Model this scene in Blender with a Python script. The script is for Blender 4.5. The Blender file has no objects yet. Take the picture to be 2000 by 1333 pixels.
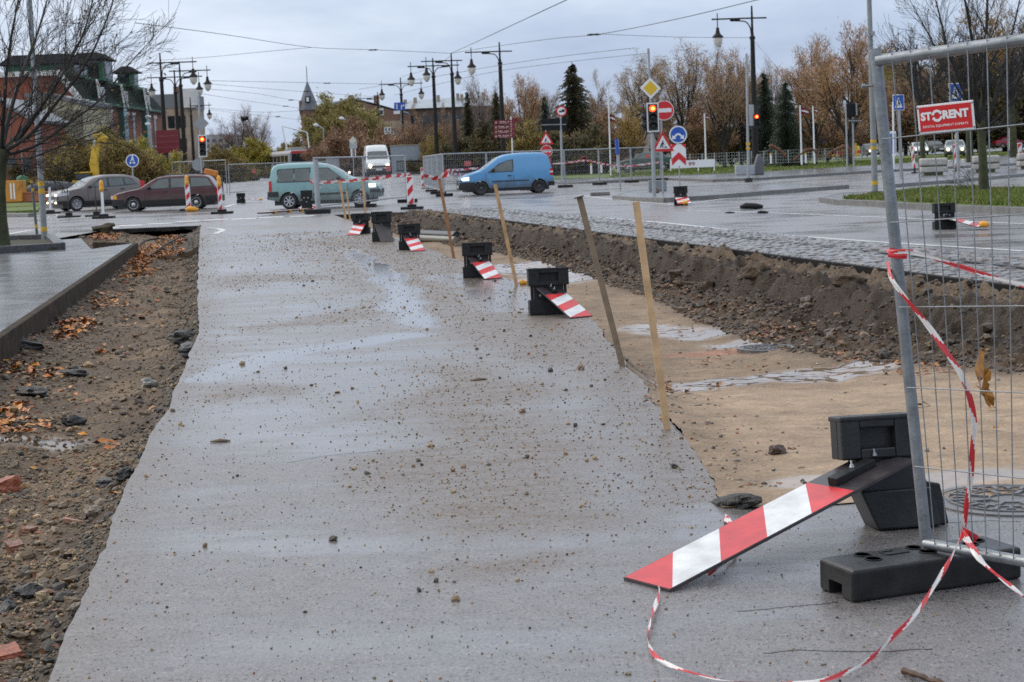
import bpy, math, random
import numpy as np
from mathutils import Vector, Matrix, noise
R = math.radians
rnd = random.Random(7)
SC = bpy.context.scene
COL = SC.collection
# ---------------------------------------------------------------- camera model (pixels of the 2000 x 1333 photo)
F, CX, CY, HZ, ROLL, EYE = 3300.0, 1000.0, 666.5, 311.0, 0.040, 1.62
_phi = math.atan((CY - HZ) / F)
_r0, _u0 = Vector((1, 0, 0)), Vector((0, math.sin(_phi), math.cos(_phi)))
CD = Vector((0, math.cos(_phi), -math.sin(_phi)))
CR = _r0 * math.cos(ROLL) - _u0 * math.sin(ROLL)
CU = _u0 * math.cos(ROLL) + _r0 * math.sin(ROLL)
CC = Vector((0, 0, EYE))
def ray(px, py):
    return CD * F + CR * (px - CX) + CU * (CY - py)
def P(px, py, z=0.0):                       # the point seen at a pixel on the level z
    d = ray(px, py)
    return CC + d * ((z - EYE) / d.z)
def A(px, py, Y):                           # the point seen at a pixel at the distance Y
    d = ray(px, py)
    return CC + d * (Y / d.y)
def scale_at(p):                            # pixels per metre at a point
    return F / (Vector(p) - CC).dot(CD)
cam = bpy.data.cameras.new('camera')
camo = bpy.data.objects.new('camera', cam)
COL.objects.link(camo)
m = Matrix((CR, CU, -CD)).transposed().to_4x4()
m.translation = CC
camo.matrix_world = m
cam.lens, cam.sensor_width = 36 * F / 2000, 36
cam.clip_start, cam.clip_end = 0.05, 6000
cam.dof.use_dof = True
cam.dof.focus_distance = 9.0
cam.dof.aperture_fstop = 9.0
SC.camera = camo
# ---------------------------------------------------------------- mesh builder
class MB:
    def __init__(s):
        s.v, s.f, s.mi, s.sm, s.m = [], [], [], [], Matrix()
    def add(s, vs, fs, mat=0, smooth=False):
        b = len(s.v)
        for p in vs:
            s.v.append(tuple(s.m @ Vector(p)))
        for f in fs:
            s.f.append([b + i for i in f]); s.mi.append(mat); s.sm.append(smooth)
    def box(s, c, d, mat=0, rot=None):
        x, y, z = d[0] / 2, d[1] / 2, d[2] / 2
        vs = [Vector((sx * x, sy * y, sz * z)) for sx in (-1, 1) for sy in (-1, 1) for sz in (-1, 1)]
        if rot is not None: vs = [rot @ v for v in vs]
        vs = [v + Vector(c) for v in vs]
        s.add(vs, [(0, 1, 3, 2), (4, 6, 7, 5), (0, 4, 5, 1), (2, 3, 7, 6), (0, 2, 6, 4), (1, 5, 7, 3)], mat)
    def boxz(s, x0, x1, y0, y1, z0, z1, mat=0):
        s.box(((x0 + x1) / 2, (y0 + y1) / 2, (z0 + z1) / 2), (x1 - x0, y1 - y0, z1 - z0), mat)
    def bar(s, p0, p1, w, h, mat=0, up=(0, 0, 1), w1=None, h1=None):
        p0, p1 = Vector(p0), Vector(p1)
        d = (p1 - p0).normalized(); up = Vector(up)
        if abs(d.dot(up)) > .98: up = Vector((0, 1, 0))
        a = d.cross(up).normalized(); b = a.cross(d)
        w1 = w if w1 is None else w1; h1 = h if h1 is None else h1
        vs = [p0 - a*w/2 - b*h/2, p0 + a*w/2 - b*h/2, p0 + a*w/2 + b*h/2, p0 - a*w/2 + b*h/2,
              p1 - a*w1/2 - b*h1/2, p1 + a*w1/2 - b*h1/2, p1 + a*w1/2 + b*h1/2, p1 - a*w1/2 + b*h1/2]
        s.add(vs, [(0, 1, 2, 3), (7, 6, 5, 4), (0, 4, 5, 1), (1, 5, 6, 2), (2, 6, 7, 3), (3, 7, 4, 0)], mat)
    def tube(s, pts, r, n=8, mat=0, cap=True, smooth=True):
        pts = [Vector(p) for p in pts]
        rs = r if isinstance(r, (list, tuple)) else [r] * len(pts)
        vs, fs, ref = [], [], None
        for i, p in enumerate(pts):
            t = (pts[min(i + 1, len(pts) - 1)] - pts[max(i - 1, 0)]).normalized()
            if ref is None:
                ref = t.orthogonal().normalized()
            ref = (ref - t * ref.dot(t))
            ref = ref.normalized() if ref.length > 1e-5 else t.orthogonal().normalized()
            b = t.cross(ref)
            for k in range(n):
                a = 2 * math.pi * k / n
                vs.append(p + (ref * math.cos(a) + b * math.sin(a)) * rs[i])
        for i in range(len(pts) - 1):
            for k in range(n):
                fs.append((i*n + k, i*n + (k+1) % n, (i+1)*n + (k+1) % n, (i+1)*n + k))
        s.add(vs, fs, mat, smooth)
        if cap:
            s.add(vs[:n], [tuple(range(n - 1, -1, -1))], mat)
            s.add(vs[-n:], [tuple(range(n))], mat)
    def lathe(s, prof, n=16, mat=0, o=(0, 0, 0), ax=None, smooth=True):   # prof: (radius, height)
        M3 = ax if ax is not None else Matrix.Identity(3)
        vs, fs = [], []
        for r, z in prof:
            for k in range(n):
                a = 2 * math.pi * k / n
                vs.append(Vector(o) + M3 @ Vector((r * math.cos(a), r * math.sin(a), z)))
        for i in range(len(prof) - 1):
            for k in range(n):
                fs.append((i*n + k, i*n + (k+1) % n, (i+1)*n + (k+1) % n, (i+1)*n + k))
        if prof[0][0] > 1e-4: fs.append(tuple(range(n - 1, -1, -1)))
        if prof[-1][0] > 1e-4: fs.append(tuple(range((len(prof)-1)*n, len(prof)*n)))
        s.add(vs, fs, mat, smooth)
    def prism(s, poly, y0, y1, mat=0):        # polygon in x,z extruded along y
        n = len(poly)
        ar = sum(poly[i][0] * poly[(i+1) % n][1] - poly[(i+1) % n][0] * poly[i][1] for i in range(n))
        if ar < 0: poly = poly[::-1]
        vs = [(x, y0, z) for x, z in poly] + [(x, y1, z) for x, z in poly]
        fs = [tuple(range(n)), tuple(range(2*n - 1, n - 1, -1))] + [(i, i + n, (i+1) % n + n, (i+1) % n) for i in range(n)]
        s.add(vs, fs, mat)
    def flat(s, poly, z0, z1, mat=0):         # polygon in x,y extruded along z
        n = len(poly)
        ar = sum(poly[i][0] * poly[(i+1) % n][1] - poly[(i+1) % n][0] * poly[i][1] for i in range(n))
        if ar < 0: poly = poly[::-1]
        vs = [(p[0], p[1], z0) for p in poly] + [(p[0], p[1], z1) for p in poly]
        fs = [tuple(range(n - 1, -1, -1)), tuple(range(n, 2*n))] + [(i, (i+1) % n, (i+1) % n + n, i + n) for i in range(n)]
        s.add(vs, fs, mat)
    def mesh(s, name, mats):
        me = bpy.data.meshes.new(name)
        me.from_pydata(s.v, [], s.f)
        for x in (mats if isinstance(mats, (list, tuple)) else [mats]): me.materials.append(x)
        me.polygons.foreach_set('material_index', s.mi)
        me.polygons.foreach_set('use_smooth', s.sm)
        me.update()
        return me
    def build(s, name, mats, parent=None, bevel=0, seg=2, loc=None, angle=35):
        o = bpy.data.objects.new(name, s.mesh(name, mats))
        COL.objects.link(o)
        if parent is not None: o.parent = parent
        if loc is not None: o.location = loc
        if bevel:
            bm_ = o.modifiers.new('bevel', 'BEVEL')
            bm_.width, bm_.segments, bm_.limit_method, bm_.angle_limit = bevel, seg, 'ANGLE', R(angle)
        return o
def tag(o, label=None, cat=None, group=None, kind=None):
    if label: o['label'] = label
    if cat: o['category'] = cat
    if group: o['group'] = group
    if kind: o['kind'] = kind
    return o
def thing(name, label, cat, loc=(0, 0, 0), rotz=0.0, group=None, s=1.0):
    o = bpy.data.objects.new(name, None)
    o.empty_display_size = 0.2
    COL.objects.link(o)
    o.location = loc; o.rotation_euler = (0, 0, rotz); o.scale = (s, s, s)
    return tag(o, label, cat, group)
KIDS = {}
def dup(o, parent=None, loc=None, rotz=None, label=None, group=None, s=None):
    c = o.copy(); COL.objects.link(c)
    if parent is not None: c.parent = parent
    if loc is not None: c.location = loc
    if rotz is not None: c.rotation_euler = (0, 0, rotz)
    if s is not None: c.scale = s if isinstance(s, (tuple, list)) else (s, s, s)
    if label: c['label'] = label
    if group: c['group'] = group
    for k in list(o.children): dup(k, c)
    return c
def struct(mb, name, mats, label, cat=None):
    o = mb.build(name, mats)
    return tag(o, label, cat or name.replace('_', ' '), kind='structure')
def text_to(mb, body, size, mat, M4, bold=0.0, spacing=1.0, fit=None):   # flat lettering, x right, z up in M4's frame, facing -y
    cu = bpy.data.curves.new('lettering', 'FONT')
    cu.body, cu.size, cu.align_x, cu.align_y, cu.offset, cu.space_character = body, size, 'CENTER', 'CENTER', bold, spacing
    cu.resolution_u = 3
    o = bpy.data.objects.new('lettering', cu); COL.objects.link(o)
    dg = bpy.context.evaluated_depsgraph_get(); dg.update()
    me = bpy.data.meshes.new_from_object(o.evaluated_get(dg))
    vs = [Vector((v.co.x, 0, v.co.y)) for v in me.vertices]
    if vs and fit:
        w = max(v.x for v in vs) - min(v.x for v in vs); c = (max(v.x for v in vs) + min(v.x for v in vs)) / 2
        h = max(v.z for v in vs) - min(v.z for v in vs); cz = (max(v.z for v in vs) + min(v.z for v in vs)) / 2
        vs = [Vector(((v.x - c) * fit[0] / w, 0, (v.z - cz) * fit[1] / h)) for v in vs]
    fs = [tuple(p.vertices) for p in me.polygons]
    old = mb.m; mb.m = old @ M4
    mb.add(vs, fs, mat); mb.m = old
    bpy.data.objects.remove(o); bpy.data.curves.remove(cu); bpy.data.meshes.remove(me)
def disc(cx, cz, r, n=24, a0=0.0):
    return [(cx + r * math.cos(a0 + 2*math.pi*k/n), cz + r * math.sin(a0 + 2*math.pi*k/n)) for k in range(n)]
# ---------------------------------------------------------------- materials
MATS = {}
def nd(nt, t, **kw):
    n = nt.nodes.new(t)
    for k, v in kw.items():
        if k in n.inputs: n.inputs[k].default_value = v
        else: setattr(n, k, v)
    return n
def base_mat(name):
    ma = bpy.data.materials.new(name); ma.use_nodes = True
    nt = ma.node_tree
    return ma, nt, nt.nodes['Principled BSDF'], nt.links.new
def ramp(nt, stops):
    r = nt.nodes.new('ShaderNodeValToRGB')
    while len(r.color_ramp.elements) < len(stops): r.color_ramp.elements.new(0.5)
    for e, (p, c) in zip(r.color_ramp.elements, stops):
        e.position = p; e.color = (c[0], c[1], c[2], 1) if isinstance(c, (tuple, list)) else (c, c, c, 1)
    return r
def M(name, c, rough=.5, metal=0., var=.15, vs=6., bump=0., bs=40., c2=None, spec=.5, coat=0., em=None, es=0., alpha=None, rv=.1):
    if name in MATS: return MATS[name]
    ma, nt, b, L = base_mat(name)
    tc = nd(nt, 'ShaderNodeTexCoord')
    n = nd(nt, 'ShaderNodeTexNoise', Scale=vs, Detail=6.0, Roughness=.6)
    L(tc.outputs['Object'], n.inputs['Vector'])
    lo = [max(0, x * (1 - var)) for x in c]; hi = [min(1, x * (1 + var)) for x in (c2 or c)]
    r = ramp(nt, [(.3, lo), (.7, hi)])
    L(n.outputs['Fac'], r.inputs['Fac']); L(r.outputs['Color'], b.inputs['Base Color'])
    mr = nd(nt, 'ShaderNodeMapRange'); mr.inputs['To Min'].default_value = max(.02, rough - rv); mr.inputs['To Max'].default_value = min(1, rough + rv)
    L(n.outputs['Fac'], mr.inputs['Value']); L(mr.outputs['Result'], b.inputs['Roughness'])
    b.inputs['Metallic'].default_value = metal
    b.inputs['Specular IOR Level'].default_value = spec
    if coat: b.inputs['Coat Weight'].default_value = coat; b.inputs['Coat Roughness'].default_value = .08
    if bump:
        n2 = nd(nt, 'ShaderNodeTexNoise', Scale=bs, Detail=5.0)
        L(tc.outputs['Object'], n2.inputs['Vector'])
        bp = nd(nt, 'ShaderNodeBump', Strength=bump, Distance=.02)
        L(n2.outputs['Fac'], bp.inputs['Height']); L(bp.outputs['Normal'], b.inputs['Normal'])
    if em: b.inputs['Emission Color'].default_value = (*em, 1); b.inputs['Emission Strength'].default_value = es
    if alpha is not None: b.inputs['Alpha'].default_value = alpha
    MATS[name] = ma
    return ma
def attr_mat(name, attr='Col', rough=.7, var=.25, vs=30., bump=0., bs=60., rv=.15, spec=.5):   # colour kept with each stone, leaf or clod
    ma, nt, b, L = base_mat(name)
    at = nd(nt, 'ShaderNodeAttribute', attribute_name=attr)
    tc = nd(nt, 'ShaderNodeTexCoord')
    n = nd(nt, 'ShaderNodeTexNoise', Scale=vs, Detail=6.0)
    L(tc.outputs['Object'], n.inputs['Vector'])
    r = ramp(nt, [(.3, 1 - var), (.7, 1 + var)])
    L(n.outputs['Fac'], r.inputs['Fac'])
    mx = nd(nt, 'ShaderNodeMix', data_type='RGBA', blend_type='MULTIPLY'); mx.inputs[0].default_value = 1
    L(at.outputs['Color'], mx.inputs[6]); L(r.outputs['Color'], mx.inputs[7]); L(mx.outputs[2], b.inputs['Base Color'])
    mr = nd(nt, 'ShaderNodeMapRange'); mr.inputs['To Min'].default_value = max(.03, rough - rv); mr.inputs['To Max'].default_value = min(1, rough + rv)
    L(n.outputs['Fac'], mr.inputs['Value']); L(mr.outputs['Result'], b.inputs['Roughness'])
    b.inputs['Specular IOR Level'].default_value = spec
    if bump:
        n2 = nd(nt, 'ShaderNodeTexNoise', Scale=bs, Detail=6.0)
        L(tc.outputs['Object'], n2.inputs['Vector'])
        bp = nd(nt, 'ShaderNodeBump', Strength=bump, Distance=.02)
        L(n2.outputs['Fac'], bp.inputs['Height']); L(bp.outputs['Normal'], b.inputs['Normal'])
    MATS[name] = ma
    return ma
galv = M('galvanised_steel', (.27, .29, .31), .42, .7, .25, 14, .08, 60)
galv_far = M('weathered_steel', (.36, .38, .40), .5, .4, .15, 3)
rubber = M('black_rubber', (.016, .016, .017), .45, 0, .5, 18, .12, 45, spec=.28)
rubber_wet = M('wet_recycled_plastic', (.017, .017, .018), .33, 0, .6, 9, .1, 70, rv=.22, spec=.35)
red_film = M('red_reflective_film', (.55, .03, .04), .35, 0, .22, 7, .05, 40, c2=(.62, .05, .055))
white_film = M('white_reflective_film', (.60, .60, .60), .35, 0, .14, 7, .05, 40, c2=(.74, .75, .76))
plate_back = M('dark_plate_board', (.05, .042, .045), .35, 0, .3, 10)
wood_new = M('pale_sawn_wood', (.50, .32, .17), .55, 0, .25, 5, .15, 30, c2=(.56, .38, .21))
wood_old = M('weathered_grey_wood', (.20, .15, .10), .6, 0, .3, 7, .2, 40)
wood_brown = M('wet_brown_wood', (.32, .15, .06), .5, 0, .35, 6, .15, 30)
tape_red = M('red_tape', (.55, .025, .035), .3, 0, .15, 8)
tape_white = M('white_tape', (.70, .66, .64), .3, 0, .1, 8)
sign_red = M('sign_red', (.60, .02, .025), .3, 0, .05, 4)
sign_white = M('sign_white', (.78, .79, .80), .35, 0, .04, 4)
sign_blue = M('sign_blue', (.018, .09, .42), .35, 0, .06, 4)
sign_yellow = M('sign_yellow', (.72, .47, .02), .35, 0, .05, 4)
sign_black = M('sign_black', (.015, .015, .016), .4, 0, .1, 4)
sign_back = M('sign_back_grey', (.30, .31, .32), .5, .3, .1, 3)
maroon = M('maroon_sign', (.16, .012, .02), .4, 0, .1, 3)
pole_dark = M('dark_bronze_paint', (.018, .016, .015), .6, 0, .3, 4, spec=.25)
pole_grey = M('grey_pole_paint', (.26, .28, .29), .5, .2, .15, 3, .05, 30)
yellow_band = M('yellow_band_paint', (.62, .38, .02), .5, 0, .15, 12)
lamp_glass = M('lamp_glass', (.62, .60, .54), .15, 0, .1, 4)
glass_dark = M('dark_window_glass', (.02, .026, .03), .06, 0, .2, 2, spec=.7, rv=.02)
glass_car = M('car_glass', (.085, .105, .105), .05, 0, .3, 2, spec=.8, rv=.02)
tyre_mat = M('tyre_rubber', (.018, .018, .019), .6, 0, .3, 20)
rim_mat = M('alloy_rim', (.52, .53, .55), .3, .8, .1, 6)
steel_rim = M('dark_steel_rim', (.07, .07, .075), .4, .6, .2, 6)
trim_black = M('black_trim', (.022, .022, .024), .45, 0, .2, 8)
plastic_orange = M('amber_lens', (.75, .33, .02), .25, 0, .1, 6)
light_on = M('lit_headlamp', (.9, .9, .85), .2, 0, 0, 1, em=(1, .93, .78), es=2.2)
light_warm = M('lit_warm_headlamp', (.9, .8, .6), .2, 0, 0, 1, em=(1, .82, .5), es=4)
light_off = M('headlamp_glass', (.62, .64, .66), .1, .2, .1, 6)
light_red = M('red_lens', (.5, .01, .012), .2, 0, .1, 6)
signal_red = M('lit_red_signal', (.9, .05, .02), .3, 0, 0, 1, em=(1, .05, .01), es=4.5)
signal_core = M('lit_signal_core', (1, .3, .1), .3, 0, 0, 1, em=(1, .22, .04), es=7)
signal_off = M('dark_signal_lens', (.015, .017, .016), .2, 0, .2, 5)
conc = M('pale_concrete', (.40, .38, .35), .6, 0, .22, 4, .2, 25)
kerb_mat = M('wet_kerb_stone', (.17, .165, .16), .4, 0, .3, 5, .25, 30)
# ================================================================ GROUND
def poly_x(pts):                           # x as a function of y along a line of points
    pts = sorted([(p.y, p.x) for p in pts])
    def f(y):
        if y <= pts[0][0]: a, b = pts[0], pts[1]
        elif y >= pts[-1][0]: a, b = pts[-2], pts[-1]
        else:
            for a, b in zip(pts, pts[1:]):
                if a[0] <= y <= b[0]: break
        return a[1] + (b[1] - a[1]) * (y - a[0]) / (b[0] - a[0])
    return f
def sst(a, b, x):
    t = min(1, max(0, (x - a) / (b - a))); return t * t * (3 - 2 * t)
def fbm(x, y, z=0.0, s=1.0, o=4):
    return noise.fractal(Vector((x * s, y * s, z)), 1.0, 2.0, o)
_xl = poly_x([P(*q) for q in ((90, 1333), (160, 1170), (222, 1010), (250, 940), (292, 860), (330, 790), (368, 700), (388, 650), (386, 560), (388, 500), (391, 441))])
_xr = poly_x([P(*q) for q in ((1409, 1002), (1400, 950), (1372, 900), (1330, 850), (1288, 795), (1250, 742), (1212, 695), (1160, 628), (1105, 590), (1040, 560), (990, 545), (880, 503), (800, 472), (720, 445), (655, 421))])
xL = lambda y: _xl(y) + .03 * fbm(0, y, 3, .9, 3) + .012 * fbm(0, y, 9, 6, 3)
xR = lambda y: _xr(y) + .04 * fbm(0, y, 5, 1.3, 4) + .02 * fbm(0, y, 8, 7, 3)
_ta, _tb = P(2000, 562), P(840, 412.5)
TD = (_tb - _ta).normalized()              # the way the tram line runs
TN = Vector((TD.y, -TD.x, 0))              # to its right
xT = lambda y: _ta.x + TD.x / TD.y * (y - _ta.y)
_ka, _kb = P(0, 655, .1), P(265, 475, .1)
xKl = lambda y: _ka.x + (_kb.x - _ka.x) / (_kb.y - _ka.y) * (y - _ka.y)
yK, yLe, yRe, yRs, y0 = _kb.y, P(391, 441).y, P(840, 412.5).y, 7.62, 3.4
xK = lambda y: xKl(y) if y < yK else P(185, 458).x - .5
_xf = poly_x([P(780, 462, -.6), P(880, 483, -.6), P(1000, 505, -.6), P(1100, 528, -.6), P(1250, 572, -.55), P(1400, 632, -.52), P(1560, 685, -.45), P(1720, 728, -.42), P(2000, 768, -.36)])
xF = lambda y: min(_xf(y), xT(y) - .9) + .10 * fbm(1, y, 2, .6, 3)
def zfl(y):
    return -.56 * sst(8.2, 20, y) + (.42 * sst(yRe - 5, yRe, y))
def z_right(x, y):
    if y < yRs: return 0.0
    zf, a, f, t = zfl(y), xR(y), xF(y), xT(y)
    n = fbm(x, y, 0, .5, 4) * .03 + fbm(x, y, 4, 3.5, 3) * .014 + .010 * fbm(x, y, 15, 8, 3) * sst(7.7, 9, y)
    n -= .022 * sst(8.5, 10, y) * sum(math.exp(-((x - 1.9 - .16 * (y - 9) - o_ - .06 * fbm(0, y, 1, .9, 2)) / .09) ** 2) for o_ in (0, 1.35))
    if x < f:
        e = sst(a + .45, a, x)
        z = zf * (1 - .75 * e * e) + n * sst(7.7, 10, y) - .015 * sst(a, a + .2, x) * sst(7.7, 9, y)
        q = sst(f - .6, f, x)
        return z + .05 * q * q + .002
    s = (x - f) / max(.2, t - f)
    nn = fbm(x, y, 1, 1.6, 4) * .13 + fbm(x, y, 2, 5, 4) * .08 + (.06 - .22 * abs(noise.noise(Vector((x * 4.2, y * 2.6, 3))))) + .05 * fbm(x, y, 12, 11, 3)
    j = .08 * fbm(0, y, 6, .9, 3)
    k = [(0, .02), (.15, .07), (.30, .16), (.42, .26), (.50 + j, .70), (.56 + j, .80), (.93, .85), (1.0, .82)]
    for (s0, h0), (s1, h1) in zip(k, k[1:]):
        if s <= s1:
            h = h0 + (h1 - h0) * (s - s0) / (s1 - s0); break
    else: h = .8
    return zf + h * (-zf) + nn * sst(0, .3, s) * (1 - .7 * sst(.9, 1, s))
def z_left(x, y):
    a, b = xK(y), xL(y)
    u = min(1, max(0, (x - a) / (b - a)))
    near = 1 - sst(7, 15, y)
    k = [(0, -.13 + .04 * near), (.25, -.26 + .08 * near), (.6, -.34 + .04 * near), (.88, -.28 + .04 * near), (.96, -.17), (1, -.08)]
    for (s0, h0), (s1, h1) in zip(k, k[1:]):
        if u <= s1:
            z = h0 + (h1 - h0) * (u - s0) / (s1 - s0); break
    z += fbm(x, y, 0, .7, 4) * .06 + fbm(x, y, 3, 3, 4) * .035 + fbm(x, y, 5, 9, 3) * .012
    if y > yK:                                  # the heap of broken turf behind the pavement's corner
        z += .22 * math.exp(-((y - yK - 4) / 1.8) ** 2) * math.exp(-((x - P(205, 450).x) / 1.4) ** 2) + .05
    return z
def Pz(px, py, zf, it=8):
    z = 0.0
    for _ in range(it):
        p = P(px, py, z); z = .5 * z + .5 * zf(p.x, p.y)
    p = P(px, py, z); return Vector((p.x, p.y, zf(p.x, p.y)))
def seg_d(x, y, pts):
    best = 1e9
    for (ax, ay), (bx, by) in zip(pts, pts[1:]):
        dx, dy = bx - ax, by - ay
        t = max(0, min(1, ((x - ax) * dx + (y - ay) * dy) / (dx * dx + dy * dy + 1e-9)))
        best = min(best, math.hypot(x - ax - t * dx, y - ay - t * dy))
    return best
def path(*q, zf=None):
    o = []
    for p in q:
        w = Pz(*p, zf) if zf else P(*p)
        o.append((w.x, w.y))
    return o
RUN = path((680, 488), (745, 530), (775, 560), (800, 600), (835, 640))              # water standing on the asphalt
RUN2 = path((800, 655), (700, 672), (560, 690), (450, 715), (400, 740))
RUN3 = path((480, 730), (760, 742), (600, 800), (420, 850))
RUN4 = path((900, 540), (1000, 560), (1010, 600))
RUN5 = path((480, 470), (640, 460), (690, 450))
MUD = path((700, 455), (780, 500), (880, 570), (960, 620), (1080, 660), (1180, 700))
MUD2 = path((900, 720), (900, 800), (950, 900), (1000, 1010))
MUD3 = path((980, 1110), (1090, 1080))
MUD5 = path((420, 780), (520, 760), (700, 800))
MUD6 = path((500, 640), (620, 630), (760, 600))
MUD7 = path((430, 560), (520, 540), (600, 545))
MUD4 = path((600, 430), (560, 440), (640, 445))
def asphalt_attr(x, y):
    if y > 56 or abs(x) > 25: return max(0, .15 + .5 * fbm(x, y * 2, 3, .12, 3)), max(0, .4 * fbm(x, y, 8, .3, 3)), 0
    w = fbm(x, y, 2, .9, 4)
    k = y / 14
    pud = 0
    for pts, wd, st in ((RUN, .28, 1), (RUN2, .30, .95), (RUN3, .5, .62), (RUN4, .7, .7), (RUN5, .9, .7)):
        d = seg_d(x, y, pts) + w * .22
        pud = max(pud, st * (1 - sst(wd * .55, wd * 1.15, d)))
    mud = 0
    for pts, wd, st in ((MUD, 1.0 * k, 1), (MUD2, .75, 1), (MUD3, .2, 1), (MUD5, .35, .8), (MUD6, .5, .8), (MUD7, .9, .7), (MUD4, 2, .45)):
        d = seg_d(x, y, pts) + w * .35
        mud = max(mud, st * (1 - sst(wd * .2, wd * 1.2, d)))
    if yRs < y < yRe:
        mud = max(mud, .8 * sst(.9, 0, xR(y) - x))
    mud = max(mud, .5 * sst(.35, 0, x - xL(y)) if y < yLe else 0)
    pud = max(pud, .50 * sst(1.0, 2.0, x + .5 * w) * sst(7.4, 6.4, y + .3 * w) if y < 8 else 0)
    return pud, mud * (1 - .8 * pud), 0
def wet_asphalt():
    ma, nt, b, L = base_mat('wet_asphalt')
    tc = nd(nt, 'ShaderNodeTexCoord'); at = nd(nt, 'ShaderNodeAttribute', attribute_name='Mask')
    sp = nd(nt, 'ShaderNodeSeparateColor'); L(at.outputs['Color'], sp.inputs['Color'])
    def ns(scale, det=5., rough=.6, vec=None):
        n = nd(nt, 'ShaderNodeTexNoise', Scale=scale, Detail=det, Roughness=rough); L(vec or tc.outputs['Object'], n.inputs['Vector']); return n.outputs['Fac']
    def mt(op, a, c, clamp=False):
        n = nd(nt, 'ShaderNodeMath', operation=op, use_clamp=clamp)
        for i, v in enumerate((a, c)):
            if isinstance(v, (int, float)): n.inputs[i].default_value = v
            else: L(v, n.inputs[i])
        return n.outputs[0]
    mp = nd(nt, 'ShaderNodeMapping'); mp.inputs['Scale'].default_value = (.45, 2.2, 1); L(tc.outputs['Object'], mp.inputs['Vector'])
    big, mid, fine, grit = ns(.35), ns(1.0, 5., .6, mp.outputs[0]), ns(9., 4.), ns(95., 4., .8)
    wet = mt('ADD', mt('MULTIPLY', big, .55), mt('MULTIPLY', mid, .45))
    mr = nd(nt, 'ShaderNodeMapRange', interpolation_type='SMOOTHSTEP')
    for k, v in (('From Min', .43), ('From Max', .58), ('To Min', 0), ('To Max', .8)): mr.inputs[k].default_value = v
    L(wet, mr.inputs['Value'])
    dry = mt('SUBTRACT', 1.0, mt('MULTIPLY', sp.outputs['Green'], .8))
    film = mt('MAXIMUM', mt('MULTIPLY', mr.outputs['Result'], dry), sp.outputs['Red'], True)
    c1 = ramp(nt, [(.30, (.05, .044, .043)), (.5, (.175, .160, .158)), (.70, (.34, .31, .305))])
    L(mt('ADD', mt('MULTIPLY', grit, .8), mt('MULTIPLY', fine, .2)), c1.inputs['Fac'])
    ms = nd(nt, 'ShaderNodeMapRange', interpolation_type='SMOOTHSTEP')
    for k, v in (('From Min', .43), ('From Max', .60), ('To Min', .34), ('To Max', 1.0)): ms.inputs[k].default_value = v
    L(mt('ADD', mt('MULTIPLY', ns(21., 6., .75), .6), mt('MULTIPLY', ns(3.2, 5., .65, mp.outputs[0]), .4)), ms.inputs['Value'])
    mudf = mt('MULTIPLY', sp.outputs['Green'], ms.outputs['Result'], True)
    mx = nd(nt, 'ShaderNodeMix', data_type='RGBA'); L(mt('MULTIPLY', mudf, .85), mx.inputs[0]); L(c1.outputs['Color'], mx.inputs[6]); mx.inputs[7].default_value = (.125, .085, .055, 1)
    dk = nd(nt, 'ShaderNodeMix', data_type='RGBA', blend_type='MULTIPLY'); L(mt('MULTIPLY', film, .35), dk.inputs[0]); L(mx.outputs[2], dk.inputs[6]); dk.inputs[7].default_value = (.5, .5, .52, 1)
    mp2 = nd(nt, 'ShaderNodeMapping'); mp2.inputs['Scale'].default_value = (1, .6, 1); L(tc.outputs['Object'], mp2.inputs['Vector'])
    s1, s2, s3 = ns(62., 2., .5, mp2.outputs[0]), ns(27., 3., .6, mp2.outputs[0]), ns(1.7, 4.)
    k1 = ramp(nt, [(.30, .28), (.43, 1.0), (.60, 1.0), (.72, 1.5)]); L(s1, k1.inputs['Fac'])
    k2 = ramp(nt, [(.30, .45), (.42, 1.0)]); L(mt('ADD', mt('MULTIPLY', s2, .75), mt('MULTIPLY', s3, .25)), k2.inputs['Fac'])
    kk = nd(nt, 'ShaderNodeMix', data_type='RGBA', blend_type='MULTIPLY'); kk.inputs[0].default_value = 1; L(k1.outputs['Color'], kk.inputs[6]); L(k2.outputs['Color'], kk.inputs[7])
    fin = nd(nt, 'ShaderNodeMix', data_type='RGBA', blend_type='MULTIPLY'); fin.inputs[0].default_value = .9; L(dk.outputs[2], fin.inputs[6]); L(kk.outputs[2], fin.inputs[7])
    L(fin.outputs[2], b.inputs['Base Color'])
    rg = nd(nt, 'ShaderNodeMapRange')
    for k, v in (('To Min', .40), ('To Max', .085)): rg.inputs[k].default_value = v
    L(film, rg.inputs['Value']); L(mt('ADD', rg.outputs['Result'], mt('MULTIPLY', mudf, .18)), b.inputs['Roughness'])
    bp = nd(nt, 'ShaderNodeBump', Distance=.006)
    L(mt('MULTIPLY', mt('SUBTRACT', 1.0, film, True), .55), bp.inputs['Strength'])
    L(mt('ADD', mt('MULTIPLY', grit, .6), mt('MULTIPLY', fine, .8)), bp.inputs['Height']); L(bp.outputs['Normal'], b.inputs['Normal'])
    b.inputs['IOR'].default_value = 1.5; b.inputs['Specular IOR Level'].default_value = .85
    return ma
asph = wet_asphalt()
def grid_block(mb, attrs, ys, fx0, fx1, nc, fz, fa, mat=0, pw=None):
    b = len(mb.v)
    for y in ys:
        a, c = fx0(y), fx1(y)
        for i in range(nc + 1):
            u = i / nc if pw is None else pw[i]
            x = a + (c - a) * u
            mb.v.append((x, y, fz(x, y))); attrs.append(fa(x, y))
    for j in range(len(ys) - 1):
        for i in range(nc):
            k = b + j * (nc + 1) + i
            mb.f.append([k, k + 1, k + nc + 2, k + nc + 1]); mb.mi.append(mat); mb.sm.append(True)
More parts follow.
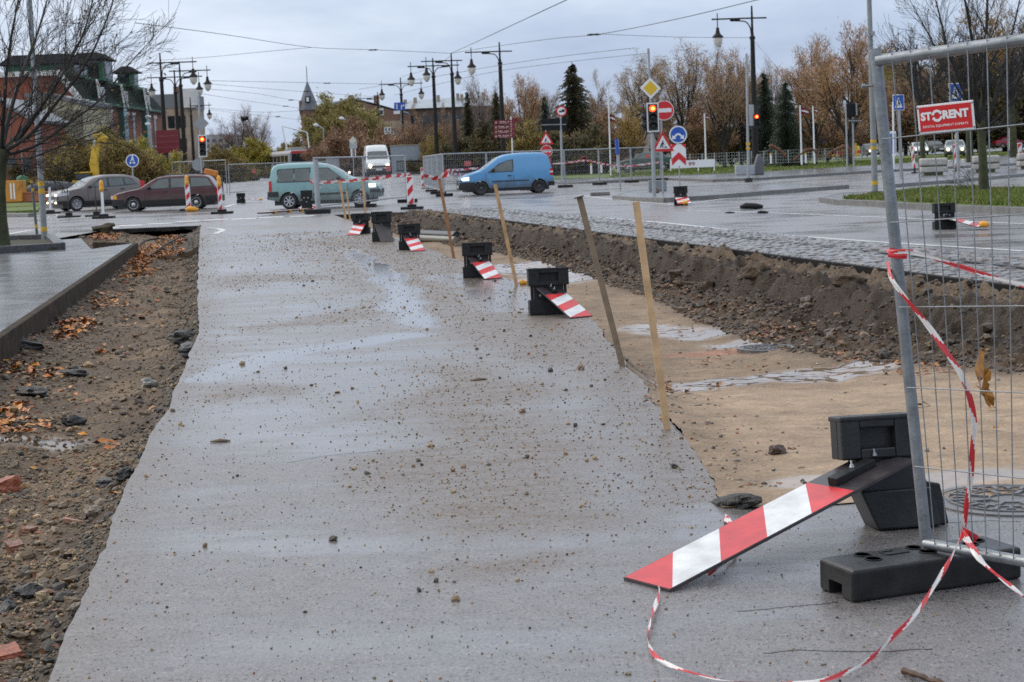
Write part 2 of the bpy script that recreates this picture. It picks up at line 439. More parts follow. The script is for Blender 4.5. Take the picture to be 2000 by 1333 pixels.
def put_attr(o, name, cols):
    at = o.data.color_attributes.new(name, 'FLOAT_COLOR', 'POINT')
    a = np.ones((len(o.data.vertices), 4), dtype=np.float32)
    n = min(len(cols), len(a)); a[:n, :3] = np.array(cols[:n], dtype=np.float32)
    at.data.foreach_set('color', a.ravel())
def geo(a, b, n):
    return [a * (b / a) ** (i / n) for i in range(n + 1)]
zero = lambda x, y: 0.0
mb, at = MB(), []
NW = 56
grid_block(mb, at, geo(y0, yRs, 50), xL, lambda y: 12.0, 90, zero, asphalt_attr)
grid_block(mb, at, geo(yRs, yLe, 170), xL, xR, NW, zero, asphalt_attr)
grid_block(mb, at, geo(yLe, yRe, 8), lambda y: -75., xR, 90, zero, asphalt_attr)
rise = lambda x, y: .62 * sst(84, 142, y) * sst(-34, -20, x) * (1 - sst(-3, 5, x))
grid_block(mb, at, [yRe, 62, 68, 75] + [80 + 7*i for i in range(12)] + [180, 220, 300], lambda y: -160., lambda y: 260., 180, rise, asphalt_attr)
tw = 2.28
grid_block(mb, at, geo(y0, yRe, 40), lambda y: xT(y) + tw / TD.y, lambda y: 260., 60, zero, lambda x, y: (max(0, .12 + .5 * fbm(x, y * 3, 3, .2, 3)), 0, 0))
grid_block(mb, at, [P(300, 470).y, yLe], lambda y: -75., lambda y: P(185, 458).x - .5, 4, zero, lambda x, y: (0, 0, 0))
n0 = len(mb.v)
for fx, ys in ((xL, geo(y0, yLe, 200)), (xR, geo(yRs, yRe, 180))):          # the broken edge of the asphalt layer
    vs = []
    for y in ys: vs += [(fx(y), y, 0), (fx(y) + .03 * fbm(y, 0, 0, 5, 3), y, -.13)]
    mb.add(vs, [(2*i, 2*i+2, 2*i+3, 2*i+1) for i in range(len(ys) - 1)], 1)
for y, a, c in ((yLe, xK(yLe), xL(yLe)), (yRe, xR(yRe), xT(yRe) + .3)):
    vs = []
    for i in range(41):
        x = a + (c - a) * i / 40
        vs += [(x, y, 0), (x, y + .05 + .05 * fbm(x, 0, 0, 3, 3), -.12 - .05 * fbm(x, 4, 0, 2, 3))]
    mb.add(vs, [(2*i, 2*i+1, 2*i+3, 2*i+2) for i in range(40)], 1)
r2 = random.Random(5)
for cr_ in (((1440, 1195), (1520, 1188), (1600, 1180), (1640, 1176)), ((1490, 1277), (1560, 1270), (1640, 1272), (1700, 1274), (1830, 1268)), ((1850, 1022), (1920, 1018), (2000, 1020)), ((560, 905), (640, 890), (760, 880)), ((640, 515), (700, 512), (760, 509))):
    q = [P(*c) for c in cr_]; vs = []
    for a, b in zip(q, q[1:]):
        for i in range(14):
            p = a.lerp(b, i/14); w_ = .0022 + .0015*r2.random(); o_ = .012*fbm(p.x, p.y, 1, 14, 3); vs += [(p.x, p.y - w_ + o_, .0015), (p.x, p.y + w_ + o_, .0015)]
    mb.add(vs, [(2*i, 2*i+2, 2*i+3, 2*i+1) for i in range(len(vs)//2 - 1)], 1)
edge_dark = M('broken_asphalt_edge', (.035, .034, .034), .6, 0, .5, 14, .8, 30)
o = struct(mb, 'road', [asph, edge_dark], 'wet grey asphalt road strewn with mud and puddles between two trenches', 'road')
put_attr(o, 'Mask', at)
# ---- dug ground: material keeps the colour of the earth, gravel and sand
def earth_mat():
    ma, nt, b, L = base_mat('wet_earth')
    at = nd(nt, 'ShaderNodeAttribute', attribute_name='Col'); wt = nd(nt, 'ShaderNodeAttribute', attribute_name='Mask')
    sp = nd(nt, 'ShaderNodeSeparateColor'); L(wt.outputs['Color'], sp.inputs['Color'])
    tc = nd(nt, 'ShaderNodeTexCoord')
    n1 = nd(nt, 'ShaderNodeTexNoise', Scale=3.5, Detail=8.0, Roughness=.65); n2 = nd(nt, 'ShaderNodeTexNoise', Scale=45., Detail=5.0, Roughness=.7)
    vo = nd(nt, 'ShaderNodeTexVoronoi', Scale=38.); 
    for n in (n1, n2, vo): L(tc.outputs['Object'], n.inputs['Vector'])
    r1 = ramp(nt, [(.3, .68), (.7, 1.3)]); r2 = ramp(nt, [(.25, .45), (.5, 1.0), (.75, 1.5)])
    L(n1.outputs['Fac'], r1.inputs['Fac']); L(n2.outputs['Fac'], r2.inputs['Fac'])
    m1 = nd(nt, 'ShaderNodeMix', data_type='RGBA', blend_type='MULTIPLY'); m1.inputs[0].default_value = 1
    L(at.outputs['Color'], m1.inputs[6]); L(r1.outputs['Color'], m1.inputs[7])
    m2 = nd(nt, 'ShaderNodeMix', data_type='RGBA', blend_type='MULTIPLY')
    L(sp.outputs['Green'], m2.inputs[0]); L(m1.outputs[2], m2.inputs[6]); L(r2.outputs['Color'], m2.inputs[7])
    # scattered pale and dark bits of stone
    vr = ramp(nt, [(.0, (.55, .5, .46)), (.35, (1, .98, .95)), (.8, (1.25, 1.2, 1.1))]); L(vo.outputs['Color'], vr.inputs['Fac'])
    m3 = nd(nt, 'ShaderNodeMix', data_type='RGBA', blend_type='MULTIPLY'); L(sp.outputs['Green'], m3.inputs[0]); L(m2.outputs[2], m3.inputs[6]); L(vr.outputs['Color'], m3.inputs[7])
    L(m3.outputs[2], b.inputs['Base Color'])
    mr = nd(nt, 'ShaderNodeMapRange'); mr.inputs['To Min'].default_value = .72; mr.inputs['To Max'].default_value = .04
    L(sp.outputs['Red'], mr.inputs['Value']); L(mr.outputs['Result'], b.inputs['Roughness'])
    bp = nd(nt, 'ShaderNodeBump', Distance=.03); iv = nd(nt, 'ShaderNodeMath', operation='MULTIPLY_ADD', use_clamp=True)
    L(sp.outputs['Red'], iv.inputs[0]); iv.inputs[1].default_value = -.9; iv.inputs[2].default_value = .75
    mm = nd(nt, 'ShaderNodeMath', operation='MULTIPLY'); L(iv.outputs[0], mm.inputs[0])
    ad = nd(nt, 'ShaderNodeMath', operation='MULTIPLY_ADD', use_clamp=True); L(sp.outputs['Green'], ad.inputs[0]); ad.inputs[1].default_value = .8; ad.inputs[2].default_value = .2
    L(ad.outputs[0], mm.inputs[1]); L(mm.outputs[0], bp.inputs['Strength'])
    hh = nd(nt, 'ShaderNodeMath', operation='ADD'); L(n2.outputs['Fac'], hh.inputs[0]); L(vo.outputs['Distance'], hh.inputs[1])
    L(hh.outputs[0], bp.inputs['Height']); L(bp.outputs['Normal'], b.inputs['Normal'])
    return ma
earth = earth_mat()
def lerp3(a, b, t): return tuple(a[i] + (b[i] - a[i]) * t for i in range(3))
SAND, GRAV, DARK, MUDC, PALE = (.33, .235, .155), (.125, .080, .044), (.034, .020, .010), (.076, .044, .023), (.185, .122, .070)
WAT = path((1330, 758), (1480, 738), (1600, 722), (1740, 700), zf=z_right)
WAT2 = path((1560, 742), (1700, 722), (1800, 705), zf=z_right)
WAT3 = path((1440, 672), (1560, 668), zf=z_right)
WAT4 = path((1090, 545), (1160, 538), (1000, 520), zf=z_right)
WAT5 = path((1560, 948), (1640, 940), zf=z_right)
WAT6 = path((1790, 955), (1830, 940), (1990, 928), zf=z_right)
WAT7 = path((1260, 640), (1380, 655), zf=z_right)
REDD = path((1330, 690), (1440, 684), zf=z_right)
sand_y = P(1500, 738, -.12).y
def right_col(x, y):
    f, t = xF(y), xT(y); n = fbm(x, y, 7, .8, 4)
    if x < f + .1:
        sd = sst(sand_y + 1.6, sand_y - .6, y + n * .8 + .12 * (x - 2))
        c = lerp3(lerp3((.27, .19, .125), (.19, .13, .08), min(1, max(0, .5 + .9 * n))), SAND, sd)
        c = lerp3(c, MUDC, .7 * sst(.55, .1, x - xR(y)) * (1 - .5 * sd))
        q = sst(.35, .1, seg_d(x, y, REDD) + n * .2); c = lerp3(c, (.36, .14, .09), .55 * q)
        return lerp3(c, MUDC, sst(f - .35, f + .1, x) * .8)
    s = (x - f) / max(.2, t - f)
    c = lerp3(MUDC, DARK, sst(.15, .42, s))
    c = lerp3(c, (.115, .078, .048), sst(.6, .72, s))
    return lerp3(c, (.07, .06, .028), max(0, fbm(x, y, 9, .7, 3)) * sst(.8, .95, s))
def right_mask(x, y):
    w = fbm(x, y, 2, 1.3, 4); wet = 0
    if x < xF(y) + .1:
        for pts, wd in ((WAT, .34), (WAT2, .34), (WAT3, .45), (WAT4, 1.1), (WAT5, .14), (WAT6, .2), (WAT7, .5)):
            wet = max(wet, 1 - sst(wd * .5, wd * 1.1, seg_d(x, y, pts) + w * .2))
        sd = sst(sand_y + 1.6, sand_y - .6, y)
        return wet, .65 - .3 * sd, 0
    return 0, 1, 0
NF, NB = 44, 76
pw = []
mb, at, cols = MB(), [], []
ys = [7.62] + geo(7.66, yRe, 560)
def sand_edge(x): return 7.62 - .12 * abs(fbm(x, 0, 4, 1.2, 3)) + .32 * sst(2.2, 3.2, x) - .02
b = 0
for j, y in enumerate(ys):
    a, f, t = xR(y), xF(y), xT(y)
    for i in range(NF + NB + 1):
        x = a + (f - a) * (i / NF) if i <= NF else f + (t - f) * ((i - NF) / NB)
        yy = y
        if j == 0: yy = sand_edge(x)
        z = z_right(x, max(y, 7.63)) if j else .006
        if y < 8.4 and j: z = max(z, .006)
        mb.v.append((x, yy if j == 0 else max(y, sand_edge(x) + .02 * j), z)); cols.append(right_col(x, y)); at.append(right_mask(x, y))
W1 = NF + NB + 1
for j in range(len(ys) - 1):
    for i in range(W1 - 1):
        k = j * W1 + i
        mb.f.append([k, k + 1, k + W1 + 1, k + W1]); mb.mi.append(0); mb.sm.append(True)
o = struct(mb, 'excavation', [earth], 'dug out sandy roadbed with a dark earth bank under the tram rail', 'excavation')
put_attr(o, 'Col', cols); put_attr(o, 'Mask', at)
WATL = path((10, 862), (90, 858), (130, 868), zf=z_left)
def left_col(x, y):
    a, b = xK(y), xL(y); u = (x - a) / (b - a); n = fbm(x, y, 7, .9, 4)
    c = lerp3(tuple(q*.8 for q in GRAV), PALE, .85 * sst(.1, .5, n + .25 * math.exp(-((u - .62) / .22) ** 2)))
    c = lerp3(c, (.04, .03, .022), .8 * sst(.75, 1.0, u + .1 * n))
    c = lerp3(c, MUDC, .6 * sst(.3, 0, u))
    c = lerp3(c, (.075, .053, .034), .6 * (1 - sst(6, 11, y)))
    return c
def left_mask(x, y):
    return (1 - sst(.12, .28, seg_d(x, y, WATL) + .15 * fbm(x, y, 2, 2, 3))), 1.0, 0
mb, at, cols = MB(), [], []
ys = [y for y in geo(y0, yLe, 330)]
ys = sorted(ys + [yK - .001, yK + .001])
for y in ys:
    a, c = xK(y), xL(y)
    for i in range(101):
        x = a + (c - a) * i / 100
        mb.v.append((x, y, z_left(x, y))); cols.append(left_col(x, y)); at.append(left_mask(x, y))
for j in range(len(ys) - 1):
    for i in range(100):
        k = j * 101 + i
        mb.f.append([k, k + 1, k + 102, k + 101]); mb.mi.append(0); mb.sm.append(True)
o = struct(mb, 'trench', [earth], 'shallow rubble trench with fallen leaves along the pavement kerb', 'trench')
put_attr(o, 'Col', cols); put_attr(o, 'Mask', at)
# ---- pavement at the left
pave = M('wet_pavement', (.15, .152, .158), .22, 0, .25, 1.4, .12, 30, rv=.17, spec=.7)
mb = MB()
Y0 = 3.4
mb.flat([(xKl(Y0) - .04, Y0), (_kb.x - .04, _kb.y), tuple(P(178, 487, .1))[:2], tuple(P(158, 466, .1))[:2], tuple(P(100, 470, .1))[:2], tuple(P(-260, 482, .1))[:2], (-40, Y0)], -.25, .1, 0)
struct(mb, 'pavement', [pave], 'wet grey pavement ending in a kerb above the rubble trench', 'pavement')
mb = MB(); mb.bar((xKl(Y0), Y0, -.06), (_kb.x, _kb.y, -.06), .10, .33, 0); mb.bar((_kb.x - .02, _kb.y, -.06), tuple(P(185, 487, -.06)), .1, .33, 0)
tag(mb.build('kerb', [M('dark_kerb', (.052, .040, .030), .9, 0, .5, 5, .5, 25, spec=.15)], bevel=.01), 'long dark kerb stone holding the pavement above the rubble trench', 'kerb')
# ---- tram track
def sett_mat():
    ma, nt, b, L = base_mat('wet_setts')
    tc = nd(nt, 'ShaderNodeTexCoord')
    dn = nd(nt, 'ShaderNodeTexNoise', Scale=1.6, Detail=3.0); L(tc.outputs['Object'], dn.inputs['Vector'])
    mxv = nd(nt, 'ShaderNodeMix', data_type='RGBA'); mxv.inputs[0].default_value = .08; L(tc.outputs['Object'], mxv.inputs[6]); L(dn.outputs['Color'], mxv.inputs[7])
    br = nd(nt, 'ShaderNodeTexBrick'); br.inputs['Scale'].default_value = 1.0
    for k, v in (('Brick Width', .26), ('Row Height', .17), ('Mortar Size', .018), ('Mortar Smooth', .6)): br.inputs[k].default_value = v
    br.inputs['Color1'].default_value = (.16, .15, .15, 1); br.inputs['Color2'].default_value = (.25, .23, .225, 1); br.inputs['Mortar'].default_value = (.05, .045, .03, 1)
    L(mxv.outputs[2], br.inputs['Vector'])
    mo = nd(nt, 'ShaderNodeTexNoise', Scale=2.3, Detail=5.0); L(tc.outputs['Object'], mo.inputs['Vector'])
    rr = ramp(nt, [(.52, 0), (.66, .55)]); L(mo.outputs['Fac'], rr.inputs['Fac'])
    mx = nd(nt, 'ShaderNodeMix', data_type='RGBA'); L(rr.outputs['Color'], mx.inputs[0]); L(br.outputs['Color'], mx.inputs[6]); mx.inputs[7].default_value = (.12, .10, .065, 1)
    L(mx.outputs[2], b.inputs['Base Color'])
    b.inputs['Roughness'].default_value = .24; b.inputs['Specular IOR Level'].default_value = .6
    n2 = nd(nt, 'ShaderNodeTexNoise', Scale=14, Detail=4.0); L(tc.outputs['Object'], n2.inputs['Vector'])
    md = nd(nt, 'ShaderNodeMath', operation='MULTIPLY_ADD'); L(br.outputs['Fac'], md.inputs[0]); md.inputs[1].default_value = -1.2; L(n2.outputs['Fac'], md.inputs[2])
    bp = nd(nt, 'ShaderNodeBump', Strength=.9, Distance=.03); L(md.outputs[0], bp.inputs['Height']); L(bp.outputs['Normal'], b.inputs['Normal'])
    return ma
ang = math.atan2(TD.y, TD.x)
org = Vector((xT(y0), y0, 0)); LEN = (yRe - y0) / TD.y + 1.5
mb = MB(); mb.flat([(0, 0), (LEN, 0), (LEN, -tw - .05), (0, -tw - .05)], -.3, -.012, 0)
o = struct(mb, 'tram_track_bed', [sett_mat()], 'wet cobbled tram track bed along the top of the earth bank', 'track bed'); o.location = org; o.rotation_euler = (0, 0, ang)
r2 = random.Random(8); mb = MB(); xx = 0.0
while xx < LEN - .3:
    w_ = r2.uniform(.17, .26); yy = -.09; 
    while yy > -tw:
        d_ = min(r2.uniform(.13, .21), yy + tw + .03)
        if not (-1.50 < yy < -1.36 or -1.50 < yy - d_ < -1.36) and d_ > .05:
            sx_ = xx + r2.uniform(-.02, .02); g = .018; h_ = .012 + r2.uniform(-.008, .014); tx_, ty_ = r2.uniform(-.05, .05), r2.uniform(-.06, .06)
            x0, x1, y1, y0_ = sx_ + g*.5, sx_ + w_ - g*.5, yy - g*.4, yy - d_ + g*.4
            zt = lambda x, y: h_ + tx_*(x - (x0+x1)/2) + ty_*(y - (y0_+y1)/2)
            e = .022; B = [(x0, y0_, -.03), (x1, y0_, -.03), (x1, y1, -.03), (x0, y1, -.03)]; T = [(x0+e, y0_+e), (x1-e, y0_+e), (x1-e, y1-e), (x0+e, y1-e)]
            cxm, cym = (x0+x1)/2, (y0_+y1)/2
            mb.add(B + [(x, y, zt(x, y)) for x, y in T] + [(cxm, cym, h_ + .008)], [(0, 1, 5, 4), (1, 2, 6, 5), (2, 3, 7, 6), (3, 0, 4, 7), (4, 5, 8), (5, 6, 8), (6, 7, 8), (7, 4, 8)], r2.randrange(3))
        yy -= d_
    xx += w_
o = mb.build('cobbles', [M('wet_sett_%d' % i, c, .2, 0, .35, 3, .15, 30, spec=.6, rv=.1) for i, c in enumerate(((.12, .11, .11), (.17, .155, .15), (.15, .125, .115)))]); o.location = org; o.rotation_euler = (0, 0, ang)
tag(o, 'wet uneven cobbles between the tram rails', 'cobbles', kind='stuff')
rail_m = M('wet_rail_steel', (.055, .055, .058), .3, .6, .3, 8)
rail_d = M('dark_rail_side', (.012, .011, .011), .8, 0, .3, 8, spec=.2)
for off, lab, hz in ((.03, 'tram rail forming the black rim of the excavation', .26), (-1.42, 'tram rail sunk between the wet cobbles', .06)):
    mb = MB()
    mb.boxz(0, LEN, off - .035, off + .035, .012 - hz, .012, 0 if off < 0 else 1)
    mb.boxz(0, LEN, off - .075 - .0, off - .036, .011 - hz, .009, 1)
    o = mb.build('tram_rail', [rail_m, rail_d]); o.location = org; o.rotation_euler = (0, 0, ang)
    tag(o, lab, 'rail', 'tram rails')
# ---- painted lines
paint = M('worn_road_paint', (.60, .60, .60), .35, 0, .22, 3, .05, 40)
def line(pts, w, lab, z=.005, name='road_line'):
    mb = MB(); q = [Vector(p) if len(p) == 3 else P(*p) for p in pts]
    vs = []
    for i, p in enumerate(q):
        t = (q[min(i+1, len(q)-1)] - q[max(i-1, 0)]).normalized(); n = Vector((t.y, -t.x, 0)) * w / 2
        vs += [(p.x - n.x, p.y - n.y, z), (p.x + n.x, p.y + n.y, z)]
    mb.add(vs, [(2*i, 2*i+1, 2*i+3, 2*i+2) for i in range(len(q) - 1)])
    return struct(mb, name, [paint], lab, 'road line')
line([(1080, 418), (1300, 436), (1500, 458), (1740, 475), (2000, 491)], .14, 'white line along the cobbled tram track')
line([(1340, 412), (1500, 416), (1720, 425), (2000, 438)], .14, 'white lane line across the wet road at the right')
line([(1130, 382), (1230, 394), (1340, 402)], .14, 'curved white line around the traffic island tip')
line([(1345, 398), (1420, 388), (1600, 379)], .14, 'white edge line beside the traffic island kerb')
line([(240, 409), (330, 406), (425, 402)], .22, 'white stop line behind the red estate car')
for i, (x, y) in enumerate(((205, 446), (255, 441), (313, 437), (367, 433), (422, 430), (477, 428), (529, 425), (590, 423))):
    c = P(x, y); line([(c.x - .42, c.y, 0), (c.x + .42, c.y, 0)], .95, 'white dash of the dashed line across the junction')['group'] = 'white dashes across the junction'
line([(392, 459), (420, 457), (436, 451), (428, 447), (404, 446)], .16, 'white painted loop by the far corner of the trench')
line([(440, 405), (455, 400), (470, 398)], .2, 'short white mark beside the toppled amber lamp')
line([(5, 460), (60, 450), (95, 446)], .2, 'white line on the side road behind the tree')
# ---- islands, far pavement and grass
def grass_mat(n, a, b2): # blades and moss
    return M(n, a, .8, 0, .35, 5, .8, 60, c2=b2)
grass = grass_mat('autumn_grass', (.07, .11, .016), (.13, .17, .035))
def slab(name, pts, z0, z1, mats, lab, cat, kb=True):
    mb = MB(); q = [tuple(P(x, y, z1))[:2] for x, y in pts]
    mb.flat(q, z0, z1, 0)
    if kb:
        c = Vector((sum(p[0] for p in q) / len(q), sum(p[1] for p in q) / len(q), 0))
        for (a, b3) in zip(q, q[1:] + q[:1]):
            mb.bar((a[0], a[1], z1 / 2 + .004), (b3[0], b3[1], z1 / 2 + .004), .15, z1 + .012, 1)
    return struct(mb, name, mats, lab, cat)
slab('traffic_island', [(1200, 383), (1240, 386), (1300, 387.5), (1390, 382), (1500, 373), (1600, 366), (1655, 362), (1560, 360), (1430, 361), (1300, 366), (1225, 375)], -.05, .13, [pave, kerb_mat], 'wet concrete traffic island carrying the group of road signs', 'traffic island')
slab('far_pavement', [(1395, 351), (1480, 348), (1700, 334), (2010, 318), (2010, 300), (1700, 322), (1480, 337), (1060, 352), (1062, 357), (1180, 354), (1300, 348)], -.05, .13, [pave, kerb_mat], 'wet far pavement running in front of the grass', 'pavement')
slab('corner_island', [(1604, 386), (1640, 391), (1700, 393), (1780, 398), (1900, 403), (2010, 407), (2010, 372), (1880, 369), (1800, 370), (1720, 374), (1640, 378)], -.05, .13, [pave, kerb_mat], 'wet corner traffic island with a grass bed and a bare tree', 'traffic island')
slab('barrier_island', [(1738, 361), (1790, 357), (1880, 350), (2010, 339), (2010, 325), (1900, 331), (1800, 338), (1740, 346)], -.05, .12, [pave, kerb_mat], 'wet road island carrying the concrete barriers', 'traffic island')
def lawn(name, pts, zb, lab, dens=0, hump=.0):
    q = [P(x, y, zb) for x, y in pts]
    bm_ = MB(); bm_.flat([(p.x, p.y) for p in q], zb - .2, zb + .02, 0)
    return struct(bm_, name, [grass], lab, 'grass')
lawn('lawn', [(1030, 350), (1180, 348), (1300, 343), (1480, 336), (1700, 324), (2010, 301), (2010, 292), (1700, 308), (1480, 316), (1050, 335)], .13, 'green park lawn in front of the trees')
lawn('grass_bed', [(1648, 389), (1700, 391), (1780, 396), (1900, 401), (2010, 405), (2010, 374), (1890, 371), (1820, 372), (1760, 378), (1700, 385)], .13, 'grass bed on the corner island')
lawn('grass_strip', [(5, 414), (75, 411), (80, 396), (5, 398)], .1, 'grass verge behind the left side road')
# one sheet to the horizon
mb = MB(); mb.add([(-3000, -50, -1.0), (3000, -50, -1.0), (3000, 4500, -1.0), (-3000, 4500, -1.0)], [(0, 1, 2, 3)])
mb.add([(-3000, 299.9, -.01), (3000, 299.9, -.01), (3000, 4500, -.01), (-3000, 4500, -.01)], [(0, 1, 2, 3)])
mb.add([(-3000, 20, -.02), (-74.9, 20, -.02), (-74.9, 299.9, -.02), (-3000, 299.9, -.02)], [(0, 1, 2, 3)])
struct(mb, 'ground', [grass_mat('distant_ground', (.06, .065, .03), (.09, .085, .05))], 'flat ground reaching the horizon', 'ground')
# ---- blades of grass (one mass)
def blades(name, pts, zb, n, hmin, hmax, lab, seed, dens_front=True):
    rg = random.Random(seed); q = [P(x, y, zb) for x, y in pts]
    xs, yv = [p.x for p in q], [p.y for p in q]
    def inside(x, y):
        c = False
        for (a, b3) in zip(q, q[1:] + q[:1]):
            if (a.y > y) != (b3.y > y) and x < (b3.x - a.x) * (y - a.y) / (b3.y - a.y) + a.x: c = not c
        return c
    mb = MB(); cols = []; k = 0; tries = 0
    while k < n and tries < n * 12:
        tries += 1
        x, y = rg.uniform(min(xs), max(xs)), rg.uniform(min(yv), max(yv))
        if not inside(x, y): continue
        k += 1
        h = rg.uniform(hmin, hmax) * (1 + .5 * fbm(x, y, 0, .7, 2)); w = rg.uniform(.012, .03) * (1 + (y - 30) / 60); a = rg.uniform(0, 6.28)
        dx, dy = math.cos(a) * w, math.sin(a) * w; lx, ly = rg.uniform(-.5, .5) * h, rg.uniform(-.5, .5) * h
        b = len(mb.v); z = zb + .02
        mb.v += [(x - dx, y - dy, z), (x + dx, y + dy, z), (x + lx, y + ly, z + h)]
        mb.f.append([b, b + 1, b + 2]); mb.mi.append(0); mb.sm.append(False)
        t = rg.random(); c = lerp3((.075, .13, .014), (.17, .21, .035), t) if rg.random() < .8 else (.19, .15, .045)
        cols += [c] * 3
    o = mb.build(name, [MATS.get('leafy') or attr_mat('leafy', rough=.7, var=.2, vs=20)])
    put_attr(o, 'Col', cols); tag(o, lab, 'grass', kind='stuff')
blades('grass_blades', [(1645, 389.5), (1700, 391), (1780, 396), (1900, 401), (2010, 405), (2010, 374), (1890, 371), (1820, 372), (1760, 378), (1700, 385)], .13, 16000, .05, .16, 'tufty grass blades on the corner island bed', 3)
blades('grass_blades', [(1190, 348), (1300, 343), (1480, 336), (1700, 324), (2010, 301), (2010, 297), (1700, 314), (1480, 326), (1190, 340)], .13, 12000, .05, .13, 'short green grass blades of the park lawn', 4)
# ---- stones and leaves
ICO_V = []; 
_t = (1 + 5 ** .5) / 2
ICO_V = np.array([(-1, _t, 0), (1, _t, 0), (-1, -_t, 0), (1, -_t, 0), (0, -1, _t), (0, 1, _t), (0, -1, -_t), (0, 1, -_t), (_t, 0, -1), (_t, 0, 1), (-_t, 0, -1), (-_t, 0, 1)], dtype=float) / 1.902
ICO_F = np.array([(0, 11, 5), (0, 5, 1), (0, 1, 7), (0, 7, 10), (0, 10, 11), (1, 5, 9), (5, 11, 4), (11, 10, 2), (10, 7, 6), (7, 1, 8), (3, 9, 4), (3, 4, 2), (3, 2, 6), (3, 6, 8), (3, 8, 9), (4, 9, 5), (2, 4, 11), (6, 2, 10), (8, 6, 7), (9, 8, 1)])
def rot_np(n, rg):
    q = rg.normal(size=(n, 4)); q /= np.linalg.norm(q, axis=1)[:, None]
    w, x, y, z = q.T
    return np.stack([1-2*(y*y+z*z), 2*(x*y-z*w), 2*(x*z+y*w), 2*(x*y+z*w), 1-2*(x*x+z*z), 2*(y*z-x*w), 2*(x*z-y*w), 2*(y*z+x*w), 1-2*(x*x+y*y)], 1).reshape(n, 3, 3)
def scatter_stones(name, pos, size, cols, lab, cat, seed, mat):
    rg = np.random.default_rng(seed); n = len(pos)
    v = ICO_V[None] * (1 + rg.uniform(-.28, .28, (n, 12, 1))) * rg.uniform(.6, 1.25, (n, 1, 3))
    v = np.einsum('nij,nkj->nki', rot_np(n, rg), v) * np.array(size)[:, None, None]
    v[:, :, 2] *= .75
    v = v + np.array(pos)[:, None, :]
    f = ICO_F[None] + (np.arange(n) * 12)[:, None, None]
    me = bpy.data.meshes.new(name)
    me.from_pydata(v.reshape(-1, 3).tolist(), [], f.reshape(-1, 3).tolist()); me.materials.append(mat)
    o = bpy.data.objects.new(name, me); COL.objects.link(o)
    put_attr(o, 'Col', np.repeat(np.array(cols), 12, 0).tolist())
    return tag(o, lab, cat, kind='stuff')
stone_m = attr_mat('stone_chips', rough=.55, var=.3, vs=40, bump=.4, bs=90)
rg = random.Random(11)
SC_ = [(.33, .25, .16), (.26, .21, .16), (.19, .17, .15), (.40, .33, .24), (.13, .115, .10), (.055, .052, .05), (.30, .13, .08)]
def stone_col(w=(5, 5, 3, 2, 3, 2, 1)):
    c = rg.choices(SC_, w)[0]; k = rg.uniform(.75, 1.2); return tuple(x * k for x in c)
pos, size, cols = [], [], []
while len(pos) < 19000:                                   # rubble of the left trench
    y = y0 + 1 + (yLe - y0 - 1) * rg.random() ** 2.3; a, c = xK(y), xL(y); u = rg.random(); x = a + (c - a) * u
    if rg.random() > .35 + .65 * (abs(u - .62) / .4) ** 1.5 + (.5 if y < 8.5 else 0): continue
    s = rg.uniform(.006, .016) * (1 + .015 * y) * (2.6 if rg.random() < .07 else 1)
    pos.append((x, y, z_left(x, y) + s * .2)); size.append(s)
    c = stone_col((4, 5, 3, 1, 4, 8, 1)) if u > .85 or u < .12 else stone_col((6, 5, 3, 2, 3, 2, 1.5)); k = .48 if rg.random() < .65 else .85; cols.append((c[0]*k, c[1]*k*.86, c[2]*k*.68))
while len(pos) < 25000:
    y = y0 + 1 + 7.5 * rg.random() ** 1.3; a, c = xK(y), xL(y); x = max(a, -3.6) + (c - max(a, -3.6)) * rg.random(); s = rg.uniform(.005, .013) * (2.0 if rg.random() < .12 else 1)
    pos.append((x, y, z_left(x, y) + s * .3)); size.append(s); c = stone_col((6, 5, 3, 3, 3, 2, 1.2)); k = rg.uniform(.5, 1.05); cols.append((c[0]*k, c[1]*k*.86, c[2]*k*.68))
scatter_stones('gravel', pos, size, cols, 'brown gravel and rubble filling the left trench', 'gravel', 1, stone_m)
pos, size, cols = [], [], []
while len(pos) < 11000:                                   # the bank and its foot
    y = 11 + (yRe - 11) * rg.random() ** 1.6; f, t = xF(y), xT(y); s_ = rg.random(); x = f - .12 + (t - f + .07) * s_ ** .85
    if rg.random() > (1 if s_ < .4 else .22): continue
    s = rg.uniform(.010, .024) * (1 + .016 * y) * (2.3 if rg.random() < .05 else 1)
    pos.append((x, y, z_right(x, y) + s * .25)); size.append(s); c = stone_col((3, 5, 4, 1, 5, 3, .5)); k = rg.uniform(.28, .62); cols.append((c[0]*k, c[1]*k*.80, c[2]*k*.62))
scatter_stones('gravel', pos, size, cols, 'stones and clods crumbling down the earth bank', 'gravel', 2, stone_m)
pos, size, cols = [], [], []
while len(pos) < 800:                                    # the floor of the excavation by the asphalt edge
    y = 8 + 40 * rg.random() ** 2; a, f = xR(y), xF(y)
    x = a + .03 + abs(rg.gauss(0, .28)) if rg.random() < .55 else a + (f - a) * rg.random()
    if x > f or (y < 12.5 and x > a + .6 and rg.random() < .85): continue
    s = rg.uniform(.005, .015) * (1 + .015 * y)
    pos.append((x, y, z_right(x, y) + s * .3)); size.append(s); cols.append(stone_col((6, 4, 2, 3, 2, 1.5, 1.5)))
scatter_stones('gravel', pos, size, cols, 'stones lying along the excavation floor', 'gravel', 3, stone_m)
pos, size, cols = [], [], []
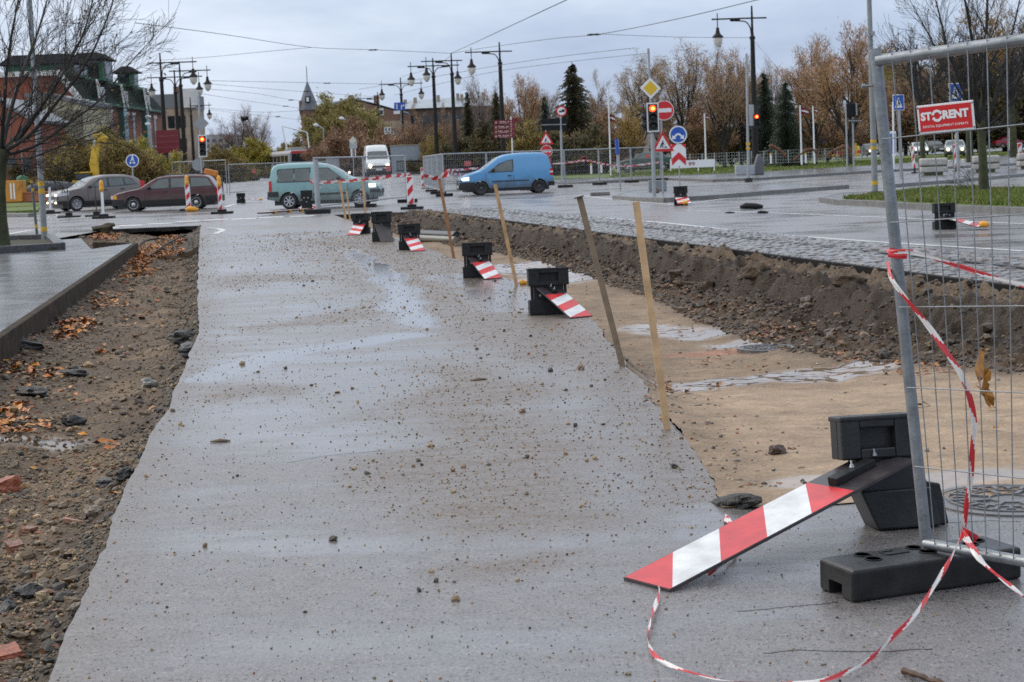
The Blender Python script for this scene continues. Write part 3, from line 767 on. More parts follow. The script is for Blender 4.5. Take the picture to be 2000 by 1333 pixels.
while len(pos) < 7000:                                    # crumbs on the asphalt
    y = 4.6 + 38 * rg.random() ** 2.0; a = xL(y); c = 4 if y < yRs else xR(y); x = a + .03 + (c - a - .05) * rg.random()
    mud = asphalt_attr(x, y)[1]
    k = .14 + 1.0 * mud + .5 * max(0, fbm(x, y, 4, .5, 3))
    if x > 1.1 and y < 7.6: k *= .35
    if rg.random() > k: continue
    big = rg.random() < .028
    s = rg.uniform(.0022, .0052) * (1 + .05 * y) if not big else rg.uniform(.008, .017) * (1 + .02 * y)
    c = stone_col((7, 4, 1, 3, 2, 3, .8)); pos.append((x, y, s * .35)); size.append(s); cols.append((c[0]*.85, c[1]*.70, c[2]*.50))
scatter_stones('gravel', pos, size, cols, 'crumbs of gravel and mud scattered over the wet asphalt', 'gravel', 4, stone_m)
def scatter_leaves(name, pts, lab, seed, sz=.05, dull=False):
    rl = random.Random(seed); mb = MB(); cols = []
    pal = [(.55, .19, .012), (.45, .13, .012), (.55, .22, .015), (.30, .09, .02), (.38, .12, .015), (.17, .07, .03)]
    if dull: pal = [(.30, .11, .02), (.24, .085, .02), (.36, .16, .03), (.20, .08, .025), (.15, .06, .03)]
    for p in pts:
        s = sz * rl.uniform(.6, 1.3); a = rl.uniform(0, 6.28)
        u = Vector((math.cos(a), math.sin(a), rl.uniform(-.4, .4))) * s; w = Vector((-math.sin(a), math.cos(a), rl.uniform(-.4, .4))) * s * .7
        p = Vector(p) + Vector((0, 0, .012 + .4 * s * rl.random())); k = Vector((0, 0, s * .3))
        vs = [p - u, p - u * .3 - w * .9 + k, p + u * .5 - w * .6, p + u, p + u * .45 + w * .7, p - u * .35 + w * .9 + k, p]
        b = len(mb.v); mb.v += [tuple(q) for q in vs]
        for i in range(6): mb.f.append([b + 6, b + i, b + (i + 1) % 6]); mb.mi.append(0); mb.sm.append(False)
        c = rl.choice(pal); k2 = rl.uniform(.7, 1.2); cols += [tuple(q * k2 for q in c)] * 7
    o = mb.build(name, [MATS.get('fallen_leaf') or attr_mat('fallen_leaf', rough=.4, var=.2, vs=30)])
    put_attr(o, 'Col', cols); return tag(o, lab, 'leaves', kind='stuff')
pts = []
def leaf_patch(px, py, rx, ry, n, zf):
    for _ in range(n):
        r, a = math.sqrt(rg.random()), rg.uniform(0, 6.28)
        pts.append(Pz(px + rx * r * math.cos(a), py + ry * r * math.sin(a), zf, 5))
for q in ((305, 492, 55, 14, 900), (335, 470, 30, 8, 500), (270, 510, 28, 11, 420), (205, 463, 30, 6, 420), (275, 530, 30, 9, 200), (150, 640, 40, 14, 90), (215, 590, 40, 16, 60), (250, 545, 15, 5, 25),
          (165, 627, 22, 6, 25), (125, 658, 25, 10, 40), (30, 722, 45, 12, 30), (85, 730, 45, 14, 35), (195, 690, 14, 6, 12), (20, 800, 50, 14, 40), (40, 832, 60, 18, 50), (60, 640, 60, 30, 14), (205, 870, 20, 8, 6), (120, 760, 80, 40, 18), (240, 640, 60, 60, 18)):
    leaf_patch(*q, z_left)
for _ in range(60):
    y = rg.uniform(6, 40); u = rg.random(); x = xK(y) + (xL(y) - xK(y)) * u; pts.append((x, y, z_left(x, y)))
scatter_leaves('fallen_leaves', pts, 'wet orange leaves lying in the left trench', 1, .044)
pts = []
for q in ((1300, 562, 50, 14, 70), (1400, 605, 60, 14, 70), (1530, 645, 70, 14, 60), (1660, 690, 60, 12, 40), (1800, 720, 90, 14, 40), (1490, 655, 30, 8, 30), (960, 480, 60, 10, 40), (760, 425, 60, 6, 30), (700, 440, 40, 8, 50),
          (1320, 755, 30, 8, 14), (1400, 750, 20, 4, 8), (1500, 660, 200, 70, 60), (1270, 800, 25, 40, 4), (1800, 800, 190, 90, 5), (1500, 540, 300, 30, 40), (1290, 745, 20, 4, 8)):
    leaf_patch(*q, z_right)
scatter_leaves('fallen_leaves', pts, 'brown leaves along the foot of the earth bank', 2, .034, True)
pos, size, cols = [], [], []
while len(pos) < 9000:
    y = 4.6 + 26 * rg.random() ** 2.2; a = xL(y); c = 4 if y < yRs else xR(y); x = a + .03 + (c - a - .05) * rg.random()
    if rg.random() > .35 + .6 * max(0, fbm(x, y, 6, .8, 3)) + .5 * asphalt_attr(x, y)[1]: continue
    s = rg.uniform(.0011, .0027) * (1 + .05 * y); pos.append((x, y, s * .3)); size.append(s); cols.append(stone_col((2, 2, 2, .6, 3, 7, .4)))
scatter_stones('gravel', pos, size, cols, 'fine dark grit sprinkled over the wet asphalt', 'gravel', 6, stone_m)
# ---- single stones one could point at
def rock(name, p, s, col, lab, cat, seed, sq=(1, 1, 1), group=None, rough=.5, boxy=False):
    r2 = random.Random(seed)
    import bmesh
    b = bmesh.new()
    if boxy: bmesh.ops.create_cube(b, size=1.5); bmesh.ops.subdivide_edges(b, edges=b.edges[:], cuts=3, use_grid_fill=True)
    else: bmesh.ops.create_icosphere(b, subdivisions=3, radius=1)
    of = Vector((r2.uniform(0, 50), r2.uniform(0, 50), r2.uniform(0, 50)))
    for v in b.verts:
        n = v.co.normalized() if not boxy else Vector((1, 1, 1))
        k = 1 + (.34 if not boxy else .12) * noise.cell(v.co * 1.3 + of) * .5 + (.42 if not boxy else .2) * noise.noise(v.co * 1.4 + of) + .12 * noise.noise(v.co * 4 + of)
        v.co = Vector((v.co.x * sq[0], v.co.y * sq[1], v.co.z * sq[2])) * k * s
    me = bpy.data.meshes.new(name); b.to_mesh(me); b.free()
    me.materials.append(M('rock_' + lab.split()[0] + str(round(col[0], 2)), col, rough, 0, .4, 30, .6, 70))
    o = bpy.data.objects.new(name, me); COL.objects.link(o); o.location = p; o.rotation_euler = (r2.uniform(-.2, .2), r2.uniform(-.2, .2), r2.uniform(0, 6.28))
    return tag(o, lab, cat, group)
BRICK, ASPH, TAN, GREY = (.30, .10, .06), (.020, .019, .019), (.34, .25, .15), (.24, .23, .21)
for nm, px, py, s, c, lab, sq, bx, zf in (
    ('rock', 1518, 886, .048, (.07, .04, .03), 'dark brown clod lying alone on the smooth sand', (1.3, .8, .7), 0, z_right),
    ('asphalt_chunk', 1438, 988, .085, (.014, .013, .013), 'black asphalt chunk below the corner of the asphalt edge', (1.5, .8, .42), 0, z_right),
    ('rock', 1625, 652, .075, (.14, .11, .09), 'round stone at the foot of the earth bank', (1.2, 1, .7), 0, z_right),
    ('rock', 292, 756, .07, GREY, 'grey stone at the trench edge beside the asphalt', (1.2, .9, .8), 0, z_left),
    ('asphalt_chunk', 365, 665, .14, ASPH, 'black broken asphalt slab tipped under the left asphalt edge', (.9, 1.3, .6), 0, z_left),
    ('asphalt_chunk', 375, 690, .13, (.06, .06, .065), 'grey broken asphalt slab under the left asphalt edge', (.9, 1.2, .6), 0, z_left),
    ('brick_piece', 10, 955, .10, (.36, .11, .06), 'large orange brick piece at the left border of the picture', (1.2, .7, .6), 1, z_left),
    ('brick_piece', 55, 1040, .05, (.25, .13, .09), 'dull pink brick piece lying flat in the rubble', (1.4, .8, .5), 1, z_left),
    ('brick_piece', 145, 1020, .035, (.40, .22, .15), 'long pale brick splinter in the rubble', (2, .5, .4), 1, z_left),
    ('brick_piece', 30, 1075, .055, (.22, .10, .07), 'brown brick half beside the dull pink one', (1.1, .9, .7), 1, z_left),
    ('brick_piece', 73, 1122, .03, (.36, .12, .08), 'small red brick piece in the gravel', (1, .8, .6), 1, z_left),
    ('brick_piece', 15, 1280, .06, (.30, .09, .05), 'wet red brick slab in the lower left corner', (1.2, 1, .4), 1, z_left),
    ('rock', 84, 1168, .032, (.36, .29, .18), 'squarish tan stone next to a black lump', (1, .9, .8), 1, z_left),
    ('asphalt_chunk', 60, 1165, .06, ASPH, 'black lump beside the squarish tan stone', (1.1, .8, .7), 0, z_left),
    ('asphalt_chunk', 15, 1190, .055, ASPH, 'black asphalt lump near the left border', (1.3, .8, .6), 0, z_left),
    ('rock', 150, 1195, .035, (.17, .13, .10), 'brown stone against the asphalt edge at the lower left', (1.1, .8, .8), 0, z_left),
    ('asphalt_chunk', 245, 935, .06, ASPH, 'black asphalt lumps crumbled from the left edge', (1.2, .8, .8), 0, z_left),
    ('asphalt_chunk', 205, 945, .055, (.05, .05, .055), 'grey black flat asphalt chunk near the left edge', (1.4, .8, .5), 0, z_left),
    ('asphalt_chunk', 145, 828, .075, ASPH, 'black chunk in the middle of the leafy trench', (1.2, .8, .7), 0, z_left),
    ('asphalt_chunk', 60, 770, .14, ASPH, 'big black asphalt slab among the leaves', (1.5, .7, .45), 0, z_left),
    ('asphalt_chunk', 140, 735, .12, ASPH, 'long black asphalt slab beside orange leaves', (1.6, .6, .45), 0, z_left),
    ('asphalt_chunk', 20, 675, .2, ASPH, 'black asphalt slab below the pavement kerb', (1.5, .6, .45), 0, z_left),
    ('rock', 185, 1007, .05, (.17, .14, .115), 'brown angular stone among pale gravel', (1.2, .9, .8), 0, z_left)):
    p = Pz(px, py, zf); rock(nm, (p.x, p.y, p.z + s * sq[2] * .35), s, c, lab, nm.split('_')[-1] if 'rock' not in nm else 'stone', hash((px, py)) % 999, sq, None, .45, bx)
for px, py, s, lab in ((1318, 520, .15, 'squared dark stone set in the earth bank right of the pale stake'), (1345, 527, .14, 'second squared dark stone beside the first in the earth bank'), (1388, 532, .12, 'flat stone slab jutting from the bank right of the two squared stones'), (1475, 548, .14, 'broad dark clod below the ledge of the bank'), (1580, 560, .15, 'dark clod hanging at the bank edge left of the fence post'), (1660, 575, .16, 'big dark clod in the bank just left of the fence post'), (1120, 470, .18, 'dark clod high in the bank left of the grey stake')):
    p = Pz(px, py, z_right, 14); rock('bank_stone', (p.x, p.y, p.z + .03), s, (.075, .048, .028), lab, 'stone', px, (1.2, .9, .75), None, .8, px < 1400 and px > 1200)
for px, py, s, c, lab in ((885, 921, .012, (.20, .11, .05), 'brown clod of earth on the asphalt in the middle of the picture'), (843, 1118, .010, TAN, 'tan clod nearest the lower middle of the asphalt'), (1011, 1135, .009, TAN, 'small round tan clod right of the lower middle'),
                          (1020, 806, .020, (.19, .13, .08), 'brown clod pair above the middle of the asphalt'), (1317, 914, .017, ASPH, 'black asphalt crumb near the right asphalt edge'), (473, 712, .022, TAN, 'tan clod in the shallow puddle at the left'),
                          (1075, 726, .022, (.05, .045, .04), 'dark clod left of the leaning stakes'), (1135, 722, .028, (.18, .12, .08), 'brown clods beside the base of the grey stake')):
    p = P(px, py); rock('clod', (p.x, p.y, s * .5), s, c, lab, 'clod', hash((px, py)) % 997, (1.2, .9, .8))
# ================================================================ FOREGROUND
def clip(poly, nx, ny, c):                 # keep nx*u + ny*t <= c
    o = []
    for a, b in zip(poly, poly[1:] + poly[:1]):
        da, db = nx*a[0] + ny*a[1] - c, nx*b[0] + ny*b[1] - c
        if da <= 0: o.append(a)
        if da * db < 0:
            k = da / (da - db); o.append((a[0] + (b[0]-a[0])*k, a[1] + (b[1]-a[1])*k))
    return o
def stripes(rect, n, skew, first=0):       # slanted bands over a rectangle (u0,u1,t0,t1)
    u0, u1, t0, t1 = rect; out = []
    base = [(u0, t0), (u1, t0), (u1, t1), (u0, t1)]
    lo = min(t - skew*u for u, t in base); hi = max(t - skew*u for u, t in base)
    for i in range(n):
        a, b = lo + (hi-lo)*i/n, lo + (hi-lo)*(i+1)/n
        p = clip(clip(base, -(-skew), -1, -a), -skew, 1, b)
        if len(p) > 2: out.append((p, (i + first) % 2))
    return out
# ---- temporary fence panel
FTL, FBL, FTR = A(1712, 119, 6.12), A(1808, 1062, 6.14), A(2000, 78, 5.74)
fu, fv = (FTR - FTL) / (2000 - 1712), None
FBR = A(2000, 1097, 5.74)
fn = (FTR - FTL).cross(FBL - FTL).normalized()
if fn.y > 0: fn = -fn
def onf(px, py, off=0.0):
    d = ray(px, py); t = ((FTL + fn * off) - CC).dot(fn) / d.dot(fn)
    return CC + d * t
panel = thing('site_fence', 'galvanised wire fence panel standing in a black block at the right border', 'fence', tuple(FBL))
def loc_of(root): return lambda p: Vector(p) - Vector(root.location)
lf = loc_of(panel)
ptop, pbot = A(1709, 96, 6.13), A(1814, 1108, 6.15)
mb = MB(); mb.tube([lf(ptop), lf(pbot)], .0215, 14); mb.build('post', galv, panel)
mb = MB(); mb.tube([lf(onf(1714, 119, .0)), lf(onf(2000, 78)), lf(FTR + (FTR - FTL) * 3.0)], .021, 14); mb.build('top_rail', galv, panel)
mb = MB(); mb.tube([lf(FBL), lf(FBR), lf(FBR + (FBR - FBL) * 3.2)], .020, 14); mb.build('bottom_rail', galv, panel)
mb = MB()
for k in range(40):
    t = .125 + .130 * k
    a, b = FTL + (FTR - FTL) * t, FBL + (FBR - FBL) * t * 1.02
    mb.tube([lf(a + Vector((0, 0, .035)) + fn * .018), lf(b + fn * .018)], .0021, 6)
for k in range(5):
    s = (.157, .326, .50, .667, .833)[k]
    a, b = FTL.lerp(FBL, s), (FTL + (FTR - FTL) * 3).lerp(FBL + (FBR - FBL) * 3, s)
    mb.tube([lf(a + fn * .022), lf(b + fn * .022)], .0024, 6)
mb.build('wire_mesh', galv, panel)
mb = MB(); q = lf(onf(1700, 168)); mb.tube([q + Vector((-.03, 0, 0)), q + Vector((.045, -.01, 0))], .005, 6); mb.tube([q + Vector((-.032, 0, 0)), q + Vector((-.02, 0, 0))], .009, 6); mb.build('clamp_bolt', galv, panel)
# sign on the fence
c4 = [onf(*q, .035) for q in ((1790, 208), (1901, 195), (1905, 252.5), (1796, 262.5))]
cen = sum(c4, Vector()) / 4
ex = ((c4[1] - c4[0]) + (c4[2] - c4[3])).normalized(); ez = ((c4[0] - c4[3]) + (c4[1] - c4[2])); ez = (ez - ex * ez.dot(ex)).normalized(); ey = ez.cross(ex)
sw, sh = ((c4[1] - c4[0]).length + (c4[2] - c4[3]).length) / 2, ((c4[0] - c4[3]).length + (c4[1] - c4[2]).length) / 2
M3s = Matrix((ex, ey, ez)).transposed().to_4x4(); M3s.translation = cen
sgn = bpy.data.objects.new('advertising_sign', None); COL.objects.link(sgn); sgn.matrix_world = M3s
tag(sgn, 'red and white hire company sign hung on the wire fence', 'sign')
fy = -1 if ey.dot(cen - CC) > 0 else 1
mb = MB(); mb.boxz(-sw/2, sw/2, -.002, .002, -sh/2, sh/2, 0); mb.build('sign_plate', sign_white, sgn, bevel=.004)
mb = MB(); mb.boxz(-sw*.459, sw*.459, .0042*fy if fy < 0 else .002, -.002 if fy < 0 else .0042, -sh*.43, sh*.43, 0); mb.build('red_field', sign_red, sgn)
mb = MB()
def tx(s, x, z, w_, h_, b=0.0): text_to(mb, s, .05, 0, Matrix.Translation((x*sw, .0058*fy, z*sh)), b, 1.0, (w_*sw, h_*sh))
tx('ST', -.333, .10, .198, .30, .0028); tx('RENT', .190, .10, .462, .30, .0028)
for a0, a1 in ((35, 170), (215, 350)):       # the O made of two turning arrows
    pts = []
    r0_, r1_ = .056*sw, .098*sw
    oc = (-.139*sw, .09*sh)
    for i in range(13): a = R(a0 + (a1-a0)*i/12); pts.append((oc[0] + r1_*math.cos(a), .0058*fy, oc[1] + r1_*math.sin(a)))
    for i in range(13): a = R(a1 + (a0-a1)*i/12); pts.append((oc[0] + r0_*math.cos(a), .0058*fy, oc[1] + r0_*math.sin(a)))
    mb.add(pts, [[i, i+1, 24-i, 25-i] for i in range(12)])
    a = R(a0 - 22); rm = (r0_+r1_)/2; b0 = R(a0 + 2)
    mb.add([(oc[0] + rm*1.02*math.cos(a), .0058*fy, oc[1] + rm*1.02*math.sin(a)), (oc[0] + r1_*1.16*math.cos(b0), .0058*fy, oc[1] + r1_*1.16*math.sin(b0)), (oc[0] + r0_*.72*math.cos(b0), .0058*fy, oc[1] + r0_*.72*math.sin(b0))], [(0, 1, 2)])
tx('RENTAL EQUIPMENT EXPERTS', -.005, -.27, .80, .095, .0004)
mb.build('lettering', sign_white, sgn)
for x, z in ((-.485, .42), (.485, .42), (-.485, -.42), (.485, -.42)):
    mb = MB(); mb.lathe([(.0, 0), (.004, .001), (.003, .003), (0, .004)], 8, 0, (x*sw, .002*fy, z*sh), Matrix.Rotation(R(90)*(1 if fy < 0 else -1), 3, 'X')); mb.build('rivet', galv, sgn)
# ---- fence foot block
a1, a2 = P(1667, 1180), P(1997, 1131)
dl = (a2 - a1); rz = math.atan2(dl.y, dl.x); bl, bw, bh = dl.length * 1.0, .235, .12
blk = thing('ballast_block', 'black rubber fence foot block with round holes at the lower right', 'fence block', tuple(a1), rz)
mb = MB()
mb.prism([(0, 0), (0, bh), (bl, bh), (bl, .045), (bl-.0, 0)], 0, bw, 0)
o = mb.build('block', rubber_wet, blk, bevel=.014, seg=3)
cut = MB(); cut.boxz(-.05, .06, .075, .165, -.01, .055)
cm = cut.build('cutter', rubber_wet); 
bo = o.modifiers.new('slot', 'BOOLEAN'); bo.object = cm; bo.operation = 'DIFFERENCE'; bo.solver = 'EXACT'
cm.parent = blk
dg = bpy.context.evaluated_depsgraph_get(); dg.update()
me = bpy.data.meshes.new_from_object(o.evaluated_get(dg)); o.modifiers.clear(); o.data = me
bpy.data.objects.remove(cm)
dark_hole = M('dark_socket', (.008, .008, .009), .7, 0, .2, 8)
def hole(x, y, r):
    mb = MB(); mb.lathe([(r*1.12, 0), (r*1.1, .003), (r, .003), (r*.97, -.0), (0, -.0)], 20, 0, (x, y, bh + .0005)); mb.build('socket', dark_hole, blk)
lb = lambda p: Matrix.Rotation(-rz, 3, 'Z') @ (p - a1)
for px, py, r in ((1685, 1084, .030), (1706, 1092, .030), (1785, 1070, .030), (1812, 1078, .030), (1905, 1056, .032), (1895, 1063, .03)):
    q = lb(P(px, py, bh)); hole(q.x, q.y, r)
mb = MB(); q = lb(P(1747, 1080, bh)); 
for a, b in (((-.045, -.02), (.05, -.02)), ((-.045, -.02), (-.045, .03)), ((.05, -.02), (.05, -.006)), ((-.045, .03), (.01, .03))): mb.bar((q.x+a[0], q.y+a[1], bh+.001), (q.x+b[0], q.y+b[1], bh+.001), .005, .005)
mb.build('moulded_mark', dark_hole, blk)
# ---- toppled warning beacons
lens_grey = M('scratched_grey_disc', (.30, .31, .33), .25, .3, .4, 20)
def beacon(loc, rz, tip, plen, pw_, label, group='toppled beacons along the asphalt edge', s=1.0, tilt=0.0, near=False, film=True, sz=1.0, skew=1.0, att=.275, nst=5, white_end=False, lamp=False):
    t = thing('toppled_beacon', label, 'beacon', tuple(loc), rz, group)
    inv = Matrix.Rotation(-rz, 3, 'Z')
    Tm = Matrix.Rotation(tilt, 4, 'X') @ Matrix.Diagonal((1, 1, sz, 1))
    mb = MB(); mb.m = Tm @ Matrix.Scale(s, 4)
    U = (lambda x: x*.76 - .065) if near else (lambda x: x)
    mb.boxz(U(-.21), U(.21), -.02, .07, .30, .48)
    for x0, x1, z0, z1 in ((-.21, -.10, .30, .48), (.10, .21, .30, .48), (-.10, .10, .43, .48), (-.10, .10, .30, .345)): mb.boxz(U(x0), U(x1), -.075, -.018, z0, z1)
    mb.boxz(U(-.215), U(.215), -.08, .08, .46, .483)
    if near: mb.prism([(-.165, .305), (.11, .305), (.17, .13), (-.13, .13)], -.05, .05)
    else: mb.boxz(-.155, .155, -.04, .035, .13, .305)
    if near:
        mb.prism([(-.155, .165), (.16, .165), (.195, 0), (-.085, 0)], -.075, .09); mb.prism([(.162, .185), (.215, .175), (.245, 0), (.197, 0)], -.03, .15)
    else:
        mb.boxz(-.21, .21, -.075, .08, 0, .155)
        for x in (-.175, .175): mb.tube([(x, -.02, .15), (x, -.02, .31)], .017, 8)
    mb.build('rubber_foot', rubber_wet if near else rubber, t, bevel=.008*s)
    if not near:
        X = Matrix.Rotation(R(90), 3, 'X')
        for x, z, r in ((-.01, .262, .028), (-.01, .20, .022), (-.09, .20, .014), (.055, .205, .012)):
            mb = MB(); mb.m = Tm @ Matrix.Scale(s, 4); mb.lathe([(r, 0), (r, .004), (r*.6, .006), (0, .006)], 14, 0, (x, -.041, z), X); mb.build('round_hole', lens_grey, t)
    b = inv @ (Vector(tip) - Vector(loc)); a = Tm.to_3x3() @ Vector((-.02 if near else 0, -.045, att * s))
    l = (b - a); Lh = l.length; l.normalize()
    w = l.cross(Vector((0, 0, 1))).normalized(); n = w.cross(l).normalized()
    if n.z < 0: n = -n; w = -w
    l0 = a - l * .02
    Lp = (b - l0).length
    M4 = Matrix((w, l, n)).transposed().to_4x4(); M4.translation = l0
    mb = MB(); mb.m = M4; mb.box((0, Lp/2, -.006), (pw_, Lp, .012)); pl = mb.build('board', plate_back, t)
    if film:
        mb = MB(); mb.m = M4; f0 = Lp * (.265 if near else .24)
        for p, k in stripes((-pw_*.485, pw_*.485, f0, Lp - .004), nst, skew, 0):
            mb.add([(u, v, .0012) for u, v in p], [tuple(range(len(p)))], k)
        mb.build('striped_film', [white_film, red_film] if white_end else [red_film, white_film], t)
    if lamp:
        mb = MB(); mb.m = M4; mb.lathe([(.05, 0), (.09, .02), (.09, .08), (.05, .10), (0, .105)], 12, 0, (0, Lp + .03, .0)); mb.build('amber_lamp', plastic_orange, t)
    if film or near:
        mb = MB(); mb.m = M4; mb.box((.0, .17*Lp if near else .12*Lp, .017), (.055, .24 if near else .14, .034)); h = mb.build('clamp_bar', rubber, t, bevel=.004)
        for y in (.09, .235) if near else (.05, .12):
            mb = MB(); mb.m = M4; mb.lathe([(.012, 0), (.012, .004), (.008, .005), (.008, .013), (.004, .014), (.004, .03), (0, .031)], 8, 0, (0, y, .034)); mb.build('bolt', galv, h)
    return t
foot = P(1742, 1030)
beacon(foot, R(8), tuple(P(1262, 1140, .012)), 1.3, .262, 'toppled beacon in the foreground with a long striped board beside the fence', None, 1.0, R(-7), True, True, 1.0, -.95, .30, 5, False)
for i, (px, py, tx_, ty_, lab, rz, ex_) in enumerate((
    (1073, 614, 1136, 619, 'toppled beacon left of the grey stake, fourth board from the cars', 6, {}),
    (934, 542, 964, 544, 'toppled beacon left of the wet brown stake, third board back', 4, {}),
    (801, 488, 817, 490, 'toppled beacon nearest the grey pipe in the excavation', 3, {}),
    (747, 472, 757, 472, 'toppled beacon showing the bare dark back of its board', -3, {'film': False}),
    (706, 457, 690, 459, 'toppled beacon farthest from the camera, its board pointing left', -8, {'skew': -.4}))):
    p = P(px, py); sc_ = 1.0
    beacon(p, R(rz), tuple(P(tx_, ty_, .012)), .8, .27 if i < 3 else .3, lab, sz=1.0 if i != 3 else 1.3, skew=ex_.get('skew', .45), film=ex_.get('film', True), tilt=R(-3))
# the ones lying across the road
for px, py, tx_, ty_, lab, rz, s, g in (
    (1330, 401, 1331, 403, 'toppled beacon standing before the traffic island, amber lamp on the road', 0, 1.2, None),
    (1845, 448, 1877, 446, 'toppled beacon on the right road seen through the wire fence', 4, 1.0, None),
    (471, 397, 492, 398, 'toppled beacon with an amber lamp between red estate and teal van', 2, 1.0, None),
    (1103 - 345, 357, 765, 360, 'small toppled beacon on the road before the white van', 0, 1.0, None)):
    p = P(px, py); tp = P(tx_, ty_, .03)
    if px == 1330: tp = p + Vector((.05, -.62, .06))
    if px == 1845: tp = p + Vector((.50, -.72, .06))
    if px == 471: tp = p + Vector((.95, -.2, .1))
    beacon(p, R(rz), tuple(tp), .8, .3 if px != 1330 else .42, lab, 'toppled beacons out on the road', 1.0, R(-3), False, True, s, .5, .24, 5, True, True)
p = P(600, 410); t = thing('toppled_beacon', 'black beacon foot standing on edge in front of the teal van', 'beacon', tuple(p), R(0), 'toppled beacons out on the road')
mb = MB(); mb.boxz(-.22, .22, -.06, .06, .42, .74); mb.boxz(-.16, .16, -.05, .05, .2, .45); mb.boxz(-.2, .2, -.06, .06, 0, .25); mb.build('rubber_foot', rubber, t, bevel=.01)
X = Matrix.Rotation(R(90), 3, 'X')
for x, z in ((-.09, .45), (.06, .45), (0, .3)):
    mb = MB(); mb.lathe([(.03, 0), (.03, .004), (0, .005)], 12, 0, (x, -.061, z), X); mb.build('round_hole', lens_grey, t)
# ---- barrier tape
def spline(pts, n=8):
    o = []
    for i in range(len(pts) - 1):
        p0, p1, p2, p3 = pts[max(i-1, 0)], pts[i], pts[i+1], pts[min(i+2, len(pts)-1)]
        for k in range(n):
            t = k / n
            o.append(.5 * ((2*p1) + (p2-p0)*t + (2*p0-5*p1+4*p2-p3)*t*t + (3*p1-p0-3*p2+p3)*t**3))
    o.append(pts[-1]); return o
def tape(pts, w, label, twist=3.0, seed=0, n=24, stripe=.14, face=None, group='barrier tapes', pinch=.55, name='barrier_tape', slant=True):
    q = spline([Vector(p) for p in pts], n)
    r2 = random.Random(seed); ph = r2.uniform(0, 6); s = 0; mb = MB(); vs = []; ss = []; C = 4
    for i, p in enumerate(q):
        t = (q[min(i+1, len(q)-1)] - q[max(i-1, 0)]).normalized()
        if i: s += (p - q[i-1]).length
        f = Vector(face) if face else (CC - p).normalized()
        side = t.cross(f).normalized(); nn = side.cross(t)
        a = twist * noise.noise(Vector((s * 1.4 + ph, seed, 0)))
        k = 1 - pinch * abs(noise.noise(Vector((s * 3.1, seed + 4, 0)))) * 2.2
        ww = max(.22, k) * w; fold = .5 * noise.noise(Vector((s * 5, seed + 9, 0)))
        d = side * math.cos(a) + nn * math.sin(a); e = nn * math.cos(a) - side * math.sin(a)
        for c in range(C + 1):
            u = c / C - .5
            vs.append(p + d * ww * u + e * w * (.5 * fold * (1 - 4*u*u) + .12 * math.sin(9 * u + s * 25)))
        ss.append(s)
    mb.add(vs, [], 0); W_ = C + 1
    for i in range(len(q) - 1):
        for h in range(C):
            k = int((ss[i] + (stripe * .7 * h / C if slant else 0)) / stripe) % 2
            mb.f.append([W_*i + h, W_*i + h + 1, W_*i + h + W_ + 1, W_*i + h + W_]); mb.mi.append(k); mb.sm.append(True)
    return tag(mb.build(name, [tape_red, tape_white]), label, 'barrier tape', group)
on = lambda x, y, o=.05: onf(x, y, o)
tape([on(1734, 512, -.03), on(1741, 545, .03), on(1775, 590), on(1815, 640), on(1850, 690), on(1878, 735), on(1895, 780), on(1903, 830), on(1899, 880), on(1896, 930), on(1888, 985), on(1881, 1040, .04)], .021, 'red and white tape hanging down the wire fence to its bottom rail', 2.2, 3, stripe=.10)
kn = on(1881, 1042, .045)
g = lambda x, y, z=.02: P(x, y, z)
tape([kn, A(1868, 1068, 5.86), A(1846, 1110, 5.72), A(1815, 1160, 5.6), g(1785, 1204, .07), g(1748, 1240, .03), g(1705, 1283), g(1655, 1312), g(1600, 1330), g(1520, 1334), g(1430, 1332), g(1350, 1314), g(1290, 1290), g(1268, 1262), g(1266, 1235), g(1274, 1200), g(1286, 1165), g(1288, 1143, .01)], .017, 'long tape from the fence knot looping over the asphalt to the striped board', 2.4, 8, stripe=.12, pinch=.7)
tape([kn, A(1897, 1068, 5.75), A(1920, 1100, 5.65), A(1955, 1130, 5.55), A(2000, 1165, 5.45), g(2060, 1215)], .026, 'short tape end falling from the fence knot to the right', 2.0, 5, stripe=.10)
tape([kn + Vector((-.004, 0, .01)), on(1893, 1045, .06), on(1908, 1054, .05)], .03, 'frayed red stub of tape at the fence knot', 1, 6, stripe=.2)
tape([on(1734, 487, -.03), on(1740, 492, .03), on(1775, 492, .02), on(1820, 503, .0), on(1880, 522, -.02), on(1940, 542, -.03), on(2000, 558, -.03), on(2090, 590, -.02)], .018, 'tape stretched from the fence post to the right border', 1.5, 7, stripe=.16, pinch=.5)
tape([on(1736, 493, .03), on(1755, 498, .03), on(1772, 500, .02)], .035, 'red tape end knotted round the fence post', .6, 9, stripe=.4)
tape([g(1412, 1003, -.02), g(1420, 1015), g(1432, 1030), g(1440, 1060), g(1420, 1095), g(1380, 1120)], .03, 'tape lying under the striped board of the foreground beacon', 1.2, 11, stripe=.1)
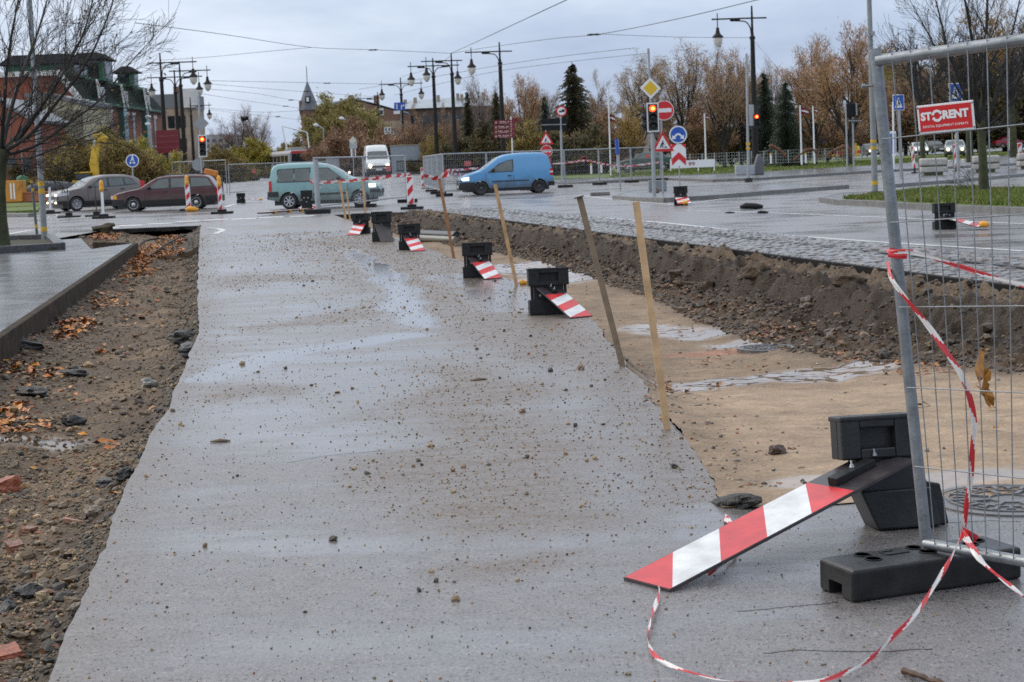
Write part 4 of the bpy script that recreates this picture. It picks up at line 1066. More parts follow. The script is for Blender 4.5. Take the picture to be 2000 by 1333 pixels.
# ---- stakes
def stake(bx, by, tx_, ty_, w, mat, label, zf=None, sink=.12, dy=0.0, th=.02):
    b = Pz(bx, by, zf) if zf else P(bx, by)
    t = A(tx_, ty_, b.y + dy); d = (t - b).normalized()
    o_ = thing('wooden_stake', label, 'stake', tuple(b), 0, 'wooden stakes along the excavation')
    mb = MB(); mb.bar(d * -sink, t - b, w, th, 0, up=(0, 1, 0)); mb.bar(t - b, t - b + d * .001, w * .96, th * .9, 0, up=(0, 1, 0))
    mb.build('shaft', mat, o_, bevel=.003)
    return o_
stake(1303, 838, 1242, 395, .041, wood_new, 'pale new stake leaning at the asphalt edge, nearest the camera', th=.022)
s3 = stake(1216, 716, 1132, 386, .046, wood_old, 'weathered grey stake with a bent metal top', th=.022)
mb = MB(); q = A(1132, 386, P(1216, 716).y) - P(1216, 716); mb.bar(q + Vector((-.04, -.012, -.006)), q + Vector((.03, -.012, .012)), .05, .008, 0); mb.build('bent_cap', M('rusty_cap', (.05, .04, .035), .5, .4, .3, 10), s3)
stake(1009, 558, 967, 361, .046, M('stake_amber', (.45, .25, .10), .5, 0, .3, 4, .1, 30, c2=(.52, .33, .17)), 'wet amber stake between two toppled beacons, pale sawn top')
s1 = stake(886, 502, 857, 345, .05, wood_brown, 'brown stake with tape knotted at its top, behind the blue van', zf=None)
p = A(857, 348, P(886, 502).y)
tape([p + Vector((-.25, -.03, .05)), p + Vector((-.08, -.05, .0)), p + Vector((.05, -.05, .03)), p + Vector((.18, -.03, .07))], .09, 'tape knotted on top of the brown stake', 2, 3, stripe=.09, name='tape_knot')
stake(675, 429, 663, 353, .07, wood_new, 'pale stake in front of the teal van door, taller of the left pair')
stake(683, 424, 677, 373, .05, wood_new, 'short thin pale stake beside the taller one before the teal van')
stake(714, 421, 708, 352, .07, wood_new, 'pale stake in front of the teal van front wheel')
# ---- small things around the excavation
p0_, p1_ = Pz(806, 470, z_right), Pz(884, 469, z_right)
for dz, dy, mt_, lab, r in ((.16, .5, M('black_pipe', (.03, .033, .036), .3, 0, .3, 4), 'dark plastic pipe end in the far excavation', .12), (.10, -.45, M('grey_pipe', (.24, .23, .20), .4, 0, .2, 4), 'pale grey pipe lying before the dark one', .085)):
    mb = MB(); a, b = p0_ + Vector((0, dy, dz)), p1_ + Vector((.1, dy, dz)); mb.tube([a - b, (a - b) * .5, Vector((0, 0, 0))], r, 14, 0, True)
    tag(mb.build('pipe', mt_, None, loc=tuple(b)), lab, 'pipe', 'pipes in the excavation')
def manhole(p, r, lab, ring=True, tilt=0):
    t = thing('manhole_cover', lab, 'manhole cover', tuple(p))
    iron = M('wet_cast_iron', (.15, .145, .147), .4, .1, .3, 12, .3, 40, rv=.15)
    mb = MB(); mb.lathe([(r*1.16, -.05), (r*1.16, .006), (r*1.03, .008), (r*1.03, -.004), (r*1.005, -.004), (r, .004), (0, .004)], 48, 0, smooth=False); mb.build('cover', iron, t)
    mb = MB()
    for rr in (r*.93, r*.62, r*.3):
        mb.lathe([(rr, .0), (rr, .011), (rr*.955, .011), (rr*.955, .0)], 40, 0, smooth=False)
    for k in range(24):
        a = 2*math.pi*k/24; c, s_ = math.cos(a), math.sin(a); mb.bar((c*r*.66, s_*r*.66, .008), (c*r*(.78 if k % 2 else .9), s_*r*(.78 if k % 2 else .9), .008), .018, .012)
        if k % 2: mb.bar((math.cos(a-.08)*r*.80, math.sin(a-.08)*r*.80, .008), (math.cos(a+.08)*r*.80, math.sin(a+.08)*r*.80, .008), .016, .012)
    for k in range(8):
        a = 2*math.pi*k/8 + .2; mb.bar((math.cos(a)*r*.33, math.sin(a)*r*.33, .008), (math.cos(a)*r*.58, math.sin(a)*r*.58, .008), .02, .012)
    mb.build('raised_pattern', iron, t)
    return t
manhole(P(1972, 977, .002), .30, 'round patterned manhole cover in the asphalt behind the fence')
q = Pz(1495, 681, z_right); manhole(q + Vector((0, 0, .012)), .26, 'manhole cover in a puddle on the dug floor')
mb = MB()
a_ = [Pz(288, 503, z_left), Pz(330, 485, z_left) + Vector((0, 0, .12)), Pz(362, 470, z_left) + Vector((0, 0, .14)), Pz(372, 476, z_left) + Vector((0, 0, .12)), Pz(376, 500, z_left)]
b0 = a_[0].copy(); mb.tube([p - b0 for p in spline(a_, 5)], .028, 8)
tag(mb.build('steel_bar', M('rusty_bar', (.03, .02, .016), .8, 0, .3, 9), loc=tuple(b0)), 'bent rusty bar standing out of the leafy trench', 'steel bar')
mb = MB()
a_ = [Pz(266, 492, z_left) + Vector((0, 0, .05)), Pz(285, 482, z_left) + Vector((0, 0, .16)), Pz(318, 478, z_left) + Vector((0, 0, .16)), Pz(336, 482, z_left) + Vector((0, 0, .1)), Pz(345, 492, z_left)]
b0 = a_[0].copy(); mb.tube([p - b0 for p in spline(a_, 5)], .026, 8)
tag(mb.build('steel_bar', MATS['rusty_bar']), 'curved rusty bar arching over orange leaves near the kerb', 'steel bar').location = b0
mb = MB(); p = P(1030, 556); pl = M('yellow_plastic', (.62, .28, .01), .35, 0, .1, 8)
mb.tube([Vector((.085 + .075*math.cos(a), 0, .02 + .075*math.sin(a))) for a in [R(10*i) for i in range(0, 19)]], .022, 8)
mb.tube([Vector((-.01, 0, .02)), Vector((-.06, -.02, .03)), Vector((-.10, -.02, .02))], [.022, .04, .03], 8)
tag(mb.build('pipe_clip', pl, loc=(p.x, p.y, 0)), 'yellow plastic clip on the asphalt by the amber stake', 'clip')
wd = P(1765, 1312, .012); we = P(1852, 1342, .012)
mb = MB(); d = we - wd; mb.m = Matrix.Translation((0, 0, 0)); r2 = random.Random(3)
pts_ = [Vector((0, 0, 0)) + d * (i/9) + Vector((0, 0, r2.uniform(0, .006))) for i in range(10)]
mb.tube(pts_, [r2.uniform(.006, .013) for _ in pts_], 6, smooth=False)
tag(mb.build('wood_splinter', M('dark_wet_wood', (.07, .035, .02), .6, 0, .4, 20, .3, 60), loc=tuple(wd)), 'dark wet splinter of wood at the lower right border', 'wood')
# withered leaf caught in the fence
lc = onf(1921, 745, .028)
def px2(dx, dy, o=0.0): return onf(1921 + dx, 745 + dy, .028 + o) - lc
out = [(-8, -62), (2, -58), (-4, -48), (-2, -30), (8, -26), (15, -20), (14, -2), (6, 2), (12, 6), (10, 14), (18, 22), (22, 32), (20, 50), (15, 46), (12, 52), (5, 44), (0, 30), (-6, 24), (-4, 12), (-16, 8), (-10, 0), (-14, -10), (-18, -24), (-14, -40)]
mb = MB(); vs = [px2(x, y, .012*math.sin(x*.2 + y*.11)) for x, y in out] + [px2(0, -5, .02), px2(4, 25, .015)]
n = len(out)
fs = []
for i in range(n):
    c = n if out[i][1] + out[(i+1) % n][1] < 20 else n + 1
    fs.append((c, i, (i+1) % n))
fs.append((n, n+1, 8)); fs.append((n, 17, n+1))
mb.add(vs, fs); mb.tube([px2(-8, -62), px2(2, -64, .01), px2(6, -70, .02)], .0015, 5)
tag(mb.build('withered_leaf', M('withered_leaf', (.26, .10, .015), .5, 0, .35, 40, c2=(.34, .15, .02)), loc=tuple(lc)), 'torn brown leaf caught in the wire fence', 'leaf')
# curled twig bits on the asphalt
for px, py, l_, a, lab in ((935, 742, .13, .25, 'flat brown bark strip on the asphalt left of the dark clod'), (430, 862, .12, .05, 'thin dark twig on the asphalt near the left edge')):
    p = P(px, py, .006); mb = MB(); mb.tube([Vector((-l_/2, -.02*a, 0)), Vector((0, .01, .004)), Vector((l_/2, .03*a, 0))], [.004, .012, .005], 6)
    tag(mb.build('twig', wood_old, loc=tuple(p)), lab, 'twig').rotation_euler = (0, 0, a)
# ================================================================ VEHICLES
def smooth_curve(pts):
    pts = sorted(pts)
    xs = [p[0] for p in pts]; zs = [p[1] for p in pts]
    n = len(pts); m = []
    for i in range(n):
        if i in (0, n-1): m.append(0 if n < 2 else (zs[min(i+1, n-1)] - zs[max(i-1, 0)]) / (xs[min(i+1, n-1)] - xs[max(i-1, 0)]))
        else:
            d0, d1 = (zs[i]-zs[i-1])/(xs[i]-xs[i-1]), (zs[i+1]-zs[i])/(xs[i+1]-xs[i])
            m.append(0 if d0*d1 <= 0 else 2*d0*d1/(d0+d1))
    def f(x):
        x = min(max(x, xs[0]), xs[-1])
        for i in range(n-1):
            if x <= xs[i+1]:
                h = xs[i+1]-xs[i]; t = (x-xs[i])/h
                return (2*t**3-3*t*t+1)*zs[i] + (t**3-2*t*t+t)*h*m[i] + (-2*t**3+3*t*t)*zs[i+1] + (t**3-t*t)*h*m[i+1]
        return zs[-1]
    return f
WHEELS = {}
def wheel_mesh(r, style, rim):
    k = (round(r, 3), style, rim.name)
    if k in WHEELS: return WHEELS[k]
    Y = Matrix.Rotation(R(-90), 3, 'X')     # axis along +y, outer face at +y
    mb = MB(); w = .19
    mb.lathe([(r*.62, -w/2), (r*.93, -w/2), (r, -w*.3), (r, w*.3), (r*.93, w/2), (r*.68, w/2), (r*.64, w*.42)], 28, 0, ax=Y)
    ty = mb.mesh('tyre', [tyre_mat])
    mb = MB()
    if style == 'alloy':
        mb.lathe([(r*.64, w*.40), (r*.67, w*.46), (r*.62, w*.48), (r*.58, w*.42)], 28, 0, ax=Y)
        mb.lathe([(r*.16, w*.3), (r*.15, w*.46), (0, w*.47)], 14, 0, ax=Y)
        for i in range(7):
            a = 2*math.pi*i/7; c, s = math.cos(a), math.sin(a)
            mb.bar((c*r*.1, w*.43, s*r*.1), (c*r*.62, w*.44, s*r*.62), r*.12, .02, 0, up=(0, 1, 0), w1=r*.17)
        mb.lathe([(r*.6, w*.1), (0, w*.1)], 20, 1, ax=Y)
    else:
        mb.lathe([(r*.64, w*.40), (r*.66, w*.46), (r*.60, w*.44), (r*.52, w*.28), (r*.36, w*.36), (r*.22, w*.46), (r*.16, w*.50), (0, w*.5)], 28, 0, ax=Y)
        for i in range(8):
            a = 2*math.pi*i/8; mb.lathe([(r*.06, 0), (0, .003)], 8, 1, (math.cos(a)*r*.46, w*.335, math.sin(a)*r*.46), Y)
    ri = mb.mesh('rim', [rim, trim_black])
    WHEELS[k] = (ty, ri); return WHEELS[k]
class Car:
    def __init__(c, name, label, cat, loc, rotz, L, W, prof, belt, wheels, wr, paint, sill=.27, rim=rim_mat, style='alloy', group='cars and vans in the junction', s=1.0, nose=.22, tail=.10, tumble=.15, crown=.03):
        c.t = thing(name, label, cat, tuple(loc), rotz, group, s)
        c.L, c.W, c.top, c.belt, c.sill, c.nose, c.tail, c.tum, c.wheels, c.wr = L, W, smooth_curve(prof), belt, sill, nose, tail, tumble, wheels, wr
        c.H = max(z for _, z in prof)
        NS, NR, K = 84, 16, 8
        rp = [0, .06, .13, .22, .31, .40, .48, .56, .64, .72, .79, .86, .91, .95, .98, 1.0]
        mb = MB(); ss = [L * (.5 - .5*math.cos(math.pi*(i/NS))) * .35 + L * i/NS * .65 for i in range(NS+1)]
        vs = []
        for s_ in ss:
            t, b = c.top(s_), c.bot(s_); b = min(b, t - .02)
            colv = []
            for r_ in rp:
                z = b + (t-b)*r_; y = c.hw(s_, z)
                y -= (.055 if r_ == 1 else .022 if r_ == .98 else .006 if r_ == .95 else 0)
                colv.append((y, z))
            ring = [(L/2 - s_, y, z) for y, z in colv]
            yt, zt = colv[-1]
            for k in range(1, K): ring.append((L/2 - s_, yt*(1-2*k/K), zt + crown*(1-(1-2*k/K)**2)))
            ring += [(L/2 - s_, -y, z) for y, z in reversed(colv)]
            vs += ring
        n = 2*len(rp) + K - 1
        fs = [(i*n+k, i*n+k+1, (i+1)*n+k+1, (i+1)*n+k) for i in range(NS) for k in range(n-1)]
        for e in (0, NS):
            q = [e*n + k for k in range(n)]; fs.append(tuple(q if e == 0 else q[::-1]))
        mb.add(vs, [f[::-1] for f in fs], 0, True)
        mb.build('body', paint, c.t)
        mb = MB(); mb.boxz(-L/2+.25, L/2-.25, -W/2+.12, W/2-.12, .16, sill+.25); mb.build('underbody', trim_black, c.t)
        ty, ri = wheel_mesh(wr, style, rim)
        for ws in wheels:
            for sd in (1, -1):
                o = bpy.data.objects.new('wheel', ty); COL.objects.link(o); o.parent = c.t
                o.location = (L/2 - ws, sd*(W/2 - .105), wr); o.rotation_euler = (0, 0, 0 if sd > 0 else math.pi)
                q = bpy.data.objects.new('rim', ri); COL.objects.link(q); q.parent = o
    def bot(c, s):
        b = c.sill + .05*max(0, 1 - s/.5) + .10*max(0, 1 - (c.L-s)/.5)
        for ws in c.wheels:
            ra = c.wr * 1.17
            if abs(s - ws) < ra: b = max(b, c.wr + math.sqrt(ra*ra - (s-ws)**2))
        return b
    def hw(c, s, z):
        w = c.W/2
        w -= c.nose * max(0, 1 - s/.75)**2.2 + c.tail * max(0, 1 - (c.L-s)/.45)**2
        if z > c.belt: w -= c.tum * ((z-c.belt)/(c.H-c.belt))**1.25
        if z < .5: w -= .05*((.5-z)/.3)
        return w
    def patch(c, nm, mat, s0, s1, z0, z1, off=.008, sides=(1, -1), n=8, parent=None, wrap=False):
        o = None
        for sd in sides:
            mb = MB(); vs = []
            for i in range(n+1):
                s = s0 + (s1-s0)*i/n
                lo, hi = (z0(s) if callable(z0) else z0), (z1(s) if callable(z1) else z1)
                for j in range(4):
                    z = lo + (hi-lo)*j/3; vs.append((c.L/2 - s + (off if s < .02 else 0), sd*(c.hw(s, z) + off), z))
            fs = [(i*4+j, i*4+j+1, (i+1)*4+j+1, (i+1)*4+j) for i in range(n) for j in range(3)]
            mb.add(vs, fs if sd < 0 else [f[::-1] for f in fs], 0, True)
            if wrap:                                  # across the nose or tail
                e = 0 if wrap == 'front' else n
                q = vs[e*4:e*4+4]; xo = off if wrap == 'front' else -off
                a = [(x + xo, y, z) for x, y, z in q]; b2 = [(x + xo, 0, z) for x, y, z in q]
                mb.add(a + b2, [(j, j+1, j+5, j+4) if (sd > 0) == (wrap == 'front') else (j, j+4, j+5, j+1) for j in range(3)], 0, True)
            o = mb.build(nm, mat, parent or c.t)
        return o
    def glass(c, polys, frame=True, mat=None, off=.016):
        for p in polys:
            for sd in (1, -1):
                mb = MB()
                if frame:
                    cx_, cz_ = sum(q[0] for q in p)/len(p), sum(q[1] for q in p)/len(p)
                    e = [(s + (.035 if s > cx_ else -.035), z + (.03 if z > cz_ else -.03)) for s, z in p]
                    f_ = MB(); f_.add([(c.L/2 - s, sd*(c.hw(s, z) + off*.5), z) for s, z in e], [tuple(range(len(e)))] )
                    fo = f_.build('window_frame', trim_black, c.t)
                mb.add([(c.L/2 - s, sd*(c.hw(s, z) + off), z) for s, z in p], [tuple(range(len(p)))])
                mb.build('window', mat or glass_car, fo if frame else c.t)
    def screen(c, s0, s1, nm='windscreen', inset=.10, mat=None, crown=.03):
        mb = MB(); vs = []; n = 8; K = 8
        for i in range(n+1):
            s = s0 + (s1-s0)*i/n; z = c.top(s); w = c.hw(s, z) - .055 - inset*.5
            dz = (c.top(s+.02)-c.top(s-.02))/.04; ln = math.hypot(1, dz); ox, oz = dz/ln*.012, 1/ln*.012
            for k in range(K+1):
                u = 1-2*k/K; vs.append((c.L/2 - s + ox, w*u, z + crown*(1-u*u) + oz))
        mb.add(vs, [(i*(K+1)+k, i*(K+1)+k+1, (i+1)*(K+1)+k+1, (i+1)*(K+1)+k)[::-1] for i in range(n) for k in range(K)], 0, True)
        return mb.build(nm, mat or glass_car, c.t)
    def mirror(c, s, z, mat=trim_black):
        for sd in (1, -1):
            mb = MB(); y = sd*(c.hw(s, z) + .10); mb.lathe([(0, -.08), (.07, -.06), (.09, 0), (.07, .06), (0, .08)], 10, 0, (c.L/2 - s, y, z + .03)); mb.bar((c.L/2 - s, sd*c.hw(s, z), z - .02), (c.L/2 - s, y, z), .05, .04)
            mb.build('mirror', mat, c.t)
    def seam(c, s, z0, z1):
        c.patch('door_seam', trim_black, s-.008, s+.008, z0, z1, .004, n=1)
    def handle(c, s, z, mat=trim_black):
        for sd in (1, -1):
            mb = MB(); mb.box((c.L/2 - s, sd*(c.hw(s, z) + .02), z), (.17, .035, .035)); mb.build('door_handle', mat, c.t, bevel=.008)
    def lamp(c, nm, s, z, r, mat, sides=(1, -1), ys=None, sx=1.0):
        for sd in sides:
            mb = MB(); y = ys if ys is not None else c.hw(s, z) - .06
            mb.lathe([(0, .06), (r*.6, .045), (r, .0), (r, -.05)], 14, 0, (0, 0, 0), Matrix.Rotation(R(90), 3, 'Y'))
            o = mb.build(nm, mat, c.t); o.location = (c.L/2 - s, sd*y, z); o.scale = (1, sx, 1)
    def plate(c, front=True, z=.45, w=.52):
        mb = MB(); x = c.L/2 + .025 if front else -c.L/2 - .02
        mb.box((x, 0, z), (.012, w, .11)); mb.build('number_plate', sign_white, c.t)
def cpaint(n, c, c2=None):
    if n in MATS: return MATS[n]
    ma = M(n, c, .3, 0, .06, 2.5, c2=c2, coat=.35, spec=.5); nt = ma.node_tree; b = nt.nodes['Principled BSDF']; L = nt.links.new   # road dirt thrown up along the lower body
    src = b.inputs['Base Color'].links[0].from_socket; tc = nd(nt, 'ShaderNodeTexCoord'); sx = nd(nt, 'ShaderNodeSeparateXYZ'); L(tc.outputs['Object'], sx.inputs[0])
    nz = nd(nt, 'ShaderNodeTexNoise', Scale=3.5, Detail=6.0); L(tc.outputs['Object'], nz.inputs['Vector'])
    ad = nd(nt, 'ShaderNodeMath', operation='MULTIPLY_ADD'); L(nz.outputs['Fac'], ad.inputs[0]); ad.inputs[1].default_value = -.7; L(sx.outputs['Z'], ad.inputs[2])
    mr = nd(nt, 'ShaderNodeMapRange', interpolation_type='SMOOTHSTEP')
    for k, v in (('From Min', -.05), ('From Max', .55), ('To Min', .75), ('To Max', .05)): mr.inputs[k].default_value = v
    L(ad.outputs[0], mr.inputs['Value']); mx = nd(nt, 'ShaderNodeMix', data_type='RGBA'); L(mr.outputs['Result'], mx.inputs[0]); L(src, mx.inputs[6]); mx.inputs[7].default_value = (.10, .09, .08, 1); L(mx.outputs[2], b.inputs['Base Color'])
    return ma
# --- blue panel van
p = (P(928, 384) + P(1042, 376.5)) / 2
dv = P(928, 384) - P(1042, 376.5)
van = Car('panel_van', 'light blue panel van driving left past the wire fence', 'van', (p.x + .03, p.y + .85, 0), math.pi + R(7), 4.40, 1.80,
          [(0, .50), (.04, .72), (.21, .89), (.55, 1.01), (.95, 1.12), (1.42, 1.42), (1.82, 1.68), (2.2, 1.80), (3.0, 1.86), (3.85, 1.84), (4.08, 1.76), (4.2, 1.5), (4.31, 1.1), (4.38, .62), (4.4, .45)], 1.02, (.98, 3.68), .31, cpaint('light_blue_paint', (.105, .33, .62)), .30, steel_rim, 'steel', s=1.0)
van.glass([[(1.30, 1.05), (2.46, 1.07), (2.46, 1.56), (2.20, 1.53), (1.86, 1.39), (1.50, 1.17)]])
van.screen(1.0, 1.86)
van.patch('front_bumper', trim_black, .0, .70, .26, lambda s: .62, .012, wrap='front')
van.patch('rear_bumper', trim_black, 4.08, 4.40, .32, .52, .012, wrap='rear')
van.patch('side_trim', trim_black, 1.48, 3.2, .59, .64, .012, n=10)
van.patch('headlight', light_on, .10, .42, lambda s: .70, lambda s: .80 + .16*s, .01)
van.patch('tail_light', light_red, 4.20, 4.34, .80, 1.12, .01, n=3)
van.patch('reversing_light', sign_white, 4.19, 4.35, .93, 1.0, .013, n=2)
van.patch('grille', trim_black, .0, .12, .66, .72, .012, wrap='front')
van.mirror(1.55, 1.12); van.seam(1.22, .42, 1.04); van.seam(2.50, .42, 1.62); van.handle(2.3, .86); van.plate(True, .42)
# --- red estate car
p = (P(267, 415) + P(386, 408)) / 2
car = Car('estate_car', 'dark red estate car behind the striped beacons at the left', 'car', (p.x - .1, p.y + .85, 0), math.pi + R(3), 4.58, 1.72,
          [(0, .48), (.05, .66), (.2, .76), (.7, .87), (1.16, .95), (1.6, 1.2), (1.95, 1.38), (2.5, 1.44), (3.3, 1.44), (3.95, 1.40), (4.12, 1.34), (4.3, 1.1), (4.46, .88), (4.56, .78), (4.58, .5)], .90, (.93, 3.56), .30, cpaint('dark_red_paint', (.075, .012, .016)), .27, rim_mat, 'steel', tail=.08, s=1.02)
car.glass([[(1.50, .93), (2.45, .95), (2.45, 1.33), (2.05, 1.31)], [(2.55, .95), (3.28, .96), (3.28, 1.34), (2.55, 1.34)], [(3.38, .96), (4.26, .98), (4.06, 1.30), (3.38, 1.34)]])
car.screen(1.2, 1.95)
car.patch('front_bumper', trim_black, 0, .55, .26, .52, .014, wrap='front'); car.patch('rear_bumper', trim_black, 3.95, 4.58, .30, .56, .014, wrap='rear')
car.patch('side_trim', trim_black, 1.3, 3.2, .26, .46, .006, n=10)
car.patch('indicator', plastic_orange, .06, .24, .55, .70, .012, n=3); car.patch('tail_light', light_red, 4.42, 4.56, .60, .82, .012, n=3)
car.patch('headlight', light_off, 0, .06, .56, .70, .014, n=2, wrap='front')
car.mirror(1.62, .96); car.seam(1.42, .3, .92); car.seam(2.5, .3, 1.36); car.seam(3.33, .5, 1.36); car.handle(2.32, .80); car.handle(3.15, .80)
mb = MB()
for y in (.60, -.60):
    mb = MB(); mb.tube([(.1, y, 1.46), (.0, y, 1.50), (-1.5, y, 1.49), (-1.6, y, 1.44)], .018, 6); mb.build('roof_rail', trim_black, car.t)
# --- silver brown suv
p = P(160, 413)
suv = Car('suv', 'grey brown suv with lit headlights waiting behind the thin posts', 'car', (P(176, 411).x + .3, p.y + 1.9, 0), math.pi + R(33), 4.53, 1.80,
          [(0, .5), (.04, .78), (.2, .94), (.7, 1.05), (1.15, 1.13), (1.6, 1.42), (2.0, 1.6), (2.6, 1.68), (3.4, 1.67), (3.9, 1.58), (4.25, 1.35), (4.45, 1.0), (4.52, .7), (4.53, .5)], 1.08, (.92, 3.55), .345, cpaint('grey_brown_paint', (.19, .17, .165)), .34, rim_mat, 'alloy', s=.96)
suv.glass([[(1.55, 1.13), (2.52, 1.15), (2.5, 1.55), (2.15, 1.49)], [(2.6, 1.15), (3.36, 1.17), (3.3, 1.54), (2.6, 1.56)], [(3.44, 1.18), (4.02, 1.22), (3.72, 1.46), (3.4, 1.53)]])
suv.screen(1.18, 2.0)
suv.patch('headlight', light_off, .04, .55, lambda s: .74 + .1*s, lambda s: .88 + .12*s, .012)
suv.patch('lower_trim', trim_black, 0, .5, .36, .52, .012, wrap='front'); suv.patch('grille', trim_black, 0, .05, .60, .76, .014, n=2, wrap='front')
suv.patch('tail_light', light_red, 4.2, 4.44, .9, 1.36, .014, n=3); suv.patch('sill_trim', trim_black, 1.3, 3.15, .34, .48, .006)
suv.lamp('driving_light', -.03, .80, .06, light_on, ys=.62); suv.lamp('fog_light', -.03, .44, .05, light_warm, ys=.62)
suv.mirror(1.6, 1.14); suv.seam(1.5, .5, 1.14); suv.seam(2.56, .45, 1.56); suv.handle(2.4, .98); suv.handle(3.25, 1.0); suv.plate(True, .5)
# --- teal people carrier
p = (P(572, 409) + P(700, 404)) / 2
mpv = Car('family_van', 'pale teal family van crossing behind the wire fence', 'car', (p.x - .02, p.y + .85, 0), R(-2), 4.42, 1.74,
          [(0, .55), (.05, .74), (.25, .92), (.6, 1.03), (1.2, 1.16), (1.55, 1.40), (1.9, 1.60), (2.25, 1.72), (2.75, 1.77), (3.6, 1.77), (4.05, 1.74), (4.22, 1.62), (4.34, 1.1), (4.40, .7), (4.42, .5)], 1.06, (.80, 3.58), .315, cpaint('pale_teal_paint', (.25, .44, .45)), .30, rim_mat, 'alloy', nose=.30, s=1.0)
mpv.glass([[(1.38, 1.10), (2.40, 1.08), (2.40, 1.55), (2.02, 1.54)], [(2.72, 1.08), (3.32, 1.08), (3.32, 1.56), (2.72, 1.57)], [(3.36, 1.08), (3.98, 1.08), (3.98, 1.50), (3.90, 1.55), (3.36, 1.56)]])
mpv.screen(1.22, 2.05)
mpv.patch('front_bumper_insert', trim_black, 0, .38, .52, .66, .012, wrap='front'); mpv.patch('rear_bumper', trim_black, 3.98, 4.42, .5, .70, .012, wrap='rear')
mpv.patch('headlight', light_on, .16, .42, lambda s: .74, lambda s: .86 + .1*s, .012, sides=(-1, 1)); mpv.patch('tail_light', light_red, 4.24, 4.36, .72, 1.12, .012, n=3)
mpv.patch('side_trim', trim_black, 1.3, 2.6, .52, .59, .014); mpv.mirror(1.6, 1.12); mpv.seam(1.25, .45, 1.12); mpv.seam(2.56, .45, 1.6); mpv.handle(2.35, .95)
mb = MB(); mb.tube([(-2.18, -.1, .42), (-2.32, -.1, .40), (-2.36, -.1, .48)], .025, 6); mb.build('tow_bar', trim_black, mpv.t)
# --- white van and the car behind it, up the street
vz = A(737, 345, 143)
wv = Car('delivery_van', 'white high roofed van coming up the street with both headlights lit', 'van', tuple(vz), R(-90 + 8), 5.3, 1.98,
         [(0, .62), (.05, .95), (.25, 1.14), (.75, 1.30), (1.1, 1.5), (1.55, 1.98), (1.8, 2.32), (2.1, 2.52), (2.6, 2.6), (4.9, 2.6), (5.25, 2.5), (5.3, .6)], 1.3, (.95, 4.2), .34, cpaint('white_van_paint', (.74, .75, .76)), .34, rim_mat, 'steel', tumble=.16, nose=.16)
wv.screen(.98, 1.62, inset=.12); wv.glass([[(1.35, 1.35), (2.2, 1.35), (2.2, 1.9), (1.75, 1.88)]])
wv.patch('front_bumper', trim_black, 0, .5, .34, .66, .014, wrap='front'); wv.patch('grille', trim_black, 0, .06, .74, .90, .02, n=2, wrap='front')
wv.lamp('headlight', -.04, .90, .15, light_warm, ys=.72); wv.mirror(1.35, 1.5); wv.plate(True, .58)
mb = MB(); mb.m = Matrix.Translation((2.56, 0, 1.16)) @ Matrix.Rotation(R(90), 4, 'Z') @ Matrix.Rotation(R(-38), 4, 'X')
mb.build('badge', sign_white, wv.t) if False else None
def sedan(label, loc, rotz, col, s=1.0, lights=light_on, group='cars on the far streets', name='parked_car', lit=True):
    c = Car(name, label, 'car', tuple(loc), rotz, 4.4, 1.75, [(0, .5), (.05, .68), (.3, .8), (1.2, .95), (1.9, 1.36), (2.4, 1.43), (3.1, 1.41), (3.7, 1.1), (4.2, 1.0), (4.36, .8), (4.4, .5)], .92, (.85, 3.5), .31, col, .26, rim_mat, 'steel', group, s)
    c.glass([[(1.55, .98), (2.3, .98), (2.3, 1.31), (2.0, 1.30)], [(2.38, .98), (3.4, 1.0), (3.1, 1.28), (2.38, 1.32)]], frame=False)
    c.screen(1.25, 1.95)
    if lit: c.lamp('headlight', -.03, .64, .12, lights, ys=.60)
    else: c.patch('headlight', light_off, .03, .3, .6, .72, .012, n=3)
    c.patch('front_bumper', trim_black, 0, .25, .28, .42, .012, n=3, wrap='front'); c.plate(True, .48)
    c.patch('tail_light', light_red, 4.15, 4.38, .72, .9, .012, n=3)
    return c
dk = cpaint('steel_blue_paint', (.09, .11, .14)); sv = cpaint('silver_paint', (.34, .36, .38)); rd = cpaint('red_car_paint', (.32, .02, .04)); blk_p = cpaint('black_car_paint', (.02, .021, .024))
sedan('dark steel blue car behind the teal van with one bright headlight', A(690, 350, 160), R(-90 + 12), dk, 1.0, light_on, name='oncoming_car')
sedan('silver car with warm headlights between tree trunks at the far right', A(1865, 306, 150), R(-90 - 14), sv, 1.0, light_warm, name='oncoming_car')
sedan('white car with bright headlights beside the first tree trunk far right', A(1795, 303, 185), R(-90 - 6), cpaint('white_car_paint', (.7, .71, .72)), .95, light_on, name='oncoming_car')
sedan('black car behind the trunk between the two lit cars', A(1823, 300, 192), R(-80), blk_p, 1.0, lit=False)
sedan('red car at the far right edge behind the fence wires', A(1972, 289, 200), R(8), rd, .9, lit=False)
sedan('dark car with one lit headlight just left of the grey pole', A(1702, 306, 190), R(-90), blk_p, 1.0, light_warm, name='oncoming_car')
sedan('dark green car behind the wire fence left of the signal post', A(1262, 336, 125), R(175), cpaint('dark_green_paint', (.02, .06, .05)), 1.0, lit=False)
